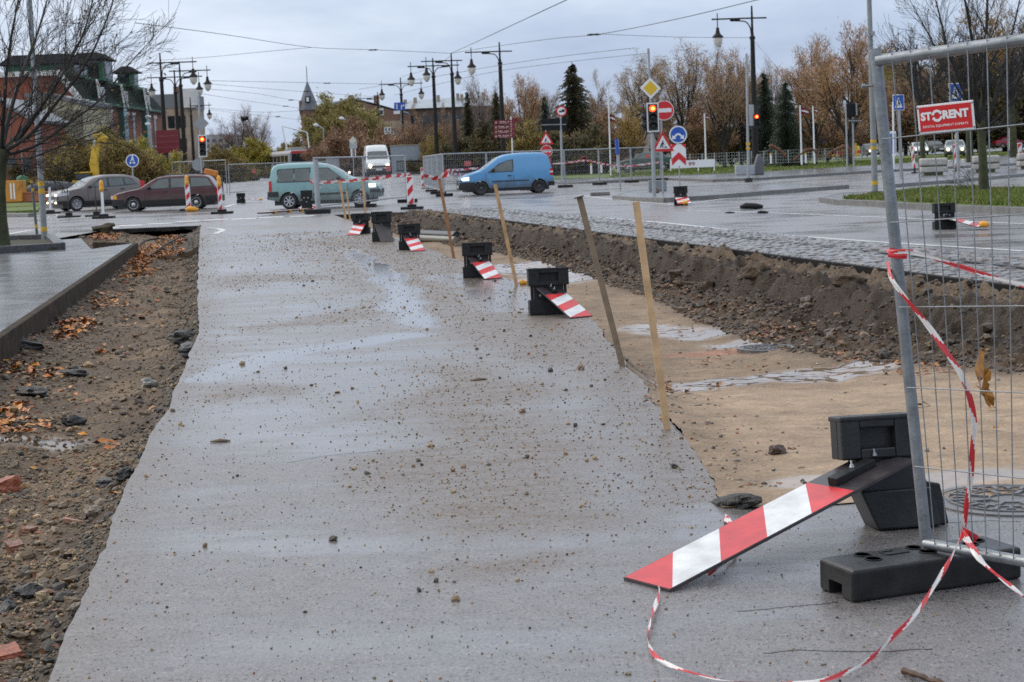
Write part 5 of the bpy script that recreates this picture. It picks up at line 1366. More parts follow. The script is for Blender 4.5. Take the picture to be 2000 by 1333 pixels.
# --- trams beyond the works
def tram(label, loc, rotz, base, band, W=2.5, L=14, H=3.0, stripe=None):
    t = thing('tram', label, 'tram', tuple(loc), rotz, 'trams beyond the road works')
    mb = MB()
    prof = [(-W/2, .45), (W/2, .45), (W/2*1.0, 1.6), (W/2*.96, 2.6), (W/2*.8, H), (-W/2*.8, H), (-W/2*.96, 2.6), (-W/2, 1.6)]
    mb.prism(prof, 0, L, 0); mb.build('body', base, t, bevel=.12, seg=3)
    mb = MB(); mb.prism([(-W*.42, 1.5), (W*.42, 1.5), (W*.39, 2.55), (-W*.39, 2.55)], -.03, .02, 0); mb.build('windscreen', band, t)
    for sd in (-1, 1):
        for k in range(5): 
            mb = MB(); mb.boxz(sd*W/2*.985 - .03, sd*W/2*.985 + .03, .9 + k*2.6, 2.9 + k*2.6, 1.5, 2.4); mb.build('window', glass_dark, t)
        mb = MB(); mb.lathe([(0, .03), (.11, .02), (.12, -.03)], 12, 0, (sd*W*.32, -.02, .95), Matrix.Rotation(R(90), 3, 'X')); mb.build('headlight', light_off, t)
    mb = MB(); mb.boxz(-W*.38, W*.38, .3, L-.3, .1, .5); mb.build('bogie', trim_black, t)
    mb = MB(); mb.boxz(-W*.3, W*.3, 2.0, 6.0, H - .02, H + .3); mb.build('roof_box', M('tram_roof_box', (.3, .3, .3), .6), t, bevel=.05)
    if stripe:
        mb = MB(); mb.prism([(-W*.43, 2.6), (W*.43, 2.6), (W*.40, 2.8), (-W*.40, 2.8)], -.035, .02, 0); mb.build('red_band', stripe, t)
    return t
tram('white tram with a green tinted windscreen far down the works', A(484, 357, 240), R(8), cpaint('tram_white', (.6, .62, .62)), M('green_glass', (.04, .19, .12), .1, 0, .1, 2))
tt = tram('grey and red tram behind the stacked fences', A(592, 350, 170), R(16), M('tram_grey', (.33, .33, .35), .5), glass_dark, 2.6, 14, 2.9, sign_red)
mb = MB(); mb.tube([(-1.0, 3, 3.0), (-1.3, 3.5, 5.4)], .07, 6); mb.tube([(-1.3, 3.5, 5.4), (1.4, 4.5, 4.7)], .05, 6); mb.tube([(1.4, 4.5, 4.7), (1.5, 4.3, 3.0)], .07, 6); mb.build('pantograph', sign_white, tt)
# --- yellow excavator and its neighbours behind the suv
yel = M('excavator_yellow', (.58, .37, .03), .45, 0, .2, 2)
ex = A(170, 396, 98); et = thing('excavator', 'yellow excavator with its arm raised behind the grey brown suv', 'excavator', tuple(ex))
def le(px, py, d=0): return A(px, py, 98 + d) - ex
mb = MB(); mb.bar(le(188, 348), le(183, 318), .35, .3, 0, up=(0, 1, 0), w1=.5); mb.bar(le(183, 322), le(190, 268), .42, .35, 0, up=(0, 1, 0), w1=.40); mb.build('boom', yel, et, bevel=.03)
mb = MB(); mb.bar(le(183, 266), le(196, 270), .35, .3, 0, up=(0, 1, 0)); mb.bar(le(192, 266), le(209, 274), .5, .3, 0, up=(0, 1, 0), w1=.3); mb.build('stick', yel, et, bevel=.03)
mb = MB(); mb.tube([le(185, 285, -.3), le(185, 270, -.3)], .08, 8); mb.build('hydraulic_ram', rim_mat, et)
mb = MB(); mb.boxz(-.6, .6, -.8, 1.2, .8, 1.3); mb.build('house', yel, et, bevel=.08)
mb = MB(); mb.boxz(-.35, .4, -.8, .4, 1.3, 1.68); mb.build('cab', glass_dark, et, bevel=.08)
mb = MB(); mb.boxz(-.4, .45, -.85, .45, 1.68, 1.76); mb.build('cab_roof', yel, et, bevel=.03)
for y in (-.9, 1.0):
    mb = MB(); mb.prism([(-1.5, .3), (-1.2, 0), (1.2, 0), (1.5, .3), (1.5, .5), (1.2, .75), (-1.2, .75), (-1.5, .5)], y-.22, y+.22); mb.build('track', trim_black, et)
mb = MB(); o_ = A(18, 395, 92); mb.boxz(-.9, .85, -.5, .5, 0, 1.15); 
og = M('orange_sheet', (.55, .24, .03), .5, 0, .15, 2)
t = thing('site_container', 'orange site container behind the tree trunk at the left border', 'container', tuple(o_)); mb.build('box', og, t, bevel=.03)
mb = MB(); mb.boxz(.25, .33, -.53, -.5, .15, 1.0); mb.boxz(.42, .5, -.53, -.5, .15, 1.0); mb.build('door_post', sign_white, t)
mb = MB(); b_ = A(68, 394, 92); mb.boxz(-1.2, 1.2, -.25, .25, 0, .52); mb.boxz(-1.25, 1.25, -.28, .28, .44, .53)
tag(mb.build('site_skip', M('terracotta_sheet', (.34, .12, .06), .6, 0, .2, 2), loc=tuple(b_), bevel=.02), 'low terracotta coloured skip right of the orange container', 'skip')
mb = MB(); b_ = A(98, 380, 97); tp_ = M('dark_tarpaulin', (.045, .05, .06), .5, 0, .4, 3, .4, 8)
mb.tube([(-1.2, 0, .2), (-.4, 0, .36), (.6, .1, .33), (1.6, 0, .25)], [.34, .42, .4, .3], 10); tag(mb.build('tarpaulin_heap', tp_, loc=tuple(b_)), 'dark tarpaulin covered heap left of the suv', 'tarpaulin')
mb = MB(); b_ = A(44, 366, 95); mb.lathe([(0, 0), (.28, .02), (.33, .3), (.28, .55), (.1, .66), (0, .67)], 12, 0); tag(mb.build('green_drum', M('green_sheet', (.02, .13, .06), .5), loc=tuple(b_)), 'green drum beside the orange container', 'drum')
# --- orange breaker machine behind the red estate
mz = A(415, 372, 88); t = thing('site_machine', 'small orange machine behind the rear of the red estate car', 'machine', tuple(mz))
om = M('orange_machine', (.60, .20, .03), .5, 0, .2, 3)
mb = MB(); mb.bar((-.35, 0, 1.0), (.3, 0, .82), .3, .34, 0, up=(0, 1, 0)); mb.bar((.2, 0, .95), (.36, 0, .2), .2, .2, 0, up=(0, 1, 0)); mb.build('arm', om, t, bevel=.04)
mb = MB(); mb.boxz(-.6, .5, -.3, .5, .0, .62); mb.build('base', rubber, t, bevel=.05)
# --- construction worker by the tram
def person(label, loc, h, vest, trousers, rotz=0):
    t = thing('person', label, 'person', tuple(loc), rotz); k = h/1.78
    mb = MB()
    mb.lathe([(.0, 1.40), (.14, 1.42), (.20, 1.36), (.19, 1.1), (.17, .92), (.17, .84), (0, .82)], 12, 0); 
    mb.tube([(0, 0, 1.40), (0, 0, 1.53)], [.06, .055], 8, 1)
    mb.lathe([(0, 1.50), (.06, 1.53), (.085, 1.62), (.075, 1.72), (.03, 1.77), (0, 1.775)], 10, 1)
    for s in (-1, 1):
        mb.tube([(s*.09, 0, .88), (s*.10, -.02, .5), (s*.11, .02, .07)], [.09, .065, .05], 8, 2); mb.boxz(s*.11-.05, s*.11+.05, -.17, .08, 0, .08, 3)
        mb.tube([(s*.19, 0, 1.36), (s*.26, -.02, 1.08), (s*.24, -.15, .88)], [.06, .045, .035], 8, 0); mb.lathe([(0, -.05), (.035, 0), (0, .06)], 6, 1, (s*.24, -.17, .84))
    mb.v = [(x*k, y*k, z*k) for x, y, z in mb.v]
    mb.build('body', [vest, M('skin', (.45, .27, .2), .6), trousers, trim_black], t)
    mb = MB(); mb.lathe([(.105, 1.68), (.10, 1.75), (.05, 1.82), (0, 1.83)], 10, 0); mb.v = [(x*k, y*k, z*k) for x, y, z in mb.v]; mb.build('helmet', sign_white, t)
person('worker in a yellow vest standing beside the white tram', A(505, 353, 215), 1.8, M('hi_vis_yellow', (.5, .62, .03), .6), trim_black)
# ================================================================ STREET FURNITURE
class SP:                                   # a thing whose parts are measured off the photo at its own distance
    def __init__(s, name, label, cat, base, Y=None, group=None, z=0.0):
        s.b = A(*base, Y) if Y else P(*base, z)
        s.Y = s.b.y; s.t = thing(name, label, cat, tuple(s.b), 0, group); s.k = scale_at(s.b)
    def l(s, px, py, dy=0.0): return A(px, py, s.Y + dy) - s.b
    def plate(s, nm, poly, mat, dy=0.0, th=.02, parent=None, bevel=0):
        q = [s.l(x, y, dy) for x, y in poly]
        mb = MB(); mb.prism([(p.x, p.z) for p in q], dy, dy + th); return mb.build(nm, mat, parent or s.t, bevel=bevel)
    def post(s, p0, p1, r, mat=galv_far, nm='post', r1=None, n=10, dy=.06):
        mb = MB(); mb.tube([s.l(*p0, dy), s.l(*p1, dy)], [r, r1 or r], n); return mb.build(nm, mat, s.t)
    def multi(s, nm, polys, mat, dy, th=.004, parent=None):
        mb = MB()
        for poly in polys:
            q = [s.l(x, y, dy) for x, y in poly]; mb.prism([(p.x, p.z) for p in q], dy, dy + th)
        return mb.build(nm, mat, parent or s.t)
def circ(cx, cy, r, n=24): return [(cx + r*math.cos(2*math.pi*k/n), cy + r*math.sin(2*math.pi*k/n)) for k in range(n)]
def rect(x0, y0, x1, y1, tilt=.04):
    cx_, cy_ = (x0+x1)/2, (y0+y1)/2
    return [(cx_ + (x-cx_) + (y-cy_)*tilt, cy_ + (y-cy_) - (x-cx_)*tilt) for x, y in ((x0, y0), (x1, y0), (x1, y1), (x0, y1))]
def round_sign(S, cx, cy, r, face, rim, dy=0, nm='round_sign', back=sign_back):
    p = S.plate(nm, circ(cx, cy, r), rim, dy, .02)
    if face: S.plate('sign_face', circ(cx, cy, r*.86 if rim is sign_white else r*.74), face, dy-.006, .006, p)
    return p
def works_symbol(S, cx, cy, h, par, dy):
    k = h/20
    f = lambda pts: [(cx + x*k, cy + y*k) for x, y in pts]
    S.multi('worker_symbol', [f([(-1, -9), (1.4, -9), (2, -7), (.5, -6), (-1.4, -7)]), f([(-2, -6), (1, -6), (2, -2), (-1, 1), (-4, 0)]), f([(-4, -1), (-1, 0), (-5, 7), (-7, 7)]), f([(-2, 0), (0, -1), (1, 3), (1, 7), (-1, 7), (-1, 3)]), f([(1, -5), (5, 0), (4.4, .8), (.5, -3)]), f([(3, 7), (6, 3), (8, 4), (10, 7)])], sign_black, dy, .004, par)
def works_triangle(S, cx, top, bot, half, dy=0.0):
    T = lambda k: [(cx - half*k - (bot-top)*.0, cy_ + (bot-cy_)*k), (cx + half*k, cy_ + (bot-cy_)*k - half*.06), (cx - 1, cy_ + (top-cy_)*k)]
    cy_ = top + (bot-top)*.64
    p = S.plate('triangle_sign', T(1), sign_red, dy, .02); S.plate('sign_face', T(.66), sign_white, dy-.006, .006, p)
    works_symbol(S, cx - .5, cy_ + 1, (bot-top)*.42, p, dy-.012)
def no_entry(S, cx, cy, r, dy=0.0):
    p = S.plate('no_entry_sign', circ(cx, cy, r), sign_white, dy, .02); f = S.plate('sign_face', circ(cx, cy, r*.93), sign_red, dy-.006, .006, p)
    S.plate('white_bar', rect(cx-r*.74, cy-r*.2, cx+r*.74, cy+r*.2), sign_white, dy-.012, .006, p)
def signal_head(S, x0, y0, x1, y1, red=True, plate=True, dy=0.0, nm='signal_head'):
    hb = S.plate(nm, rect(x0, y0, x1, y1), sign_white if plate else sign_black, dy, .03)
    w_, h_ = x1-x0, y1-y0
    if plate: S.plate('dark_panel', rect(x0+w_*.11, y0+h_*.05, x1-w_*.11, y1-h_*.05), sign_black, dy-.02, .02, hb)
    mb = MB(); q = S.l((x0+x1)/2, (y0+y1)/2, dy); mb.box((q.x, dy+.16, q.z), (w_*.7/S.k, .26, h_*.85/S.k)); mb.build('housing', sign_black, hb, bevel=.02)
    for i in range(3):
        cx_, cy_ = (x0+x1)/2 + (i-1)*.9, y0 + h_*(.2 + .3*i); r = w_*.27/S.k; c = S.l(cx_, cy_, dy)
        X = Matrix.Rotation(R(90), 3, 'X')
        mb = MB(); mb.lathe([(r, 0), (r*.9, .02), (r*.6, .04), (0, .05)], 16, 0, (c.x, dy-.022, c.z), X)
        ln = mb.build('lens', signal_red if (i == 0 and red) else signal_off, hb)
        if i == 0 and red:
            mb = MB(); mb.lathe([(r*.55, 0), (0, .012)], 14, 0, (c.x + .01, dy-.066, c.z), X); mb.build('lamp', signal_core, ln)
        mb = MB(); vs = []
        for k in range(13):
            a = R(-20 + 220*k/12)
            for d_, rr in ((0, 1.12), (-.2 - .0*k, 1.12)): vs.append((c.x + r*rr*math.cos(a), dy-.02+d_*(.35+.65*max(0, math.sin(a))), c.z + r*rr*math.sin(a)))
        mb.add(vs, [(2*i_, 2*i_+1, 2*i_+3, 2*i_+2) for i_ in range(12)]); v_ = mb.build('visor', sign_black, hb); 
        so_ = v_.modifiers.new('thickness', 'SOLIDIFY'); so_.thickness = .008
    return hb
# ---- ornate lamp posts
def lamp_post(label, px, py, Y, arm_y, x0, x1, lamps, col_y, base_py=None, grey=False, sign=None, group='ornate lamp posts'):
    tp = A(px, py, Y); t = thing('lamp_post', label, 'lamp post', (tp.x, Y, 0), 0, group)
    b = Vector((tp.x, Y, 0)); L_ = lambda x, y: A(x, y, Y) - b
    mt_ = pole_grey if grey else pole_dark
    h = tp.z; hc = L_(px, col_y).z
    mb = MB(); mb.lathe([(.30, 0), (.30, .5), (.24, .7), (.22, 1.1), (.19, 1.2), (.13, hc-.1), (.17, hc-.08), (.17, hc+.05), (.10, hc+.12), (.075, hc+.3), (.06, h-.4), (.05, h), (0, h+.02)], 12, 0, smooth=False); mb.build('pole', mt_, t)
    a0, a1 = L_(x0, arm_y + .03*(px-x0)), L_(x1, arm_y - .03*(x1-px)); 
    mb = MB(); mb.tube([a0, Vector((0, 0, (a0.z+a1.z)/2)), a1], .045, 6); arm = mb.build('cross_arm', mt_, t)
    zc = (a0.z + a1.z)/2
    for lx in lamps:
        sd = -1 if lx < px else 1
        mb = MB(); pts = [Vector((sd*.07, 0, zc - .95)), Vector((sd*.12, 0, zc-.55)), Vector((sd*.35, 0, zc-.22)), Vector((sd*.75, 0, zc-.14)), Vector((sd*1.25, 0, zc-.12))]
        mb.tube(spline(pts, 4), .035, 6); mb.bar((sd*.7, 0, zc-.07), (sd*1.3, 0, zc-.07), .06, .12); mb.build('bracket', mt_, t)
        q = L_(lx, arm_y + .03*(px-lx))
        la = MB(); la.m = Matrix.Translation(q)
        la.tube([(0, 0, .35), (0, 0, -.5)], .03, 6); la.lathe([(0, -.45), (.09, -.5), (.12, -.75), (.16, -.85), (.34, -1.02), (.35, -1.06), (0, -1.06)], 14, 0); ln = la.build('lantern', mt_, t)
        g_ = MB(); g_.m = Matrix.Translation(q); g_.lathe([(.26, -1.06), (.28, -1.2), (.22, -1.42), (.10, -1.58), (0, -1.62)], 14, 0); g_.build('glass_globe', lamp_glass, ln)
    return t, L_
lamp_post('tall lamp post with one lantern behind the grey signal cabinet at the right', 1468, 12, 101, 36, 1390, 1497, [1401], 74)
lamp_post('lamp post behind the maroon direction sign, lantern on its left', 975, 83, 123, 101, 908, 1000, [920], 124)
lamp_post('lamp post left of the maroon sign holding the cable joint at its top', 881, 104, 135, 119, 822, 903, [832], 145)
lamp_post('lamp post with a two sided arm and lantern beside the cable joint post', 845, 114, 140, 129, 796, 897, [802, 893], 150)
lamp_post('two lantern lamp post carrying the blue lane sign', 782, 152, 172, 164, 740, 826, [745, 822], 185)
lamp_post('lamp post with two lanterns in front of the brick chimney', 737, 180, 200, 192, 700, 752, [704], 210)
lamp_post('farthest lamp post, in front of the brick house wall', 720, 200, 226, 213, 690, 735, [692], 228)
lamp_post('lamp post nearest the green roofed building with its lantern on the right', 312, 104, 121, 123, 289, 384, [376], 157)
lamp_post('second lamp post from the green roofed building, lantern over the signal', 350, 122, 132, 139, 330, 411, [404], 168)
lamp_post('lamp post with lanterns on both sides behind the nearest left one', 340, 137, 141, 151, 288, 395, [295, 388], 181)
lamp_post('slim lamp post behind the grey diamond sign at the left', 371, 190, 194, 207, 369, 413, [408], 226)
# ---- cables
cab = M('overhead_cable', (.05, .052, .058), .5, 0, .1, 1)
def cable(pts, label, r=.016, name='overhead_cable', ins=()):
    q = [A(x, y, Y) for x, y, Y in pts]; b = q[0].copy(); t = thing(name, label, 'cable', tuple(b), 0, 'overhead cables')
    mb = MB(); mb.tube([p - b for p in spline(q, 6)], r, 5, 0, False); mb.build('wire', cab, t)
    for x, y, Y in ins:
        c = A(x, y, Y) - b; d = Vector((.35, 0, 0)); mb = MB(); mb.tube([c - d, c - d*.5, c, c + d*.5, c + d], [.02, .06, .04, .06, .02], 6); mb.build('insulator', trim_black, t)
cable([(264, 45, 70), (440, 68, 90), (610, 93, 115), (740, 98, 125), (881, 104.5, 134.8)], 'long cable sagging from the left sky to the cable joint post', ins=[(729, 98, 124)])
cable([(610, 93, 115), (520, 101, 115), (405, 112, 118), (312, 118, 121)], 'cable from the joint in the sky to the nearest left lamp post', .014)
cable([(881, 104.5, 134.8), (920, 87, 110), (1010, 45, 75), (1150, -20, 55)], 'cable rising from the joint post to the top border', .018)
cable([(881, 104.5, 134.8), (960, 92, 120), (1080, 76, 100), (1172, 67, 85), (1320, 38, 70), (1500, -5, 58)], 'cable rising from the joint post towards the upper right', .016, ins=[(1160, 68, 86)])
cable([(1172, 67, 85), (1330, 73, 92), (1468, 74, 100.7)], 'thin cable from the cable clamp to the tall right lamp post', .011)
cable([(700, 175, 160), (850, 150, 140), (975, 128, 122), (1100, 110, 112), (1240, 94, 105)], 'cable passing the lamp post behind the maroon sign', .015)
cable([(770, 186, 160), (885, 158, 135), (975, 139, 122.6), (1120, 120, 115), (1270, 104, 105)], 'lower cable passing behind the maroon sign post', .014)
cable([(404, 158, 132), (560, 161, 150), (740, 164.5, 172)], 'cable between the left and centre lamp posts at lantern height', .016, ins=[(639, 163, 158)])
cable([(396, 163, 140), (500, 172, 160), (600, 180, 180), (740, 190, 199)], 'second cable below the one at lantern height', .016, ins=[(598, 179, 180)])
cable([(404, 174, 150), (500, 183, 170), (570, 195, 190), (690, 209, 215)], 'third cable sloping towards the turret', .016, ins=[(569, 196, 190)])
cable([(396, 184, 150), (480, 197, 170), (558, 208, 190), (600, 214, 200)], 'fourth and lowest sloping cable left of the turret', .016, ins=[(558, 208, 190)])
cable([(385, 210, 190), (500, 219, 190), (560, 218, 190), (640, 212, 190), (720, 203, 190)], 'cable crossing in front of the turret and trees', .016)
cable([(410, 215, 200), (520, 227, 210), (600, 236, 220)], 'faint far cable below the bird nest height', .014, ins=[(543, 228, 212)])
cable([(785, 150, 172), (845, 132, 141), (882, 108, 134)], 'short cable between the centre lamp posts', .014)
cable([(1470, 77, 100.5), (1490, 100, 98), (1520, 135, 90), (1560, 175, 84)], 'thin stay wire right of the tall lamp post', .009)
# ---- main signal and sign group on the island
S = SP('traffic_signal', 'traffic signal with the yellow diamond sign and a lit red lamp on the island', 'traffic light', (1278, 382), z=.13)
S.post((1278, 382), (1274, 262), .07); S.post((1274, 268), (1266, 95), .045, dy=.2)
p = S.plate('diamond_sign', [(1270, 152), (1291, 173), (1271, 193.5), (1250, 172)], sign_white, 0, .02, bevel=.006); S.plate('sign_face', [(1270.5, 158), (1285, 173), (1271, 187.5), (1256, 172.5)], sign_yellow, -.006, .006, p)
signal_head(S, 1263.5, 201, 1287, 258)
for y in (228, 244):
    c = S.l(1258, y, .15); mb = MB(); mb.lathe([(.0, .1), (.1, .1), (.13, -.12), (.12, -.12)], 12, 0, tuple(c), Matrix.Rotation(R(-75), 3, 'Y')); mb.build('side_visor', sign_black, S.t)
S.plate('side_housing', rect(1255, 218, 1264, 256), sign_black, .1, .25)
S2 = SP('sign_post', 'post with the red no entry disc and the roadworks triangle', 'sign', (1295, 379), z=.13)
S2.post((1295, 379), (1290.5, 185), .035); no_entry(S2, 1297, 216, 19.5); works_triangle(S2, 1295, 256, 297, 22)
S3 = SP('sign_post', 'post with the blue two arrow disc above the red white chevron board', 'sign', (1328, 372))
S3.post((1328, 372), (1324, 250), .03)
round_sign(S3, 1324.5, 263.5, 17.5, sign_blue, sign_white)
f = lambda pts: [(1324.5 + x, 264 + y) for x, y in pts]
S3.multi('white_arrows', [f([(-12, 9), (-11, 0), (-8.5, 2.5), (-4, -2), (0, -3.5), (0, 0), (-2, 1), (-6, 5), (-3.5, 7)]), f([(12, 8), (10.5, -1), (8.5, 2), (4, -2.5), (0, -3.5), (0, 0), (3, 1), (6, 4.4), (3.5, 7)])], sign_white, -.014)
p = S3.plate('chevron_board', rect(1311.5, 282, 1340, 324.5), sign_white, 0, .02)
S3.multi('red_chevrons', [[(1311.6, 282.6), (1322, 282), (1311.9, 291.5)], [(1330, 281.8), (1339, 281.5), (1339.4, 290.5)], [(1312, 311), (1325.5, 297.5), (1339.8, 310), (1340, 323.5), (1326, 311), (1312.4, 324)]], sign_red, -.008)
S = SP('signal_cabinet', 'grey cabinet behind the signal post on the island', 'cabinet', (1284, 374), z=.13)
mb = MB(); mb.boxz(-.32, .38, .1, .5, 0, .42); mb.build('body', M('cabinet_grey', (.22, .24, .26), .5), S.t, bevel=.02); mb = MB(); mb.boxz(-.28, .34, .085, .1, .05, .37); mb.build('door', M('cabinet_grey', (.2, .2, .2)), S.t)
p = P(1281, 377, .13); rock('rock', (p.x, p.y - .15, .2), .13, (.10, .06, .045), 'brown boulder at the foot of the signal post', 'stone', 77, (1.1, .9, .9))
p = P(1172, 382); mb = MB(); mb.boxz(-.4, .4, -.15, .15, 0, .14); tag(mb.build('kerb_stone', kerb_mat, loc=tuple(p), bevel=.03), 'loose kerb stone on the road left of the traffic island', 'kerb stone')
# ---- right signal, cabinet and posts by the tall lamp
S = SP('traffic_signal', 'slim steel post with a lit red signal beside the tall lamp post', 'traffic light', (1462, 356), z=.0)
S.post((1462, 358), (1458, 105), .075, galv_far, r1=.06)
signal_head(S, 1472, 223, 1485, 250, True, False, -.1); S.plate('grey_box', rect(1463, 205, 1473, 246), M('signal_box_grey', (.34, .35, .35), .5), -.05, .3, bevel=.02); S.plate('upper_housing', rect(1472, 206, 1482, 222), sign_black, .05, .25)
for i, y in enumerate((279, 288)): S.plate('yellow_band', rect(1458.5, y, 1465, y + 5), yellow_band, -.03, .2)
mb = MB(); mb.boxz(-.18, .18, -.18, .18, 0, .2); mb.build('base', trim_black, S.t)
mb = MB(); b_ = A(1474, 341, 100); mb.prism([(-.2, 0), (.42, 0), (.42, .75), (.25, 1.15), (.08, 1.2), (-.12, .6)], -.3, .3)
tag(mb.build('grey_cover', M('grey_sheet_cover', (.12, .125, .135), .6, 0, .15, 2), loc=(b_.x, 99.3, .13), bevel=.06), 'grey slanted cover around the foot of the tall lamp post', 'cover')
S = SP('signal_cabinet', 'pale grey cabinet on the far pavement left of the tall lamp post', 'cabinet', (1456, 342), Y=98)
mb = MB(); mb.boxz(-.55, .55, 0, .5, 0, .55); mb.build('body', M('cabinet_pale', (.34, .37, .40), .5), S.t, bevel=.03); mb = MB(); mb.boxz(-.5, .5, -.012, .0, .06, .48); mb.build('door', M('cabinet_pale', (1, 1, 1)), S.t)
# ---- blue round path sign, grey diamond and left signal
S = SP('path_sign', 'blue round pedestrian and bicycle sign above the red estate car', 'sign', (262, 385), Y=88)
S.post((262, 395), (258, 315), .035); p = round_sign(S, 258.5, 314.5, 13, sign_blue, sign_white)
f = lambda pts: [(258.5 + x, 314.5 + y) for x, y in pts]
S.multi('symbols', [circ(258.5, 305, 1.6, 10), f([(-1.5, -7.5), (1.5, -7.5), (2.5, -3), (3.5, 1), (2, 1), (0, -2.5), (-2.4, 1), (-4, 1), (-2, -3)]), circ(255, 318.5, 2.2, 10), circ(262, 318.5, 2.2, 10), f([(-3, 4), (3, 2), (3, 3), (-3, 5)])], sign_white, -.013, .004, p)
S = SP('traffic_signal', 'traffic signal with a lit red lamp under the grey diamond back at the left', 'traffic light', (396, 395), Y=85)
S.post((396, 398), (388, 180), .05); p = S.plate('diamond_sign_back', [(392, 226), (408, 241), (393, 257), (377, 242)], sign_back, -.03, .02); signal_head(S, 387.5, 264, 404, 307); p2 = S.plate('sign_back', circ(387, 322, 12), sign_back, .1, .02)
# ---- maroon boards
S = SP('direction_board', 'large maroon board behind the left lamp posts', 'sign', (328, 375), Y=118)
S.post((310, 376), (308, 300), .07); S.post((352, 372), (350, 296), .07)
S.plate('board', [(304, 256), (348, 253), (351, 298), (306, 301)], maroon, 0, .06)
S.multi('white_rules', [[(305, 267), (348, 264.6), (348, 265.2), (305, 267.6)], [(305, 278), (349, 275.6), (349, 276.2), (305, 278.6)], [(306, 289), (350, 286.6), (350, 287.2), (306, 289.6)]], M('faded_pink', (.34, .12, .12), .5), -.006)
S = SP('direction_sign', 'maroon tourist sign with four rows of white lettering above the blue van', 'sign', (1003, 345), Y=112)
S.post((1003, 348), (998, 228), .045, sign_white)
for i, y in enumerate((236, 245.5, 254.5, 263)):
    S.plate('board', [(964.5, y - .2), (1006, y - 1.8), (1006.3, y + 5.8), (964.8, y + 7.2)], maroon, 0, .03)
    q = [[(967, y + 5.5), (968.7, y + 1), (970.5, y + 5.5)]] + [[(973 + 3.1*k, y + 1.4), (975.3 + 3.1*k, y + 1.3), (975.4 + 3.1*k, y + 3.2), (973.1 + 3.1*k, y + 3.3)] for k in range(7) if (k + i) % 5] + [[(976 + 3.1*k, y + 4.3), (978 + 3.1*k, y + 4.2), (978 + 3.1*k, y + 5.4), (976 + 3.1*k, y + 5.5)] for k in range(5)] + [[(997, y + 1), (999.5, y + .9), (999.5, y + 3), (997, y + 3.1)]]
    S.multi('white_marks', q, M('faded_white', (.55, .45, .45), .5), -.006)
S.plate('side_board', [(996, 233), (1008, 230), (1014, 233), (1014, 236), (1006, 240), (998, 240)], maroon, .1, .03)
# ---- covered board with the lorry disc; triangle and no entry in front of the long fence
S = SP('covered_sign', 'board wrapped in black foil under the round no lorries sign', 'sign', (1098, 345), Y=105)
S.post((1098, 350), (1094.5, 208), .075); S.plate('wrapped_board', [(1057, 232.5), (1106, 230.5), (1108, 236), (1106, 254), (1058, 256)], M('black_foil', (.012, .013, .015), .6, 0, .5, 3, .6, 6, spec=.2), 0, .12, bevel=.02); S.plate('foil_fold', [(1057, 243.5), (1106, 242.5), (1106, 244), (1057, 245.2)], sign_back, -.01, .012)
p = round_sign(S, 1096.5, 217.5, 10.5, sign_white, sign_red, -.02); S.multi('lorry_symbol', [rect(1097, 213.8, 1103, 219.6), rect(1092, 216.5, 1096.6, 220)], sign_black, -.03, .004, p)
S = SP('sign_post', 'roadworks triangle over a no entry disc behind the blue van roof', 'sign', (1070, 360), Y=90)
S.post((1070, 362), (1066, 255), .03); works_triangle(S, 1067, 257, 283, 14.5); no_entry(S, 1067.5, 295.5, 11.8, -.02)
# ---- blue lane sign, white crossing sign, the sign with its back to us
S = SP('lane_sign', 'blue lane sign with two white arrows on the centre lamp post', 'sign', (786, 330), Y=171)
p = S.plate('board', [(769.5, 201), (791, 200), (791.5, 215), (770, 216)], sign_blue, -.3, .04); S.multi('white_arrows', [[(774, 204), (776, 204), (776.2, 214), (774.4, 214)], [(772.6, 205.6), (775, 202.4), (777.5, 205.4)], [(783, 206), (787, 205.6), (787, 207.2), (784.8, 207.6), (784.8, 214), (783.2, 214)], [(787, 203.6), (790, 206.4), (787, 209)]], sign_white, -.32, .01, p); S.plate('small_plate', rect(769, 217, 781, 223), sign_white, -.3, .03)
S.post((786, 332), (783, 203), .03)
S = SP('square_sign', 'white framed square sign above the white van', 'sign', (760, 330), Y=160)
S.post((760, 332), (757, 262), .05, wood_old); p = S.plate('board', [(750.5, 249.5), (763.5, 248.5), (764, 262), (751, 263)], sign_white, 0, .03); S.plate('dark_field', [(752, 251), (762.3, 250.2), (762.6, 259.6), (752.4, 260.4)], M('square_dark', (.05, .09, .11), .3), -.006, .005, p); S.multi('white_symbol', [rect(756, 251, 758.4, 260), rect(753, 256, 762, 258)], sign_white, -.012, .004, p)
S = SP('sign_post', 'yellow diamond with a grey tabled board left of the white van', 'sign', (690, 335), Y=130)
S.post((691, 345), (688.5, 270), .04); S.plate('grey_board', [(682, 275), (689, 266), (697, 274.5), (697.5, 290), (683, 291)], M('pale_board', (.38, .41, .43), .5), .02, .03); S.plate('diamond_sign', [(688.5, 267), (695.5, 275), (689, 283), (682, 275.5)], M('cream_sign', (.62, .60, .50), .5), 0, .02); S.multi('lower_plate', [rect(685, 291, 688, 306), rect(693, 291, 695, 306)], sign_white, .02, .02)
S = SP('sign_post', 'blue sign seen edge on in front of the long wire fence', 'sign', (1212, 372), z=0)
S.post((1212, 372), (1207, 272), .035); mb = MB(); a_, b_ = S.l(1206, 301), S.l(1203.5, 272); mb.bar(a_, b_, .12, .7, 0, up=(0, 1, 0)); mb.build('board', sign_blue, S.t); mb = MB(); mb.bar(S.l(1208, 338), S.l(1206, 302), .09, .3, 0, up=(0, 1, 0)); mb.build('lower_board', M('pale_board', (1, 1, 1)), S.t)
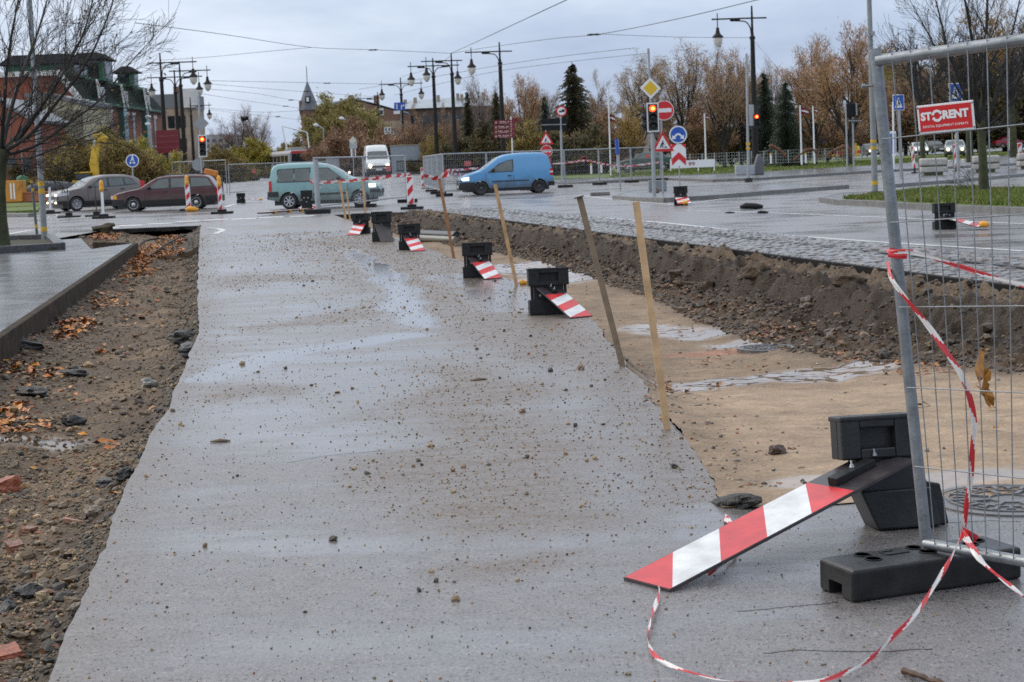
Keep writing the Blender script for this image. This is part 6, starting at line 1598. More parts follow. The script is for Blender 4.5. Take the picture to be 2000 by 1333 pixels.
# ---- cobra lamps in the far street
for px, py, Y, ex_, lab in ((617, 245, 170, 632, 'pale curved street light over the brown tree, lower of two'), (667, 232, 165, 685, 'pale curved street light higher to the right of the lower one')):
    tp = A(px, py, Y); t = thing('street_light', lab, 'street light', (A(ex_, py + 8, Y).x, Y, 0), 0, 'curved street lights'); b_ = Vector(t.location)
    l = lambda x, y: A(x, y, Y) - b_
    mb = MB(); mb.tube(spline([Vector((0, 0, 0)), l(ex_, py + 20), l(ex_ - 1, py + 8), l(px + 5, py + 1)], 5), .06, 6); mb.build('pole', galv_far, t)
    mb = MB(); mb.tube([l(px + 5, py + 1.2), l(px + 1, py), l(px - 5, py - .5)], [.08, .2, .1], 8); mb.build('lamp_head', M('pale_lamp_head', (.66, .68, .70), .4), t)
for px, py, lab in ((300, 156 + 70, 'pale curved street light in front of the green roofed building'),):
    Y = 130; b_ = Vector((A(295, 300, Y).x, Y, 0)); t = thing('street_light', lab, 'street light', tuple(b_), 0, 'curved street lights'); l = lambda x, y: A(x, y, Y) - b_
    mb = MB(); mb.tube(spline([Vector((0, 0, 0)), l(294, 260), l(294, 245), l(291, 243)], 5), .10, 6); mb.build('pole', galv_far, t)
    for y in (229, 243): 
        mb = MB(); mb.tube([l(295, y + .8), l(289, y), l(284, y)], [.06, .16, .08], 8); mb.build('lamp_head', MATS['pale_lamp_head'], t)
# ---- big plain poles
def pole(label, base, top, r0, r1, bands, z=0.0, Y=None, mat=pole_grey, foot=None, name='steel_pole', ex=()):
    S = SP(name, label, 'pole', base, Y, None, z); S.post(base, top, r0, mat, 'shaft', r1, 16, 0)
    ax0, ax1 = S.l(*base), S.l(*top)
    for y0_, y1_ in bands:
        f0, f1 = (base[1]-y0_)/(base[1]-top[1]), (base[1]-y1_)/(base[1]-top[1]); mb = MB()
        mb.tube([ax0.lerp(ax1, f0), ax0.lerp(ax1, f1)], [r0 + (r1-r0)*f0 + .004, r0 + (r1-r0)*f1 + .004], 16); mb.build('yellow_band', yellow_band, S.t)
    if foot: mb = MB(); mb.lathe([(foot, 0), (foot, .08), (r0, .1)], 14, 0); mb.build('foot', trim_black, S.t)
    return S
pole('tall grey pole with yellow bands standing in the planter at the left', (87, 468), (48, -160), .075, .05, [(362, 352), (377, 367), (452, 443)], .12)
pole('thin dark pole with yellow bands left of the tall grey pole', (73, 467), (62, 352), .034, .03, [(358, 352), (374, 368), (446, 439)], .12, mat=M('thin_pole_grey', (.10, .105, .11), .5))
S = pole('tall grey pole with yellow bands behind the fence post at the right', (1709, 380), (1694, -120), .095, .065, [(278, 272), (291, 285), (361, 353)], .13, foot=.22)
mb = MB(); q = S.l(1705, 66, -.1); mb.box(q, (.1, .1, .13)); mb.build('junction_box', galv_far, S.t)
pole('grey post with yellow bands behind the concrete barriers', (1873, 362), (1867, 262), .05, .05, [(270, 263), (283, 276), (340, 334)], 0)
pole('short grey post left of the first concrete barrier', (1759, 351), (1756, 250), .04, .04, [], 0)
for bx, by, tx_, ty_, lab in ((135, 425, 131, 364, 'thin black rod on a flat rubber base in front of the suv'), (189, 423, 185, 360, 'thin black rod on a rubber base beside the white beacon edge')):
    S = SP('marker_post', lab, 'marker post', (bx, by), group='thin marker posts'); S.post((bx, by), (tx_, ty_), .025, trim_black, 'rod', .015, 8, 0); mb = MB(); mb.boxz(-.42, .42, -.25, .25, 0, .07); mb.boxz(-.12, .12, -.12, .12, .07, .2); mb.build('base', rubber, S.t, bevel=.02)
# ---- upright beacons
def upright(label, bx, by, x0, y0, x1, y1, lean=.04, lamp=True, slant=1, nst=5, base=True, pole_=False, z=0.0, thick=.06, group='upright striped beacons', band0=0):
    S = SP('beacon', label, 'beacon', (bx, by), group=group, z=z)
    if base: mb = MB(); mb.boxz(-.40, .40, -.22, .22, 0, .09); mb.boxz(-.16, .16, -.14, .14, .09, .17); mb.build('base', rubber, S.t, bevel=.02)
    w = (x1 - x0); dx = (by - (y0 + y1)/2) * 0
    xt = lambda y: -lean * (y1 - y)
    q = [(x0 + xt(y0), y0), (x1 + xt(y0), y0 - .8), (x1, y1 - .8), (x0, y1)]
    p = S.plate('plate', q, sign_white, 0, thick, bevel=.01)
    h = y1 - y0; polys = []
    for pl, k in stripes((x0 + w*.12, x1 - w*.12, y0 + h*.03, y1 - h*.03), nst, -slant * 1.1 if w > 6 else -slant*2, band0):
        if k == 0: polys.append([(u + xt(v), v - .8*(u-x0)/w) for u, v in pl])
    S.multi('red_stripes', polys, sign_red, -.008, .006, p)
    if y1 < by - 4: S.post((bx, by), ((x0+x1)/2, y1 - 2), .05, rubber, 'stem', n=8, dy=.03)
    if lamp:
        c = S.l((x0+x1)/2 - lean*h - .3, y0 - 5, .03); mb = MB(); mb.lathe([(.07, -.16), (.09, -.1), (.09, 0), (.075, .02), (.085, .1), (.07, .2), (.03, .26), (0, .27)], 12, 0, tuple(c)); mb.build('amber_lamp', plastic_orange, S.t)
    return S
upright('striped beacon with amber lamp in front of the red estate rear door', 371, 412, 364, 360, 373.5, 407, .08, slant=1)
upright('striped beacon with amber lamp at the rear of the red estate car', 434, 418, 427, 362, 435, 412, .06, slant=1)
upright('striped beacon standing at the far rim of the excavation', 805, 409, 795.5, 345, 809.5, 400, .05, False, 1)
upright('narrow striped beacon at the corner of the long wire fence', 829, 369, 823, 328, 830, 365, .05, False, 1)
upright('striped beacon behind the bonnet of the teal van', 671, 358, 666, 328, 676, 352, .05, False, -1)
upright('white beacon seen edge on with amber lamp beside the suv', 203, 427, 199, 371, 204, 423, .06, True, 1, 1, band0=1)
upright('white beacon seen edge on between the suv and the tall grey pole', 99, 418, 96.5, 367, 100.5, 416, .05, False, 1, 1, band0=1)
for bx, by, x0, y0, x1, y1, lab, ln in ((1787, 343, 1783.5, 286, 1789, 329, 'narrow red white beacon left of the first concrete barrier', .12), (1868, 340, 1865, 283, 1870, 328, 'narrow red white beacon right of the first concrete barrier', .1), (1993, 330, 1989, 280, 1998, 325, 'red white beacon on the last concrete barrier at the right border', .05)):
    upright(lab, bx, by, x0, y0, x1, y1, ln, False, 1, 5)
# ---- concrete barriers
for px, py, w_, lab in ((1823, 343, 1.22, 'pale rounded concrete barrier between the two narrow beacons'), (1925, 337, 1.22, 'pale concrete barrier half hidden by the bare tree trunk'), (2012, 330, 1.22, 'pale concrete barrier cut by the right border')):
    p = P(px, py, .12); t = thing('concrete_barrier', lab, 'barrier', tuple(p), R(-3), 'concrete barriers')
    for z0_, z1_ in ((.14, .40), (.43, .78)):
        mb = MB(); mb.boxz(-w_/2, w_/2, -.3, .3, z0_, z1_); mb.build('block', conc, t, bevel=.10 if z0_ > .3 else .06, seg=4)
    mb = MB(); mb.boxz(-w_/2+.22, w_/2-.22, -.22, .22, 0, .15); mb.boxz(-w_/2+.04, w_/2-.04, -.27, .27, .39, .44); mb.build('skid', M('mossy_concrete', (.06, .065, .03), .7), t)
# ---- pedestrian crossing signs, covered signals
def crossing(label, cx, cy, w, h, base, Y):
    S = SP('crossing_sign', label, 'sign', base, Y, 'pedestrian crossing signs'); S.post(base, (cx, cy), .05)
    p = S.plate('board', rect(cx-w/2, cy-h/2, cx+w/2, cy+h/2), sign_white, 0, .03, bevel=.01); S.plate('blue_field', rect(cx-w*.45, cy-h*.46, cx+w*.45, cy+h*.46), sign_blue, -.005, .005, p)
    S.plate('white_triangle', [(cx - .5, cy-h*.34), (cx+w*.34, cy+h*.32), (cx-w*.32, cy+h*.34)], sign_white, -.010, .005, p)
    S.multi('walking_figure', [circ(cx, cy-h*.16, h*.05, 8), [(cx-h*.03, cy-h*.1), (cx+h*.04, cy-h*.1), (cx+h*.10, cy+h*.05), (cx+h*.09, cy+h*.24), (cx+h*.05, cy+h*.24), (cx+h*.02, cy+h*.07), (cx-h*.06, cy+h*.24), (cx-h*.1, cy+h*.24), (cx-h*.03, cy+h*.04)]], sign_black, -.015, .004, p)
    return S
S = crossing('blue crossing sign just right of the fence post', 1755, 200.5, 22, 31, (1762, 350), 62); S.post((1746, 330), (1744, 200), .035, sign_white, 'striped_post')
S = crossing('blue crossing sign above the red and white hire sign', 1866, 181, 25, 36, (1873, 362), 55)
S.plate('back_board', rect(1878, 163, 1881.5, 205), sign_back, .1, .05)
S = SP('covered_signal', 'traffic signal wrapped in black foil behind the park trees', 'traffic light', (1655, 325), Y=92); S.post((1655, 327), (1652, 200), .05); S.post((1668, 330), (1665, 215), .05, nm='second_post'); S.plate('wrapped_head', [(1653, 203), (1674, 201), (1675, 225), (1666, 229), (1655, 231)], MATS['black_foil'], -.05, .3, bevel=.05); S.plate('pale_edge', rect(1671.5, 202, 1674.5, 226), sign_back, -.08, .05)
S.plate('street_name_board', rect(1655, 233.5, 1684, 239, .02), M('dark_green_board', (.03, .06, .05), .5), -.1, .03); [S.multi('letter_mark', [rect(1657 + k*4.6, 235.4, 1660 + k*4.6, 237, .02)], MATS['faded_white'], -.106, .005) for k in range(6)]
S = SP('traffic_signal', 'distant traffic signal glowing red among blue signs', 'traffic light', (1634, 312), Y=190); S.post((1634, 313), (1630, 258), .08); signal_head(S, 1629, 270, 1638, 292, True, False); S.plate('blue_board', rect(1631, 264, 1644, 280), sign_blue, .3, .05)
S = SP('sign_post', 'small blue sign between the flagpoles and the far signal', 'sign', (1608, 316), Y=150); S.post((1608, 317), (1606, 262), .05); S.plate('board', rect(1602, 266, 1610, 281), sign_blue, -.02, .03)
S = SP('roadworks_board', 'orange and yellow board beside the park tree at the right', 'sign', (1667, 318), Y=150); S.post((1667, 318), (1665, 290), .05); S.plate('orange_board', rect(1661, 281, 1668, 297), M('orange_board', (.7, .13, .02), .4), -.02, .03); S.plate('yellow_board', rect(1669.5, 280, 1673.5, 299), sign_yellow, -.02, .03)
mb = MB(); b_ = A(1640, 300, 180); mb.boxz(-2, 2, -1, 1, 0, 1.1); mb.boxz(-1.2, 1.4, -1, 1, 1.1, 1.8); t = thing('yellow_van', 'yellow and red van behind the far red signal', 'van', (b_.x, 180, .4)); mb.build('body', sign_yellow, t, bevel=.15); mb = MB(); mb.boxz(-2.02, 2.02, -1.02, -.99, .35, .65); mb.build('red_band', sign_red, t)
mb = MB(); mb.boxz(-.9, 1.0, -1.02, -.98, 1.2, 1.6); mb.build('window', glass_dark, t)
S = SP('advertising_pillar', 'blue and white poster pillar seen through the first fence wires', 'pillar', (1739, 306), Y=120); mb = MB(); mb.boxz(-.4, .4, -.15, .15, 0, 1.75); mb.build('frame', sign_white, S.t, bevel=.03); mb = MB(); mb.boxz(-.33, .33, -.165, -.15, .2, 1.6); mb.build('poster', M('poster_blue', (.10, .16, .38), .4, 0, .7, 3), S.t)
S = SP('kiosk_sign', 'white board with a red field between trunks at the far right', 'sign', (1976, 292), Y=140); mb = MB(); mb.boxz(-.22, .22, -.1, .1, 0, 1.75); mb.build('board', sign_white, S.t); mb = MB(); mb.boxz(-.16, .16, -.12, -.1, .9, 1.3); mb.build('red_field', M('orange_board', (1, 0, 0)), S.t)
# ---- flags
def flag(label, bx, by, ty_, Y, fx, fy, fw, fh, sgn_=1):
    S = SP('flagpole', label, 'flagpole', (bx, by), Y, 'flagpoles in the park'); S.post((bx, by), (bx - (by-ty_)*.03, ty_), .06, sign_white, 'pole', .045, 8, 0)
    for k, (a, b2, mt_) in enumerate(((0, .4, maroon), (.4, .6, sign_white), (.6, 1, maroon))):
        mb = MB(); vs = []
        for i in range(9):
            u = i/8; dy = .12*math.sin(u*7)
            for v_ in (a, b2):
                q = S.l(fx + fw*u, fy + fh*v_ + fh*.25*u*u, dy); vs.append((q.x, dy, q.z))
        mb.add(vs, [(2*i, 2*i+1, 2*i+3, 2*i+2) for i in range(8)]); o = mb.build('flag_stripe', mt_, S.t); o.modifiers.new('thickness', 'SOLIDIFY').thickness = .01
flag('flagpole with a dark red and white flag behind the long wire fence', 1193, 345, 168, 118, 1188, 223, 13, 14)
flag('flagpole with a small flag right of the chevron board', 1379, 326, 222, 122, 1376, 225, 9, 8)
flag('flagpole with the large red white flag left of the park spruce', 1566, 322, 206, 112, 1562, 210, 17, 13)
flag('second flagpole right of the large flag', 1591, 320, 208, 116, 1588, 212, 9, 8)
# ---- wire fences
def fence_proto(w, h, name='site_fence'):
    t = thing(name, 'x', 'fence', (0, 0, 0)); z0_ = .14
    mb = MB(); mb.tube([(0, 0, z0_), (0, 0, h), ], .03, 8); mb.tube([(w, 0, z0_), (w, 0, h)], .03, 8)
    mb.tube([(0, 0, h-.03), (w, 0, h-.03)], .03, 8); mb.tube([(0, 0, z0_+.1), (w, 0, z0_+.1)], .025, 8); mb.build('frame', galv_far, t)
    mb = MB(); n = int(w/.16)
    for i in range(1, n): mb.tube([(w*i/n, .01, z0_+.1), (w*i/n, .01, h)], .0042, 4, 0, False)
    for i in range(1, 6): z = z0_ + .1 + (h-z0_-.1)*i/6; mb.tube([(0, .012, z), (w, .012, z)], .0045, 4, 0, False)
    mb.build('wire_mesh', galv_far, t); return t
protos = {}
block_mesh = None
def foot_block(p, a, label):
    global block_mesh
    if block_mesh is None: mb = MB(); mb.boxz(-.40, .40, -.12, .12, 0, .14); block_mesh = mb.mesh('ballast_block', [rubber])
    o = bpy.data.objects.new('ballast_block', block_mesh); COL.objects.link(o); o.location = p; o.rotation_euler = (0, 0, a)
    tag(o, label, 'fence block', 'fence foot blocks')
def fence_run(p0, p1, n, h, labels, glabel, signs=(), blocks=True, blabel='x', group=None):
    d = (p1 - p0); L_ = d.length / n; a = math.atan2(d.y, d.x); key = (round(L_, 1), h)
    for i in range(n):
        q = p0 + d * (i/n)
        if key not in protos:
            t = protos[key] = fence_proto(L_ - .08, h); t['label'] = labels[i % len(labels)]; t.location = q; t.rotation_euler = (0, 0, a)
        else: t = dup(protos[key], None, tuple(q), a, labels[i % len(labels)])
        t['group'] = glabel
        if 'fence_sign' in [c.name.split('.')[0] for c in t.children] and i not in signs: pass
        if i in signs:
            s_ = bpy.data.objects.new('hire_sign', FS_MESH); COL.objects.link(s_); s_.parent = t; s_.location = ((L_ - .08)*.55, -.03, h*.74)
        if blocks: foot_block(q, a + R(90), blabel)
    if blocks: foot_block(p1, a + R(90), blabel)
mb = MB(); mb.boxz(-.30, .30, -.006, .006, -.12, .12, 0); mb.boxz(-.26, .26, -.01, -.0062, -.09, .09, 1); mb.boxz(-.2, .2, -.012, -.0102, -.02, .05, 0)
FS_MESH = mb.mesh('hire_sign', [M('faded_pink_sign', (.55, .20, .18), .5), M('faded_red_sign', (.50, .06, .06), .4)])
fence_run(P(868, 384), P(1292, 353), 6, 2.0, ['wire fence panel at the near corner behind the blue van bonnet', 'wire fence panel behind the blue van cab', 'wire fence panel behind the blue van load space', 'wire fence panel at the tail of the blue van', 'wire fence panel left of the edge on blue sign', 'wire fence panel ending behind the signal post'], 'long wire fence behind the blue van', signs=(0, 1, 2, 3, 4), blabel='black block under the long wire fence behind the blue van')
fence_run(P(868, 384), P(829, 369), 4, 2.0, ['nearest panel of the fence row receding left of the blue van', 'second panel of the fence row receding left of the blue van', 'third panel of the fence row receding left of the blue van', 'last panel of the fence row receding left of the blue van'], 'fence row receding beside the blue van', blabel='black block under the receding fence row left of the blue van')
fence_run(P(618, 417), P(796, 396), 2, 1.95, ['wire fence panel in front of the teal van with the thick grey post', 'wire fence panel in front of the white van street'], 'wire fences around the teal van', signs=(1,), blabel='black block under the fence in front of the teal van')
fence_run(P(449, 384), P(535, 377), 1, 2.0, ['wire fence panel with a pink sign left of the teal van'], 'wire fences at the road works', signs=(0,), blabel='black block under the fence left of the teal van')
fence_run(P(535, 377), P(640, 369), 1, 2.0, ['wire fence panel behind the rear of the teal van'], 'wire fences at the road works', signs=(0,), blabel='black block under the fence behind the teal van')
fence_run(P(340, 386), P(446, 383), 1, 2.3, ['leaning wire fence panel behind the red signal'], 'wire fences at the road works', blabel='black block under the leaning fence behind the red signal')
fence_run(P(640, 369), P(672, 356), 5, 2.3, ['nearest of the stacked fence panels behind the teal van roof', 'second stacked fence panel behind the teal van roof', 'third stacked fence panel behind the teal van roof', 'fourth stacked fence panel behind the teal van roof', 'farthest stacked fence panel behind the teal van roof'], 'stacked fences in the far street', blocks=False)
S = SP('fence_post', 'thick grey post of stacked fence frames in front of the teal van', 'post', (622, 418)); S.post((622, 418), (616, 312), .09, galv_far, 'frames', .09, 8, 0); mb = MB(); mb.boxz(-.42, .42, -.15, .15, 0, .16); mb.build('foot', rubber, S.t, bevel=.02)
def far_tape(pts, label, w=.12, st=.2): tape([A(x, y, Y) for x, y, Y in pts], w, label, .4, 2, 8, st, (0, -1, 0.02), 'tapes on the far fences', .1)
far_tape([(612, 357, 62), (660, 355, 62), (720, 350, 62), (770, 344, 62), (802, 341, 63)], 'striped tape crossing in front of the teal van to the far beacon', .13, .22)
far_tape([(868, 333, 78), (895, 332, 79), (934, 329, 81)], 'upper striped tape on the fence before the blue van', .1)
far_tape([(868, 337, 78), (890, 340, 79), (914, 342, 80)], 'lower striped tape on the fence before the blue van', .1)
far_tape([(1066, 322, 88), (1110, 318, 90), (1146, 314, 91), (1180, 321, 92), (1220, 325, 93), (1262, 321, 95), (1288, 317, 96)], 'striped tape hung along the long wire fence', .09)
far_tape([(610, 358, 62), (605, 350, 62), (618, 362, 62), (625, 368, 62)], 'tape end tied round the thick grey fence post', .09)
# ---- bits lying on the roads
def lump(name, px, py, dims, mat, label, cat, seed):
    p = P(px, py); r2 = random.Random(seed); mb = MB(); mb.tube([Vector((-dims[0]/2, 0, dims[2]*.4)), Vector((-dims[0]*.25, .05, dims[2]*.6)), Vector((dims[0]*.2, -.03, dims[2]*.5)), Vector((dims[0]/2, .02, dims[2]*.35))], [dims[2]*.3, dims[2]*.55, dims[2]*.5, dims[2]*.3], 8)
    return tag(mb.build(name, mat, loc=tuple(p)), label, cat)
lump('rubber_scrap', 1468, 409, (.6, .2, .16), rubber, 'black rubber scrap lying on the wet right road', 'scrap', 1)
lump('rubber_scrap', 1490, 417, (.26, .1, .06), rubber, 'small black scrap right below the larger one on the right road', 'scrap', 2)
lump('rubber_scrap', 1426, 417, (.24, .1, .04), rubber, 'thin dark scrap left of the larger one on the right road', 'scrap', 3)
mb = MB(); a, b_ = P(508, 417, .09), P(603, 409, .12); mb.bar(Vector(), b_ - a, .3, .05, 0); t = thing('fallen_board', 'long striped barrier board lying behind the white dashes', 'board', tuple(a)); mb.build('board', plate_back, t)
mb = MB(); d_ = (b_ - a); L_ = d_.length; dn = d_.normalized(); sd = dn.cross(Vector((0, 0, 1)))
for k in range(9): 
    o1, o2 = d_*(k/9), d_*((k+1)/9); up_ = Vector((0, 0, .03)); mb.add([o1 - sd*.14 + up_, o2 - sd*.14 + up_, o2 + sd*.14 + up_, o1 + sd*.14 + up_], [(3, 2, 1, 0)], k % 2)
mb.build('striped_film', [M('faded_orange_film', (.6, .28, .2), .5), white_film], t)
for k in (.3, .6, .85): mb = MB(); mb.box(d_*k + Vector((0, -.12, -.02)), (.16, .14, .1)); mb.build('yellow_clip', MATS['yellow_plastic'], t)
S = SP('fallen_sign', 'round red and white sign lying beneath the teal van fence', 'sign', (602, 409)); mb = MB(); mb.m = Matrix.Rotation(R(-75), 4, 'X'); mb.lathe([(.33, 0), (.33, .02), (0, .02)], 24, 0, (0, .0, .1), Matrix.Rotation(R(90), 3, 'X')); mb.build('plate', sign_white, S.t); mb = MB(); mb.m = Matrix.Rotation(R(-75), 4, 'X'); mb.lathe([(.28, 0), (.28, .01), (0, .01)], 24, 0, (0, -.021, .1), Matrix.Rotation(R(90), 3, 'X')); mb.build('red_field', sign_red, S.t); mb = MB(); mb.m = Matrix.Rotation(R(-75), 4, 'X'); mb.box((0, -.035, .1), (.42, .004, .12)); mb.build('white_bar', sign_white, S.t)
lump('amber_lamp', 375, 414, (.5, .2, .2), plastic_orange, 'amber lamp lying on the road by the left beacons', 'lamp', 4)
# ---- banner, park fence and garlands
S = SP('banner', 'long white banner with a red 99 behind the chevron board', 'banner', (1352, 332), Y=110)
S.plate('cloth', [(1310, 315.5), (1395, 311), (1395, 326), (1310, 329.5)], sign_white, 0, .05); mb = MB(); q = S.l(1351, 320.4, -.01); text_to(mb, '99', .45, 0, Matrix.Translation((q.x, -.012, q.z)), .004, 1.0, (.42, .26)); mb.build('lettering', M('dark_red_ink', (.25, .03, .03), .5), S.t)
for x in (1310, 1364, 1395): S.post((x, 334), (x, 311), .04, sign_white)
t = thing('park_fence', 'thin grey chain link fence along the back of the park lawn', 'fence', tuple(A(1300, 318, 128))); b_ = Vector(t.location)
for x in range(1300, 1700, 24): mb = MB(); y_ = 325 - (x-1300)*.042; mb.tube([A(x, y_ + 4, 128) - b_, A(x-.6, y_ - 22, 128) - b_], .04, 6); mb.build('post', galv_far, t)
mb = MB(); 
for k in range(5): mb.tube([A(1300, 304 + 6*k, 128) - b_, A(1700, 287 + 6*k, 128) - b_], .016, 4)
for x in range(1300, 1700, 5): y_ = 325 - (x-1300)*.042; mb.tube([A(x, y_ + 3, 128.05) - b_, A(x-.6, y_ - 21, 128.05) - b_], .011, 3, 0, False)
mb.build('wire_mesh', galv_far, t)
gar = M('brown_garland', (.13, .06, .03), .8, 0, .4, 8, .6, 20)
for pts_, lab in (([(1503, 285), (1515, 289), (1528, 299), (1534, 307)], 'brown garland left of the flagpoles'), ([(1550, 314), (1562, 303), (1580, 292), (1595, 297), (1601, 309)], 'brown garland arching over the flagpole foot'), ([(1616, 308), (1622, 298), (1640, 290), (1655, 287), (1664, 306)], 'brown garland beside the park tree at the right')):
    q = spline([A(x, y, 105) for x, y in pts_], 6); b0 = q[0].copy(); r2 = random.Random(len(lab)); mb = MB(); mb.tube([p - b0 for p in q], [r2.uniform(.05, .15) for _ in q], 6); tag(mb.build('garland', gar, loc=tuple(b0)), lab, 'garland', 'brown garlands in the park')
for x, y, lab in ((1506, 318, 'white marker post with a yellow top on the lawn'), (1574, 317, 'white marker post beside the flagpole foot'), (1155, 338, 'white marker post behind the long wire fence'), (1175, 336, 'second white marker post behind the long wire fence')):
    S = SP('marker_post', lab, 'marker post', (x, y), Y=108, group='white marker posts'); S.post((x, y + 2), (x - .5, y - 15), .06, sign_white, 'post'); S.post((x - .5, y - 15), (x - .6, y - 19), .06, yellow_band, 'cap')
# ================================================================ TREES AND BUILDINGS
bark = M('wet_bark', (.022, .019, .017), .7, 0, .4, 6, .5, 20)
bark_moss = M('mossy_bark', (.028, .032, .012), .75, 0, .5, 4, .5, 20, c2=(.045, .05, .018))
def grow(mb, p, d, L_, r, lev, maxlev, rg, tips, bend=.12, up=.12, kids=(5, 5, 5), ang=(35, 65), seg=4, shrink=.55, rmin=.006, start=.25):
    pts, rs = [p], [r]; q, dd = p.copy(), d.normalized()
    for i in range(seg):
        dd = (dd + Vector((rg.uniform(-bend, bend), rg.uniform(-bend, bend), rg.uniform(-bend, bend) + up*.5))).normalized()
        q = q + dd * (L_/seg); pts.append(q.copy()); rs.append(max(rmin, r*(1 - .72*(i+1)/seg)))
    mb.tube(pts, rs, 6 if r > .06 else 4 if r > .02 else 3, 0, False)
    if lev >= maxlev: tips.append((pts, dd)); return
    if lev >= maxlev - 1: tips.append((pts[2:], dd))
    n = kids[min(lev, len(kids)-1)]
    for k in range(n):
        f = start + (1-start)*(k + rg.random())/n; i = min(int(f*seg), seg-1); t = f*seg - i
        b = pts[i].lerp(pts[i+1], t); tg = (pts[i+1]-pts[i]).normalized()
        ax = tg.orthogonal().normalized(); ax.rotate(Matrix.Rotation(rg.uniform(0, 6.283), 3, tg))
        a = R(rg.uniform(*ang)); nd_ = tg*math.cos(a) + ax*math.sin(a)
        grow(mb, b, nd_, L_*rg.uniform(shrink*.8, shrink*1.2)*(1.1-.45*f), max(rmin, (rs[i] + (rs[i+1]-rs[i])*t)*.62), lev+1, maxlev, rg, tips, bend, up, kids, ang, seg, shrink, rmin, start)
def blades_at(tips, rg, per, ln, wd, pal, droop=.2, spread=.35, up=0.0):
    vs, fs, cols = [], [], []
    for pts, d in tips:
        c0 = rg.choice(pal)
        for _ in range(per):
            f = rg.random()*(len(pts)-1); i = min(int(f), len(pts)-2); p = pts[i].lerp(pts[i+1], f-i) + Vector((rg.gauss(0, spread), rg.gauss(0, spread), rg.gauss(0, spread)))*.5
            dr = (d + Vector((rg.uniform(-.9, .9), rg.uniform(-.9, .9), rg.uniform(-.7, .7) - droop + up))).normalized()
            l = ln*rg.uniform(.5, 1.3); w = wd*rg.uniform(.6, 1.4)
            s = dr.orthogonal().normalized(); s.rotate(Matrix.Rotation(rg.uniform(0, 6.28), 3, dr)); s *= w/2
            b = len(vs); e = p + dr*l; m_ = p + dr*l*.5
            vs += [p, m_ + s, e, m_ - s]; fs.append((b, b+1, b+2, b+3))
            k = rg.uniform(.65, 1.3); c = c0 if rg.random() < .7 else rg.choice(pal); cols += [tuple(x*k for x in c)]*4
    return vs, fs, cols
leafm = MATS.get('leafy')
def crown_mesh(vs, fs, cols, name='crown'):
    me = bpy.data.meshes.new(name); me.from_pydata([tuple(v) for v in vs], [], fs); me.materials.append(leafm)
    at_ = me.color_attributes.new('Col', 'FLOAT_COLOR', 'POINT'); a = np.ones((len(vs), 4), dtype=np.float32); a[:, :3] = np.array(cols, dtype=np.float32); at_.data.foreach_set('color', a.ravel())
    return me
TREES = {}
def deciduous(key, seed, h, pal, per=24, ln=.5, wd=.045, limbs=7, tilt=(12, 40), kids=(6, 6), droop=.1, spread=.4, trunk=.22, bm=None, blade_up=.2, ang=(22, 52)):
    rg = random.Random(seed); mb = MB(); tips = []
    th = h*trunk; r = h*.018
    mb.tube([Vector((0, 0, -.3)), Vector((rg.uniform(-.1, .1), 0, th*.5)), Vector((rg.uniform(-.15, .15), 0, th))], [r*1.25, r, r*.9], 8)
    grow(mb, Vector((0, 0, th*.95)), Vector((rg.uniform(-.1, .1), rg.uniform(-.1, .1), 1)), h*.70, r*.75, 0, 2, rg, tips, .1, .12, kids, ang, 5, .45, .012, .1)
    for k in range(limbs):
        a = 6.283*k/limbs + rg.uniform(-.4, .4); t = R(rg.uniform(*tilt))
        grow(mb, Vector((0, 0, th*rg.uniform(.75, 1.0))), Vector((math.cos(a)*math.sin(t), math.sin(a)*math.sin(t), math.cos(t))), h*rg.uniform(.48, .66), r*.6, 0, 2, rg, tips, .12, .1, kids, ang, 5, .45, .012, .18)
    tm = mb.mesh('trunk', [bm or bark]); cm_ = crown_mesh(*blades_at(tips, rg, per, ln, wd, pal, droop, spread, blade_up))
    zmax = max(v[2] for v in mb.v)
    TREES[key] = (tm, cm_, max(zmax, h))
def plant(key, label, px, top, Y, wscale=1.0, rz=0.0, group='trees in the park', name='tree', z=0.0, base_px=None):
    tm, cm_, h0 = TREES[key]
    tp = A(px, top, Y); b = Vector((A(base_px, 330, Y).x if base_px else A(px + .04*((330 - top)), 330, Y).x, Y, z))
    s = (tp.z - z)/h0
    t = thing(name, label, 'tree', tuple(b), rz, group); t.scale = (s*wscale, s*wscale, s)
    for nm, me in (('trunk', tm), ('crown', cm_)):
        o = bpy.data.objects.new(nm, me); COL.objects.link(o); o.parent = t
    return t
BROWN = [(.33, .21, .14), (.40, .24, .14), (.27, .19, .14), (.44, .28, .14), (.23, .17, .13)]
PINK = [(.27, .20, .175), (.23, .175, .155), (.29, .19, .15), (.19, .15, .135)]
RUST = [(.44, .24, .12), (.38, .22, .12), (.48, .29, .14), (.30, .20, .13)]
GOLD = [(.42, .27, .08), (.36, .24, .09), (.32, .20, .09), (.46, .31, .09)]
OLIVE = [(.30, .235, .065), (.24, .18, .06), (.35, .26, .07), (.18, .135, .055), (.26, .16, .07)]
OLIVE2 = [(.42, .36, .06), (.34, .30, .06), (.48, .38, .065), (.26, .22, .05)]
GREEN = [(.26, .23, .07), (.32, .27, .08), (.20, .18, .06), (.34, .25, .09)]
DARKG = [(.07, .075, .03), (.10, .09, .035), (.12, .09, .04), (.08, .06, .035), (.19, .14, .035)]
deciduous('bare1', 1, 11, PINK, 16, .6, .028, 7, (10, 38), (7, 6), -.1)
deciduous('bare2', 2, 11, PINK + BROWN[:2], 18, .6, .028, 8, (12, 42), (7, 6), -.1)
deciduous('brown1', 3, 11, BROWN, 28, .5, .038, 8, (12, 40), (7, 6), 0)
deciduous('brown2', 4, 11, RUST, 28, .45, .044, 8, (14, 44), (7, 6), .1)
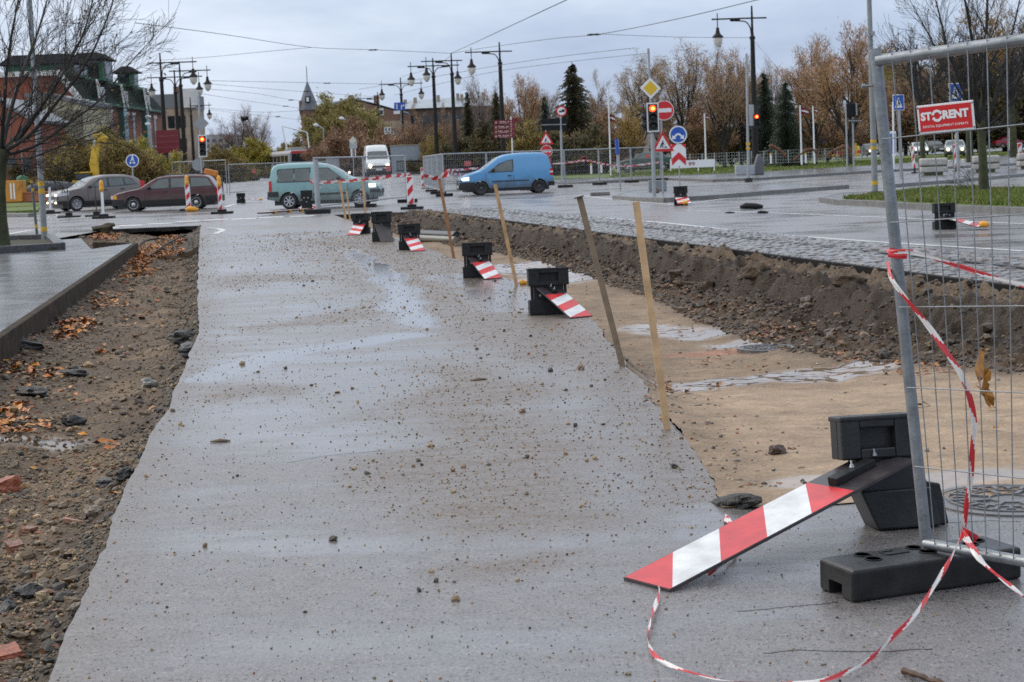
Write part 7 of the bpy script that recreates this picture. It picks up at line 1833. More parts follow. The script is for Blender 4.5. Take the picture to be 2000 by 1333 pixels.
deciduous('birch', 5, 12, GOLD + BROWN, 26, .5, .04, 7, (8, 32), (7, 6), .5, blade_up=-.1)
deciduous('gold', 6, 10, GOLD, 26, .4, .07, 7, (15, 45), (6, 6), .2, .5)
deciduous('bush_olive', 7, 6, OLIVE, 60, .40, .085, 10, (15, 60), (6, 6), .1, .45, .06)
deciduous('bush_olive2', 8, 6, OLIVE2, 60, .40, .085, 10, (15, 60), (6, 6), .1, .45, .06)
deciduous('bush_dark', 9, 5, DARKG, 60, .36, .09, 10, (15, 65), (6, 6), .1, .4, .05)
deciduous('bush_brown', 10, 6, [(.30, .175, .115), (.24, .14, .10), (.36, .21, .12), (.26, .18, .09)], 60, .36, .06, 10, (15, 60), (6, 6), .1, .45, .06)
deciduous('green', 11, 11, GREEN, 60, .45, .10, 9, (12, 50), (7, 6), .2, .6, .15)
deciduous('bare_gold', 12, 10, [(.25, .18, .05), (.14, .10, .06)], 2, .3, .12, 8, (12, 50), (7, 7), .2)
def spruce(key, seed, h, pal):
    rg = random.Random(seed); mb = MB(); mb.tube([Vector((0, 0, 0)), Vector((0, 0, h*.5)), Vector((0, 0, h))], [.16, .09, .01], 7); vs, fs, cols = [], [], []
    n = 34
    for k in range(n):
        z = h*(.07 + .93*k/n); R_ = h*.36*(1 - k/n)**.72 + .10
        for j in range(int(9 + 7*(1-k/n))):
            z = h*(.07 + .93*(k + rg.uniform(-.9, .9))/n); z = min(z, h*.985)
            a = rg.uniform(0, 6.283); L_ = R_*rg.uniform(.6, 1.15); d = Vector((math.cos(a), math.sin(a), 0)); sd = Vector((-d.y, d.x, 0))
            mb.tube([Vector((0, 0, z)), d*L_*.5 + Vector((0, 0, z - .10*L_)), d*L_ + Vector((0, 0, z - .30*L_))], [.02, .012, .005], 3, 0, False)
            for i in range(7):
                f = (i + rg.random())/7; c = d*L_*f + Vector((0, 0, z - .30*L_*f*f)); w = .36*(1.2-f)*(.55 + R_*.35)
                for s_ in (-1, 1):
                    e = c + sd*s_*w + d*w*.7 + Vector((0, 0, -w*rg.uniform(.35, 1.3))); b = len(vs); q = d*.09 + Vector((0, 0, .03))
                    vs += [c - q, c + q, e + q*.3, e - q*.3]; fs.append((b, b+1, b+2, b+3)); kk = rg.uniform(.6, 1.35); col = rg.choice(pal); cols += [tuple(x*kk for x in col)]*4
    for i in range(5): b = len(vs); vs += [Vector((-.03, 0, h-.3)), Vector((.03, 0, h-.3)), Vector((0, rg.uniform(-.1, .1), h+.15))]; fs.append((b, b+1, b+2)); cols += [pal[0]]*3
    TREES[key] = (mb.mesh('trunk', [bark]), crown_mesh(vs, fs, cols), h)
spruce('spruce', 21, 10, [(.07, .085, .05), (.085, .10, .055), (.11, .095, .055), (.16, .105, .06)])
spruce('spruce2', 22, 10, [(.06, .08, .06), (.075, .10, .075), (.10, .11, .075)])
# ---- park row, left to right
for key, px, top, Y, ws, lab in (
    ('bare1', 938, 138, 128, .85, 'bare pinkish tree right of the cable joint lamp post'),
    ('bush_dark', 925, 240, 118, 1.0, 'dark green bush behind the blue van bonnet'),
    ('spruce', 912, 178, 122, .55, 'small dark conifer between the centre lamp posts'),
    ('brown2', 1015, 148, 135, .95, 'rusty brown tree behind the maroon sign'),
    ('bush_dark', 985, 225, 116, 1.1, 'dark bush behind the maroon sign'),
    ('spruce', 968, 178, 120, .6, 'small spruce right of the lamp post with the maroon sign'),
    ('bare2', 1052, 155, 140, .8, 'pale bare tree left of the tall spruce'),
    ('spruce2', 1062, 186, 118, .6, 'small spruce left of the covered sign'),
    ('bush_olive', 1035, 228, 114, 1.0, 'yellow green bush left of the covered sign'),
    ('spruce', 1116, 122, 120, 1.0, 'tall dark spruce behind the no lorries sign'),
    ('brown1', 1160, 138, 134, .85, 'brown bare tree right of the tall spruce'),
    ('bush_dark', 1125, 232, 112, 1.15, 'dark hedge like bush under the tall spruce'),
    ('bush_brown', 1180, 215, 116, 1.1, 'brown bush left of the first flagpole'),
    ('birch', 1243, 92, 124, .85, 'tall golden birch behind the yellow diamond sign'),
    ('gold', 1232, 200, 112, .8, 'small yellow leaved tree left of the signal post'),
    ('birch', 1328, 70, 130, .9, 'weeping birch right of the signal post, widest of the birches'),
    ('brown1', 1292, 150, 138, .8, 'thin brown tree between the two birches'),
    ('brown1', 1405, 76, 118, .95, 'large brown tree with the thick trunk right of the banner'),
    ('brown2', 1440, 95, 126, .8, 'brown tree left of the tall lamp post'),
    ('bush_brown', 1360, 205, 122, 1.1, 'brown bush behind the chevron board'),
    ('bush_dark', 1425, 225, 128, 1.1, 'dark bush behind the thick trunk'),
    ('spruce2', 1488, 140, 122, .75, 'spruce directly behind the tall lamp post'),
    ('bare2', 1505, 112, 150, .6, 'faint bare tree right of the tall lamp post'),
    ('spruce2', 1531, 158, 110, .85, 'dark spruce left of the large flag'),
    ('brown2', 1582, 70, 112, .85, 'reddish tree behind the large flag'),
    ('bush_brown', 1560, 190, 126, 1.0, 'russet bush behind the flagpoles'),
    ('brown2', 1648, 48, 104, .95, 'tall reddish tree beside the covered signal'),
    ('bush_brown', 1612, 200, 124, 1.1, 'russet bush left of the covered signal'),
    ('bush_brown', 1700, 175, 128, 1.2, 'brown thicket behind the grey pole at the right'),
    ('green', 1738, 88, 150, .8, 'green topped tree behind the fence post'),
    ('brown1', 1760, 100, 128, 1.1, 'brown tree behind the first crossing sign'),
    ('bush_brown', 1790, 150, 122, 1.5, 'brown thicket behind the hire sign'),
    ('brown1', 1840, 60, 132, 1.1, 'brown tree behind the second crossing sign'),
    ('bush_dark', 1905, 150, 126, 1.5, 'dark thicket behind the bare tree trunk'),
    ('gold', 1905, 20, 128, 1.0, 'yellow tinged tree above the bare tree'),
    ('brown1', 1950, -10, 122, 1.1, 'brown tree at the upper right corner'),
    ('bush_dark', 1985, 120, 120, 1.5, 'dark green thicket at the right border'),
    ('gold', 2005, 100, 118, .9, 'yellow green tree at the right border'),
    # centre
    ('green', 668, 178, 182, 1.25, 'green leaved tree beside the turret'),
    ('green', 690, 200, 178, .9, 'second green tree in front of the brick house'),
    ('bush_brown', 652, 250, 165, 1.0, 'brown tree under the lower street light'),
    ('bush_brown', 690, 228, 158, 1.4, 'reddish brown tree in front of the turret house'),
    ('bush_brown', 745, 246, 166, 1.2, 'brown tree behind the white van'),
    ('brown1', 806, 204, 160, 1.0, 'bare brown tree right of the blue lane sign'),
    ('brown1', 868, 200, 156, .8, 'bare brown tree left of the cable joint lamp post'),
    ('bush_olive', 838, 250, 150, .8, 'olive bush behind the receding fence row'),
    ('bush_brown', 790, 245, 162, .8, 'brown bush below the blue lane sign'),
    ('bare1', 900, 205, 150, .7, 'thin bare tree between two lamp posts'),
    # street to the left
    ('bush_olive', 562, 264, 210, .95, 'dark olive tree left of the turret'),
    ('bush_olive2', 492, 270, 185, 1.5, 'yellow green tree above the white tram'),
    ('bush_olive', 535, 285, 205, 1.2, 'olive tree right of the yellow green tree'),
    ('bush_olive', 440, 280, 160, 1.2, 'olive bush right of the left traffic signal'),
    ('bare1', 462, 208, 215, 1.2, 'big bare tree with a nest above the yellow green tree'),
    ('bare1', 495, 205, 222, 1.0, 'bare tree leaning right beside the one with the nest'),
    ('bush_olive', 120, 268, 108, 1.0, 'olive willow behind the tall grey pole'),
    ('bush_olive', 165, 256, 112, 1.0, 'olive willow behind the excavator arm'),
    ('bush_olive2', 215, 248, 110, 1.0, 'yellow green willow right of the excavator arm'),
    ('bush_olive', 258, 258, 106, 1.1, 'olive willow behind the path sign'),
    ('bush_olive2', 285, 268, 114, .9, 'yellow green willow left of the maroon board'),
    ('bush_dark', 60, 300, 112, 1.0, 'dark bush behind the orange container'),
    ('bush_olive', 320, 300, 128, 1.0, 'olive bush below the maroon board'),
    ('bush_dark', 370, 305, 134, 1.1, 'dark bush behind the left signal post')):
    if px > 1690: Y = max(Y*1.5, 205)
    elif px > 880: Y *= 1.22
    plant(key, lab, px, top, Y, ws, rz=(px*7 % 628)/100)
mb = MB(); n_ = A(478, 232, 214); r2 = random.Random(2)
for _ in range(60): mb.tube([Vector((r2.uniform(-.5, .5), r2.uniform(-.4, .4), r2.uniform(-.3, .3))), Vector((r2.uniform(-.5, .5), r2.uniform(-.4, .4), r2.uniform(-.3, .3)))], .05, 3)
tag(mb.build('bird_nest', bark, loc=tuple(n_)), 'round mistletoe like nest in the far bare tree', 'nest')
# trunks one can see in the park at the far right
for px, py, top, w_, lab in ((1803, 323, 205, .26, 'dark trunk between the lit cars'), (1895, 310, 200, .34, 'dark trunk left of the bare tree'), (1980, 300, 190, .36, 'dark trunk near the right border')):
    S = SP('tree', lab, 'tree', (px, py), Y=88, group='trunks in the park'); mb = MB(); tips = []; rg2 = random.Random(px); mb.tube([Vector((0, 0, -.2)), S.l(px - 2, (py+top)/2), S.l(px - 5, top)], [w_*.62, w_*.48, w_*.4], 9); mb.build('trunk', bark_moss, S.t)
    mb = MB()
    for k in range(6): a = 6.28*k/6; grow(mb, S.l(px - 5, top + 4), Vector((math.cos(a)*.6, math.sin(a)*.6, 1)), 3.5, w_*.4, 0, 2, rg2, tips, .15, .1, (6, 5), (25, 55), 4, .5, .012)
    mb.build('crown', bark, S.t)
# ---- the two near bare trees
def near_tree(name, label, base, z, trunk_pts, r0, limbs, seed, kids, maxlev, leaves, Y=None, leaf_pal=None, moss=bark_moss):
    S = SP(name, label, 'tree', base, Y, None, z); rg2 = random.Random(seed); mb = MB()
    q = [S.l(*p) for p in trunk_pts]; mb.tube([q[0] + Vector((0, 0, -.2))] + q, [r0*1.5, r0*1.25] + [r0*(1-.2*i/len(q)) for i in range(1, len(q))], 12); mb.build('trunk', moss, S.t)
    mb = MB(); tips = []
    for pts_, r in limbs:
        lp = [S.l(x, y, dy) for x, y, dy in pts_]; sp_ = spline(lp, 5); n = len(sp_)
        rs = [r*(1 - .8*i/(n-1)) for i in range(n)]; mb.tube(sp_, rs, 7, 0, False)
        L_ = sum((sp_[i+1]-sp_[i]).length for i in range(n-1))
        for k in range(kids):
            f = .12 + .86*(k + rg2.random())/kids; i = min(int(f*(n-1)), n-2); tg = (sp_[i+1]-sp_[i]).normalized(); ax = tg.orthogonal().normalized(); ax.rotate(Matrix.Rotation(rg2.uniform(0, 6.28), 3, tg)); a = R(rg2.uniform(16, 42))
            grow(mb, sp_[i].copy(), tg*math.cos(a) + ax*math.sin(a), L_*rg2.uniform(.22, .42)*(1.15-.5*f), max(.006, rs[i]*.42), 1, maxlev, rg2, tips, .11, .05, (0, 5, 4, 3), (18, 42), 5, .62, .0036, .15)
        grow(mb, sp_[-1].copy(), (sp_[-1]-sp_[-2]), L_*.25, rs[-1], 2, maxlev, rg2, tips, .1, .0, (0, 5, 4, 3), (20, 45), 5, .55, .0042)
    mb.build('branches', bark, S.t)
    if leaves:
        rg2.shuffle(tips); vs, fs, cols = blades_at(tips[:leaves], rg2, 1, .09, .06, leaf_pal or [(.30, .17, .04), (.22, .10, .03), (.34, .24, .05)], .6, .02)
        o = bpy.data.objects.new('last_leaves', crown_mesh(vs, fs, cols, 'last_leaves')); COL.objects.link(o); o.parent = S.t
    return S
near_tree('bare_tree', 'bare dark tree leaning in from the left border', (2, 486), .12, [(2, 486), (-1, 430), (-4, 370), (0, 320), (8, 292)], .17,
    [([(6, 300, 0), (40, 268, -.2), (80, 210, -.4), (125, 140, -.5), (165, 60, -.6), (185, -20, -.6)], .055),
     ([(8, 296, 0), (60, 262, -.5), (115, 195, -.8), (165, 130, -1.0), (200, 60, -1.2), (225, -10, -1.3)], .05),
     ([(6, 305, 0), (70, 285, .3), (135, 240, .5), (195, 195, .8), (250, 128, 1.0), (285, 90, 1.0)], .042),
     ([(4, 290, 0), (20, 220, .4), (45, 140, .7), (75, 60, 1.0), (100, -30, 1.2)], .06),
     ([(2, 295, 0), (8, 210, -.6), (15, 120, -.8), (30, 30, -1), (45, -40, -1)], .05),
     ([(0, 300, 0), (-40, 230, .2), (-70, 150, .3), (-80, 50, .3)], .06),
     ([(8, 310, 0), (60, 308, -.6), (120, 285, -1.0), (180, 262, -1.2), (230, 240, -1.3)], .03),
     ([(4, 320, 0), (40, 322, .8), (80, 330, 1.1), (115, 345, 1.3)], .02),
     ([(10, 290, 0), (70, 220, 1.0), (130, 120, 1.6), (190, 30, 2.0)], .04)], 41, 19, 3, 130)
near_tree('bare_tree', 'bare tree with dark forked limbs on the grass bed behind the fence', (1922, 378), .15, [(1922, 378), (1920, 320), (1917, 270), (1916, 235)], .125,
    [([(1916, 240, 0), (1922, 180, 0), (1925, 100, 0), (1928, 20, .2), (1930, -60, .3)], .095),
     ([(1916, 245, 0), (1905, 190, -.2), (1902, 110, -.4), (1890, 30, -.5), (1875, -50, -.6)], .085),
     ([(1916, 250, 0), (1890, 205, .3), (1850, 140, .6), (1815, 70, .8), (1785, 15, 1)], .05),
     ([(1916, 245, 0), (1880, 175, -.6), (1850, 90, -.9), (1830, 10, -1), (1815, -40, -1)], .05),
     ([(1917, 255, 0), (1945, 190, .2), (1965, 110, .4), (1985, 30, .5), (2000, -40, .5)], .06),
     ([(1917, 258, 0), (1960, 220, -.4), (2000, 170, -.6), (2040, 110, -.7)], .045),
     ([(1915, 262, 0), (1870, 235, .4), (1815, 190, .8), (1770, 155, 1)], .032),
     ([(1916, 255, 0), (1865, 215, -.8), (1800, 150, -1.1), (1765, 95, -1.2)], .035),
     ([(1919, 262, 0), (1950, 250, .6), (1985, 235, .9)], .03)], 57, 14, 3, 60)
S = SP('twig_shoots', 'thin bare shoots growing from the grass bed beside the trunk', 'plant', (1905, 376), z=.15); rg2 = random.Random(5); mb = MB(); tips = []
for k in range(9): a = R(rg2.uniform(95, 170)); grow(mb, Vector((rg2.uniform(-.2, .1), 0, 0)), Vector((math.cos(a), rg2.uniform(-.3, .3), math.sin(a)*.8)), rg2.uniform(.5, 1.0), .010, 1, 2, rg2, tips, .15, -.02, (0, 4, 3), (20, 45), 4, .5, .005)
mb.build('stems', bark, S.t)
# planter kerb at the left
mb = MB(); a_, b_ = P(-60, 499, .1), P(118, 488, .1); gk = M('dark_granite', (.055, .055, .058), .35, 0, .5, 14, .2, 40)
mb.bar(a_ + Vector((0, 0, .07)), b_ + Vector((0, 0, .07)), .22, .16); c_ = P(98, 469, .1); mb.bar(b_ + Vector((0, 0, .07)), c_ + Vector((0, 0, .07)), .22, .158); mb.bar(c_ + Vector((0, 0, .07)), P(-60, 474, .1) + Vector((0, 0, .07)), .22, .156)
tag(mb.build('planter_kerb', gk, bevel=.02), 'dark granite planter kerb around the bare tree at the left', 'planter')
mb = MB(); q = [P(-60, 497, .12), P(112, 487, .12), P(94, 471, .12), P(-60, 476, .12)]; mb.flat([(p.x, p.y) for p in q], .08, .16); struct(mb, 'planter_soil', [M('planter_soil', (.05, .045, .025), .9, 0, .5, 5, .8, 40)], 'dark mossy soil inside the planter kerb', 'soil')
p = P(188, 450, 0); bp_ = rock('turf_lump', (p.x + .3, p.y - .5, .02), .26, (.04, .032, .014), 'dug out lump of turf at the corner of the pavement', 'turf', 31, (1.7, 1, .7), None, .9)
mb = MB(); a_, b_ = P(5, 424), P(62, 424); mb.bar(a_ + Vector((0, 0, .08)), b_ + Vector((0, 0, .08)), .3, .16); tag(mb.build('kerb_stone', kerb_mat, bevel=.02), 'short kerb on the side road behind the tree', 'kerb stone')
# ================================================================ BUILDINGS
def brick_mat(n, c1, c2, mo, s=1.0):
    ma, nt, b, L = base_mat(n); tc = nd(nt, 'ShaderNodeTexCoord'); mp = nd(nt, 'ShaderNodeMapping'); mp.inputs['Rotation'].default_value = (R(90), 0, 0); L(tc.outputs['Object'], mp.inputs['Vector'])
    nz = nd(nt, 'ShaderNodeTexNoise', Scale=.5, Detail=6.0); L(tc.outputs['Object'], nz.inputs['Vector'])
    br = nd(nt, 'ShaderNodeTexBrick'); br.inputs['Scale'].default_value = s; br.inputs['Brick Width'].default_value = .25; br.inputs['Row Height'].default_value = .075; br.inputs['Mortar Size'].default_value = .008
    for k, c in (('Color1', c1), ('Color2', c2), ('Mortar', mo)): br.inputs[k].default_value = (*c, 1)
    L(mp.outputs[0], br.inputs['Vector']); r = ramp(nt, [(.3, .65), (.7, 1.2)]); L(nz.outputs['Fac'], r.inputs['Fac'])
    mx = nd(nt, 'ShaderNodeMix', data_type='RGBA', blend_type='MULTIPLY'); mx.inputs[0].default_value = 1; L(br.outputs['Color'], mx.inputs[6]); L(r.outputs['Color'], mx.inputs[7]); L(mx.outputs[2], b.inputs['Base Color']); b.inputs['Roughness'].default_value = .85
    return ma
brick = brick_mat('red_brick', (.33, .085, .045), (.26, .07, .04), (.2, .11, .08)); brick_old = brick_mat('old_brick', (.24, .125, .09), (.19, .10, .075), (.2, .15, .12))
plaster = M('peeling_plaster', (.27, .20, .15), .85, 0, .35, .5, c2=(.36, .28, .20)); cream = M('cream_cladding', (.42, .38, .26), .8, 0, .2, 1.2)
roof_g = M('dark_green_roof', (.022, .034, .028), .9, 0, .25, 1.5, spec=.1); green_p = M('green_panel', (.03, .13, .07), .5, 0, .15, 2); teal_g = M('teal_bay_glass', (.035, .13, .115), .15, 0, .2, 1); roof_d = M('dark_grey_roof', (.02, .021, .025), .9, 0, .3, 1, spec=.1); roof_grey = M('grey_metal_roof', (.30, .34, .38), .4, .2, .15, .6); white_trim = M('white_trim', (.60, .60, .58), .6, 0, .1, 2); slate = M('turret_slate', (.12, .135, .16), .5, 0, .2, 1.5)
# --- green roofed brick building at the left: gable towards us, long side down the street
g0 = A(165, 340, 150); X0, Y0_ = g0.x, 150.0; D_ = 36.0; ev, rf = 8.3, 10.6
t = thing('brick_building', 'red brick building with a green mansard roof and teal bays at the left', 'building', (X0, Y0_, 0))
mb = MB(); mb.boxz(-26, 0, 0, D_, 0, ev); wl = mb.build('wall', brick, t)
mb = MB(); mb.prism([(-26, ev), (.0, ev), (-1.6, rf), (-24.4, rf)], -.0, .35); mb.build('gable_wall', brick, t)
mb = MB(); mb.bar((.05, -.05, 0), (.05, -.05, ev), .5, .5); mb.bar((.05, -.1, ev), (-1.6, -.1, rf), .45, .5, up=(0, 1, 0)); mb.bar((-1.4, -.12, rf + .1), (-25, -.12, rf + .1), .5, .45); mb.build('white_coping', white_trim, t)
mb = MB()                                            # mansard slope along the street side
mb.add([(.25, .36, ev), (.25, D_, ev), (-1.6, D_, rf), (-1.6, .36, rf), (-24, .36, rf), (-24, D_, rf)], [(0, 1, 2, 3), (3, 2, 5, 4)]); mb.build('roof', roof_g, t)
mb = MB(); mb.boxz(.0, .45, .1, D_, ev - .25, ev); mb.boxz(-1.75, -1.45, .4, D_, rf - .05, rf + .22); mb.build('gutter', green_p, t)
for y in (5.8, 15.6, 26.0):
    mb = MB(); mb.boxz(0, .5, y - .7, y + .7, 0, ev + .3); by_ = mb.build('bay', teal_g, t)
    mb = MB(); mb.add([(.52, y-.85, ev-.3), (.52, y+.85, ev-.3), (.15, y, ev + 1.9), (-1.2, y, ev + 1.7)], [(0, 1, 2), (0, 2, 3), (2, 1, 3)]); mb.build('bay_gable', roof_g, by_); mb = MB(); mb.bar((.66, y-.9, ev-.3), (.24, y-.08, ev+2.0), .12, .2, 0, up=(0, 1, 0)); mb.bar((.66, y+.9, ev-.3), (.24, y+.08, ev+2.0), .12, .2, 0, up=(0, 1, 0)); mb.build('gable_edge', white_trim, by_)
    for j, yy in enumerate((y + 2.6, y + 5.6)):
        mb = MB(); mb.boxz(-.05, .05, yy - .5, yy + .5, 4.6, 7.4); w1 = mb.build('window', glass_dark, t)
        mb = MB(); mb.boxz(.02, .14, yy - .75, yy + .75, 7.4, 7.75); mb.boxz(.02, .14, yy - .75, yy + .75, 4.3, 4.55); mb.build('lintel', white_trim, w1)
        mb = MB(); mb.boxz(-.05, .05, yy - .5, yy + .5, 1.2, 3.7); mb.build('window', glass_dark, t)
    mb = MB(); mb.boxz(-.9, -.2, y + 3.4, y + 4.8, ev + .4, ev + 1.5); dw = mb.build('dormer', white_trim, t); mb = MB(); mb.boxz(-.2, -.17, y + 3.7, y + 4.5, ev + .6, ev + 1.4); mb.build('window', glass_dark, dw)
for x in (-6, -12):
    mb = MB(); mb.boxz(x - .8, x + .8, -.04, .05, 4.0, 6.5); mb.build('window', glass_dark, t)
# roof storeys
def hip(mb, x0, x1, y0, y1, z0, z1, ins):
    mb.add([(x0, y0, z0), (x1, y0, z0), (x1, y1, z0), (x0, y1, z0), (x0+ins, y0+ins, z1), (x1-ins, y0+ins, z1), (x1-ins, y1-ins, z1), (x0+ins, y1-ins, z1)], [(0, 1, 5, 4), (1, 2, 6, 5), (2, 3, 7, 6), (3, 0, 4, 7), (4, 5, 6, 7), (3, 2, 1, 0)])
for x0, x1, y0, y1, z0, zw, z1, lab in ((-7.2, -1.2, 3, 8.5, rf, rf + 1.1, rf + 2.0, 'a'), (-3.6, -.8, 13, 17, rf, rf + 2.0, rf + 2.7, 'b'), (-2.4, -.8, 26, 28.5, rf, rf + 1.4, rf + 2.1, 'c')):
    mb = MB(); mb.boxz(x0, x1, y0, y1, z0, zw); rs_ = mb.build('roof_storey', green_p, t)
    mb = MB(); hip(mb, x0 - .6, x1 + .5, y0 - .5, y1 + .5, zw, z1, 1.0); mb.build('storey_roof', roof_d, rs_)
    mb = MB(); mb.boxz(x1 - 1.4, x1 - .4, y0 - .04, y0 + .03, z0 + .2, zw - .1); mb.boxz(x1 - .03, x1 + .04, y0 + .5, y1 - .5, z0 + .2, zw - .1); mb.build('storey_window', glass_dark, rs_)
# --- low cream hall and brick shed in front of it
b_ = A(105, 345, 128); t = thing('cream_hall', 'cream hall with upright battens in front of the brick gable', 'building', (b_.x, 128, 0))
w0, w1 = A(60, 300, 128).x - b_.x, A(167, 300, 128).x - b_.x; zt, zt2 = A(75, 190, 128).z, A(166, 205, 128).z
mb = MB(); mb.prism([(w0, 0), (w1, 0), (w1, zt2), (w0 + (w1-w0)*.35, zt), (w0, zt)], 0, 9); mb.build('wall', cream, t)
bt = M('grey_batten', (.16, .15, .12), .7)
for k in range(19): mb = MB(); x = w0 + (w1-w0)*(k + .5)/19; mb.boxz(x - .05, x + .05, -.08, -.002, 2.5, zt2 - .35); mb.build('batten', bt, t)
mb = MB(); mb.prism([(w0 - .1, zt), (w0 + (w1-w0)*.35, zt), (w1 + .15, zt2), (w1 + .15, zt2 + .3), (w0 + (w1-w0)*.35, zt + .3), (w0 - .1, zt + .3)], -.2, 9); mb.build('roof', M('hall_roof', (.16, .17, .18), .5), t)
b_ = A(20, 345, 112); t = thing('brick_shed', 'red brick house with a grey sloping roof behind the bare tree', 'building', (b_.x, 112, 0))
w0, w1 = A(-80, 300, 112).x - b_.x, A(68, 300, 112).x - b_.x; z0_, z1_ = A(66, 238, 112).z, A(-10, 195, 112).z
mb = MB(); mb.prism([(w0, 0), (w1, 0), (w1, z0_), (A(-10, 195, 112).x - b_.x, z1_), (w0, z1_)], 0, 8); mb.build('wall', brick, t)
mb = MB(); mb.bar((A(-12, 195, 112).x - b_.x, 4, z1_ + .1), (w1 + .3, 4, z0_), 8.6, .22); mb.build('roof', M('shed_roof', (.19, .20, .215), .5), t)
for x in (1.2, .2, -1.2): mb = MB(); mb.boxz(x - .3, x + .3, -.04, .03, 1.6, 3.0); mb.build('window', glass_dark, t)
mb = MB(); mb.tube([(.9, -.1, 0), (.9, -.1, 3.6)], .05, 6); mb.build('drainpipe', galv_far, t)
# --- beige house behind the left lamps
b_ = A(338, 340, 225); t = thing('beige_house', 'beige house with a grey mansard behind the left lamp posts', 'building', (b_.x, 225, 0))
w0, w1, ze, zr = A(305, 300, 225).x - b_.x, A(372, 300, 225).x - b_.x, A(335, 212, 225).z, A(335, 184, 225).z
mb = MB(); mb.boxz(w0, w1, 0, 12, 0, ze); mb.build('wall', plaster, t); mb = MB(); mb.boxz(w0 - .1, w1 + .1, -.1, 12, ze, zr); mb.build('mansard', M('mansard_grey', (.16, .17, .18), .6), t)
for k in range(3):
    x = w0 + (w1-w0)*(k + .6)/3.2
    for z in (ze - 2.6, ze - 5.6): mb = MB(); mb.boxz(x - .45, x + .45, -.05, .03, z, z + 1.6); mb.build('window', glass_dark, t)
mb = MB(); mb.boxz(w0 + 2.2, w0 + 2.8, 3, 4, zr, zr + 1.1); mb.build('chimney', brick_old, t); mb = MB(); mb.boxz(w1 - .8, w1 + 1.0, -.5, 2, ze, zr + .6); mb.build('white_bay', white_trim, t)
# --- turret house and its long range
Yt = 205; b_ = A(606, 335, Yt); t = thing('turret_house', 'old brick house with a pointed slate turret above the street trees', 'building', (b_.x, Yt, 0))
lx = lambda x, Y=Yt: A(x, 300, Y).x - b_.x; lz = lambda y, Y=Yt, x=620: A(x, y, Y).z
mb = MB(); mb.lathe([(.9, 0), (.9, lz(228)), (1.02, lz(226)), (1.02, lz(212))], 14, 0, (0, 1.2, 0), smooth=False); tw_ = mb.build('turret', brick_old, t)
mb = MB(); mb.lathe([(1.25, lz(214)), (.95, lz(196)), (.05, lz(158)), (.04, lz(128)), (0, lz(127))], 10, 0, (.05, 1.2, 0), smooth=False); sp2 = mb.build('spire', slate, tw_)
mb = MB(); mb.boxz(-.15, .45, -.1, .6, lz(199), lz(188)); dm = mb.build('dormer', roof_d, tw_)
mb = MB(); mb.boxz(.0, .3, -.13, -.1, lz(198), lz(190)); mb.build('dormer_window', sign_white, tw_)
mb = MB(); mb.boxz(lx(588) , lx(592), .5, 1.2, lz(222), lz(196)); mb.build('chimney', brick_old, t)
mb = MB(); mb.prism([(lx(598), 0), (lx(800), 0), (lx(800), lz(222, x=800)), (lx(740), lz(203, x=740)), (lx(690), lz(192, x=690)), (lx(612), lz(216))], 1.5, 14); rng = mb.build('wall', brick_old, t)
mb = MB(); mb.boxz(lx(745), lx(798), 1.42, 1.5, 0, lz(236, x=770)); mb.build('plaster_wall', plaster, t)
for x0, y0_, y1_, w_ in ((680, 194, 184, 9), (730, 204, 184, 10), (774, 218, 204, 5), (663, 199, 190, 4)):
    mb = MB(); mb.boxz(lx(x0), lx(x0 + w_), 4, 5.2, lz(y0_ + 6, x=x0), lz(y1_, x=x0)); mb.build('chimney', brick_old, t)
for x, y0_, y1_ in ((712, 226, 211), (747, 224, 212), (765, 262, 248), (730, 262, 246)):
    mb = MB(); mb.boxz(lx(x - 4.5), lx(x + 4.5), 1.32, 1.40, lz(y0_ + 1, x=x), lz(y1_ - 1, x=x)); wf = mb.build('window_frame', white_trim, t); mb = MB(); mb.boxz(lx(x - 3), lx(x + 3), 1.28, 1.32, lz(y0_ - 1, x=x), lz(y1_ + 3, x=x)); mb.build('pane', glass_dark, wf)
mb = MB(); mb.bar((lx(612), 8, lz(216) + .1), (lx(690), 8, lz(191, x=690)), 13, .25); mb.bar((lx(690), 8, lz(191, x=690)), (lx(800), 8, lz(221, x=800)), 13, .25); mb.build('roof', roof_grey, t)
Yg = 212; b_ = A(850, 330, Yg); t = thing('long_building', 'long building with a pale grey roof and chimneys behind the centre lamp posts', 'building', (b_.x, Yg, 0))
lx = lambda x: A(x, 300, Yg).x - b_.x; lz = lambda y, x=850: A(x, y, Yg).z
mb = MB(); mb.boxz(lx(778), lx(990), 0, 14, 0, lz(210)); mb.build('wall', M('dark_brown_wall', (.11, .075, .06), .85, 0, .3, .5), t)
mb = MB(); mb.add([(lx(776), -.5, lz(211)), (lx(992), -.5, lz(211)), (lx(975), 7, lz(186)), (lx(800), 7, lz(190)), (lx(776), 14, lz(211)), (lx(992), 14, lz(211))], [(0, 1, 2, 3), (4, 3, 2, 5), (0, 3, 4), (1, 5, 2)]); mb.build('roof', roof_grey, t)
for x, y in ((792, 190), (812, 187), (858, 184), (897, 182), (905, 184), (925, 180), (948, 182)):
    mb = MB(); mb.boxz(lx(x - 3), lx(x + 3), 4, 5.2, lz(204), lz(y)); mb.build('chimney', M('pale_chimney', (.30, .25, .20), .85), t)
for k in range(9): mb = MB(); x = lx(790 + 22*k); mb.boxz(x - .5, x + .5, -.06, .02, lz(240), lz(225)); mb.build('window', glass_dark, t)
S = SP('white_wall', 'pale garden wall right of the white van', 'wall', (785, 335), Y=150); S.plate('panel', [(762, 285), (850, 282), (853, 338), (766, 341)], M('pale_blue_wall', (.26, .30, .34), .8), 0, .3); S.plate('coping', [(761, 284), (851, 281), (851, 283), (761, 286)], M('pale_chimney', (1, 1, 1)), -.05, .4)
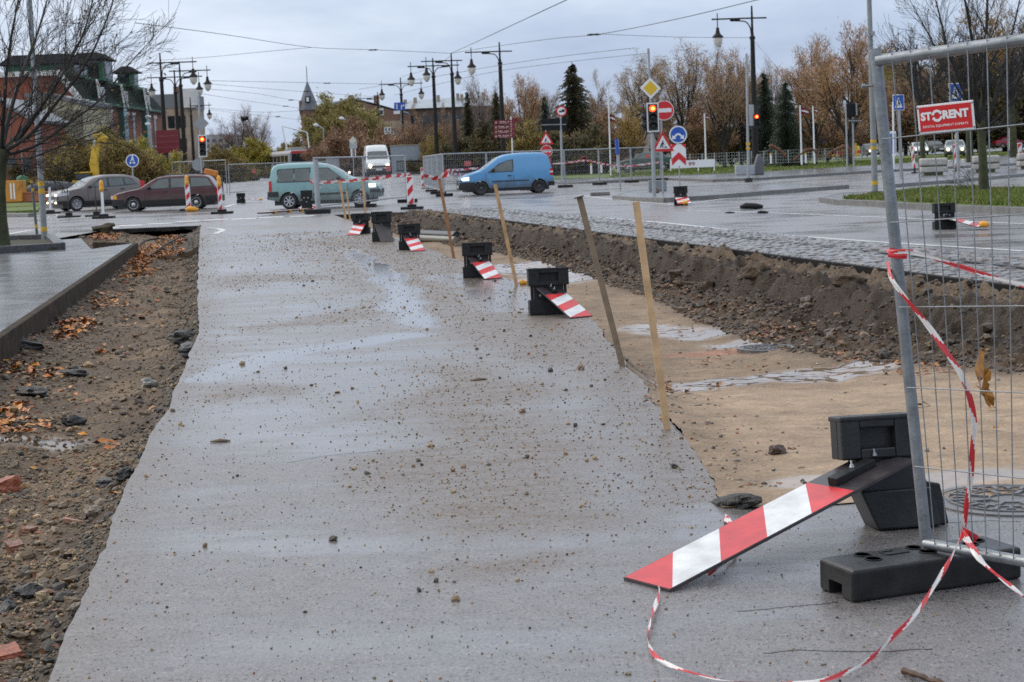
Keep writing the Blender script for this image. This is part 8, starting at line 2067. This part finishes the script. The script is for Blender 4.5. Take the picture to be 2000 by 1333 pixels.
S = SP('iron_railing', 'dark iron railing behind the receding fences in the centre', 'railing', (815, 340), Y=118)
for k in range(34): mb = MB(); x = 776 + k*3.6; mb.bar(S.l(x, 336 - .02*k), S.l(x - .7, 314 - .05*k), .05, .05); mb.build('bar', pole_dark, S.t)
mb = MB(); mb.tube([S.l(774, 316), S.l(898, 312)], .05, 5); mb.build('top_rail', pole_dark, S.t)
mb = MB(); mb.tube([S.l(774, 334), S.l(898, 331)], .05, 5); mb.build('bottom_rail', pole_dark, S.t)
# --- park buildings at the right
S = SP('blue_roof_hall', 'hall with a pale blue metal roof between the park spruces', 'building', (1525, 310), Y=222); l = S.l
q = [l(x, y) for x, y in ((1440, 320), (1610, 315), (1610, 245), (1440, 250))]; mb = MB(); mb.prism([(p.x, p.z) for p in q], 0, 10); mb.build('wall', M('hall_wall', (.30, .30, .28), .8, 0, .3, .6), S.t)
q = [l(x, y) for x, y in ((1430, 250), (1620, 246), (1560, 212), (1490, 202), (1440, 215))]; mb = MB(); mb.prism([(p.x, p.z) for p in q], -.4, 10); mb.build('roof', M('pale_blue_roof', (.22, .31, .36), .4), S.t)
for k in range(6): a_, c_ = l(1455 + 24*k, 275), l(1467 + 24*k, 258); mb = MB(); mb.boxz(a_.x, c_.x, -.06, .02, a_.z, c_.z); mb.build('window', glass_dark, S.t)
S = SP('park_pavilion', 'pale low pavilion with a gabled porch behind the chevron board', 'building', (1340, 320), Y=215); l = S.l
q = [l(x, y) for x, y in ((1225, 322), (1385, 316), (1385, 262), (1225, 262))]; mb = MB(); mb.prism([(p.x, p.z) for p in q], 0, 8); mb.build('wall', M('pavilion_wall', (.34, .30, .25), .8, 0, .25, .6), S.t)
q = [l(x, y) for x, y in ((1330, 288), (1372, 286), (1352, 272))]; mb = MB(); mb.prism([(p.x, p.z) for p in q], -1.2, 0); mb.build('porch_roof', white_trim, S.t)
for k in range(5): a_, c_ = l(1240 + 28*k, 300), l(1256 + 28*k, 284); mb = MB(); mb.boxz(a_.x, c_.x, -.06, .02, a_.z, c_.z); mb.build('window', glass_dark, S.t)
S = SP('factory_chimney', 'slim dark brick chimney rising behind the reddish trees', 'chimney', (1613, 310), Y=240); mb = MB(); h_ = S.l(1608, 122).z; mb.lathe([(.75, 0), (.6, h_ - .3), (.7, h_ - .25), (.7, h_), (0, h_)], 12, 0, smooth=False); mb.build('shaft', M('dark_chimney_brick', (.10, .05, .04), .85), S.t)
mb = MB(); mb.lathe([(.64, h_*.55), (.64, h_*.57)], 12, 0, smooth=False); mb.build('band', roof_d, S.t)
S = SP('apartment_block', 'distant pale block of flats behind the yellow green tree', 'building', (430, 335), Y=290); l = S.l
q = [l(x, y) for x, y in ((395, 335), (452, 332), (452, 262), (395, 264))]; mb = MB(); mb.prism([(p.x, p.z) for p in q], 0, 12); mb.build('wall', M('distant_wall', (.33, .32, .32), .8, 0, .15, .3), S.t)
for i in range(4):
    for j in range(5): a_ = l(402 + 13*i, 278 + 11*j); mb = MB(); mb.boxz(a_.x, a_.x + .6, -.06, .02, a_.z, a_.z + .5); mb.build('window', glass_dark, S.t)
# --- far tree belt closing the horizon
rg2 = random.Random(99); vs, fs, cols = [], [], []
for k in range(26000):
    x = rg2.uniform(-190, 230); y = 285 + rg2.uniform(0, 25); H_ = 8 + 4*noise.noise(Vector((x*.05, 0, 3))) + 2.5*noise.noise(Vector((x*.25, 0, 7)))
    if -56 < x < -36: H_ *= .55
    z = H_*rg2.random()**.8; s = rg2.uniform(.25, .6); a = rg2.uniform(0, 6.28); u = Vector((math.cos(a), math.sin(a)*.3, rg2.uniform(-.6, .6)))*s; w_ = Vector((0, 0, s*.8)); p = Vector((x, y, z)); b = len(vs); vs += [p - u, p + w_*.5, p + u, p - w_*.5]; fs.append((b, b+1, b+2, b+3))
    c = rg2.choice([(.10, .085, .05), (.085, .075, .04), (.12, .09, .055), (.07, .07, .045)]); cols += [c]*4
o = bpy.data.objects.new('far_wood', crown_mesh(vs, fs, cols, 'far_wood')); COL.objects.link(o); tag(o, 'far belt of autumn trees closing the horizon', 'trees', kind='stuff')
# ================================================================ LIGHT
w = bpy.data.worlds.new('World'); SC.world = w; w.use_nodes = True
nt = w.node_tree; L = nt.links.new
bg = nt.nodes['Background']
SUN_EL, SUN_AZ = R(38), R(-60)
sky = nd(nt, 'ShaderNodeTexSky', sky_type='NISHITA', sun_disc=False)
sky.sun_elevation, sky.sun_rotation = SUN_EL, SUN_AZ
sky.air_density, sky.dust_density, sky.ozone_density = 1.0, 3.0, 1.0
tc = nd(nt, 'ShaderNodeTexCoord')
sx = nd(nt, 'ShaderNodeSeparateXYZ'); L(tc.outputs['Generated'], sx.inputs[0])
# a closed layer of cloud: paler overhead and to the left, blue grey bands low down
mp = nd(nt, 'ShaderNodeMapping'); mp.inputs['Scale'].default_value = (1.6, 1.6, 5.5); L(tc.outputs['Generated'], mp.inputs['Vector'])
n1 = nd(nt, 'ShaderNodeTexNoise', Scale=2.6, Detail=7.0, Roughness=.6); L(mp.outputs[0], n1.inputs['Vector'])
ad = nd(nt, 'ShaderNodeMath', operation='MULTIPLY_ADD'); L(sx.outputs['Z'], ad.inputs[0]); ad.inputs[1].default_value = 1.15; L(n1.outputs['Fac'], ad.inputs[2])
ad2 = nd(nt, 'ShaderNodeMath', operation='MULTIPLY_ADD'); L(sx.outputs['X'], ad2.inputs[0]); ad2.inputs[1].default_value = -.32; L(ad.outputs[0], ad2.inputs[2])
cr = ramp(nt, [(.30, (2.7, 3.4, 4.8)), (.52, (3.7, 4.45, 5.8)), (.74, (5.1, 5.8, 6.9)), (.98, (7.4, 7.9, 8.5))])
L(ad2.outputs[0], cr.inputs['Fac'])
mx = nd(nt, 'ShaderNodeMix', data_type='RGBA'); mx.inputs[0].default_value = .88
L(sky.outputs[0], mx.inputs[6]); L(cr.outputs['Color'], mx.inputs[7]); L(mx.outputs[2], bg.inputs['Color'])
bg.inputs['Strength'].default_value = .15
sun = bpy.data.lights.new('sun', 'SUN'); sun.energy, sun.angle, sun.color = 1.2, R(40), (1, .90, .76)
so = bpy.data.objects.new('sun', sun); COL.objects.link(so)
d = Vector((math.sin(SUN_AZ) * math.cos(SUN_EL), math.cos(SUN_AZ) * math.cos(SUN_EL), math.sin(SUN_EL)))
so.rotation_euler = d.to_track_quat('Z', 'Y').to_euler(); so.location = (0, 0, 60)
vs_ = SC.view_settings
SC.display_settings.display_device = 'sRGB'
vs_.view_transform, vs_.look, vs_.exposure, vs_.gamma, vs_.use_curve_mapping = 'Standard', 'None', 0.0, 1.0, False
SC.cycles.use_denoising = False
SC.cycles.max_bounces = 6; SC.cycles.diffuse_bounces = 3; SC.cycles.glossy_bounces = 4; SC.cycles.transparent_max_bounces = 8
SC.cycles.sample_clamp_indirect = 6
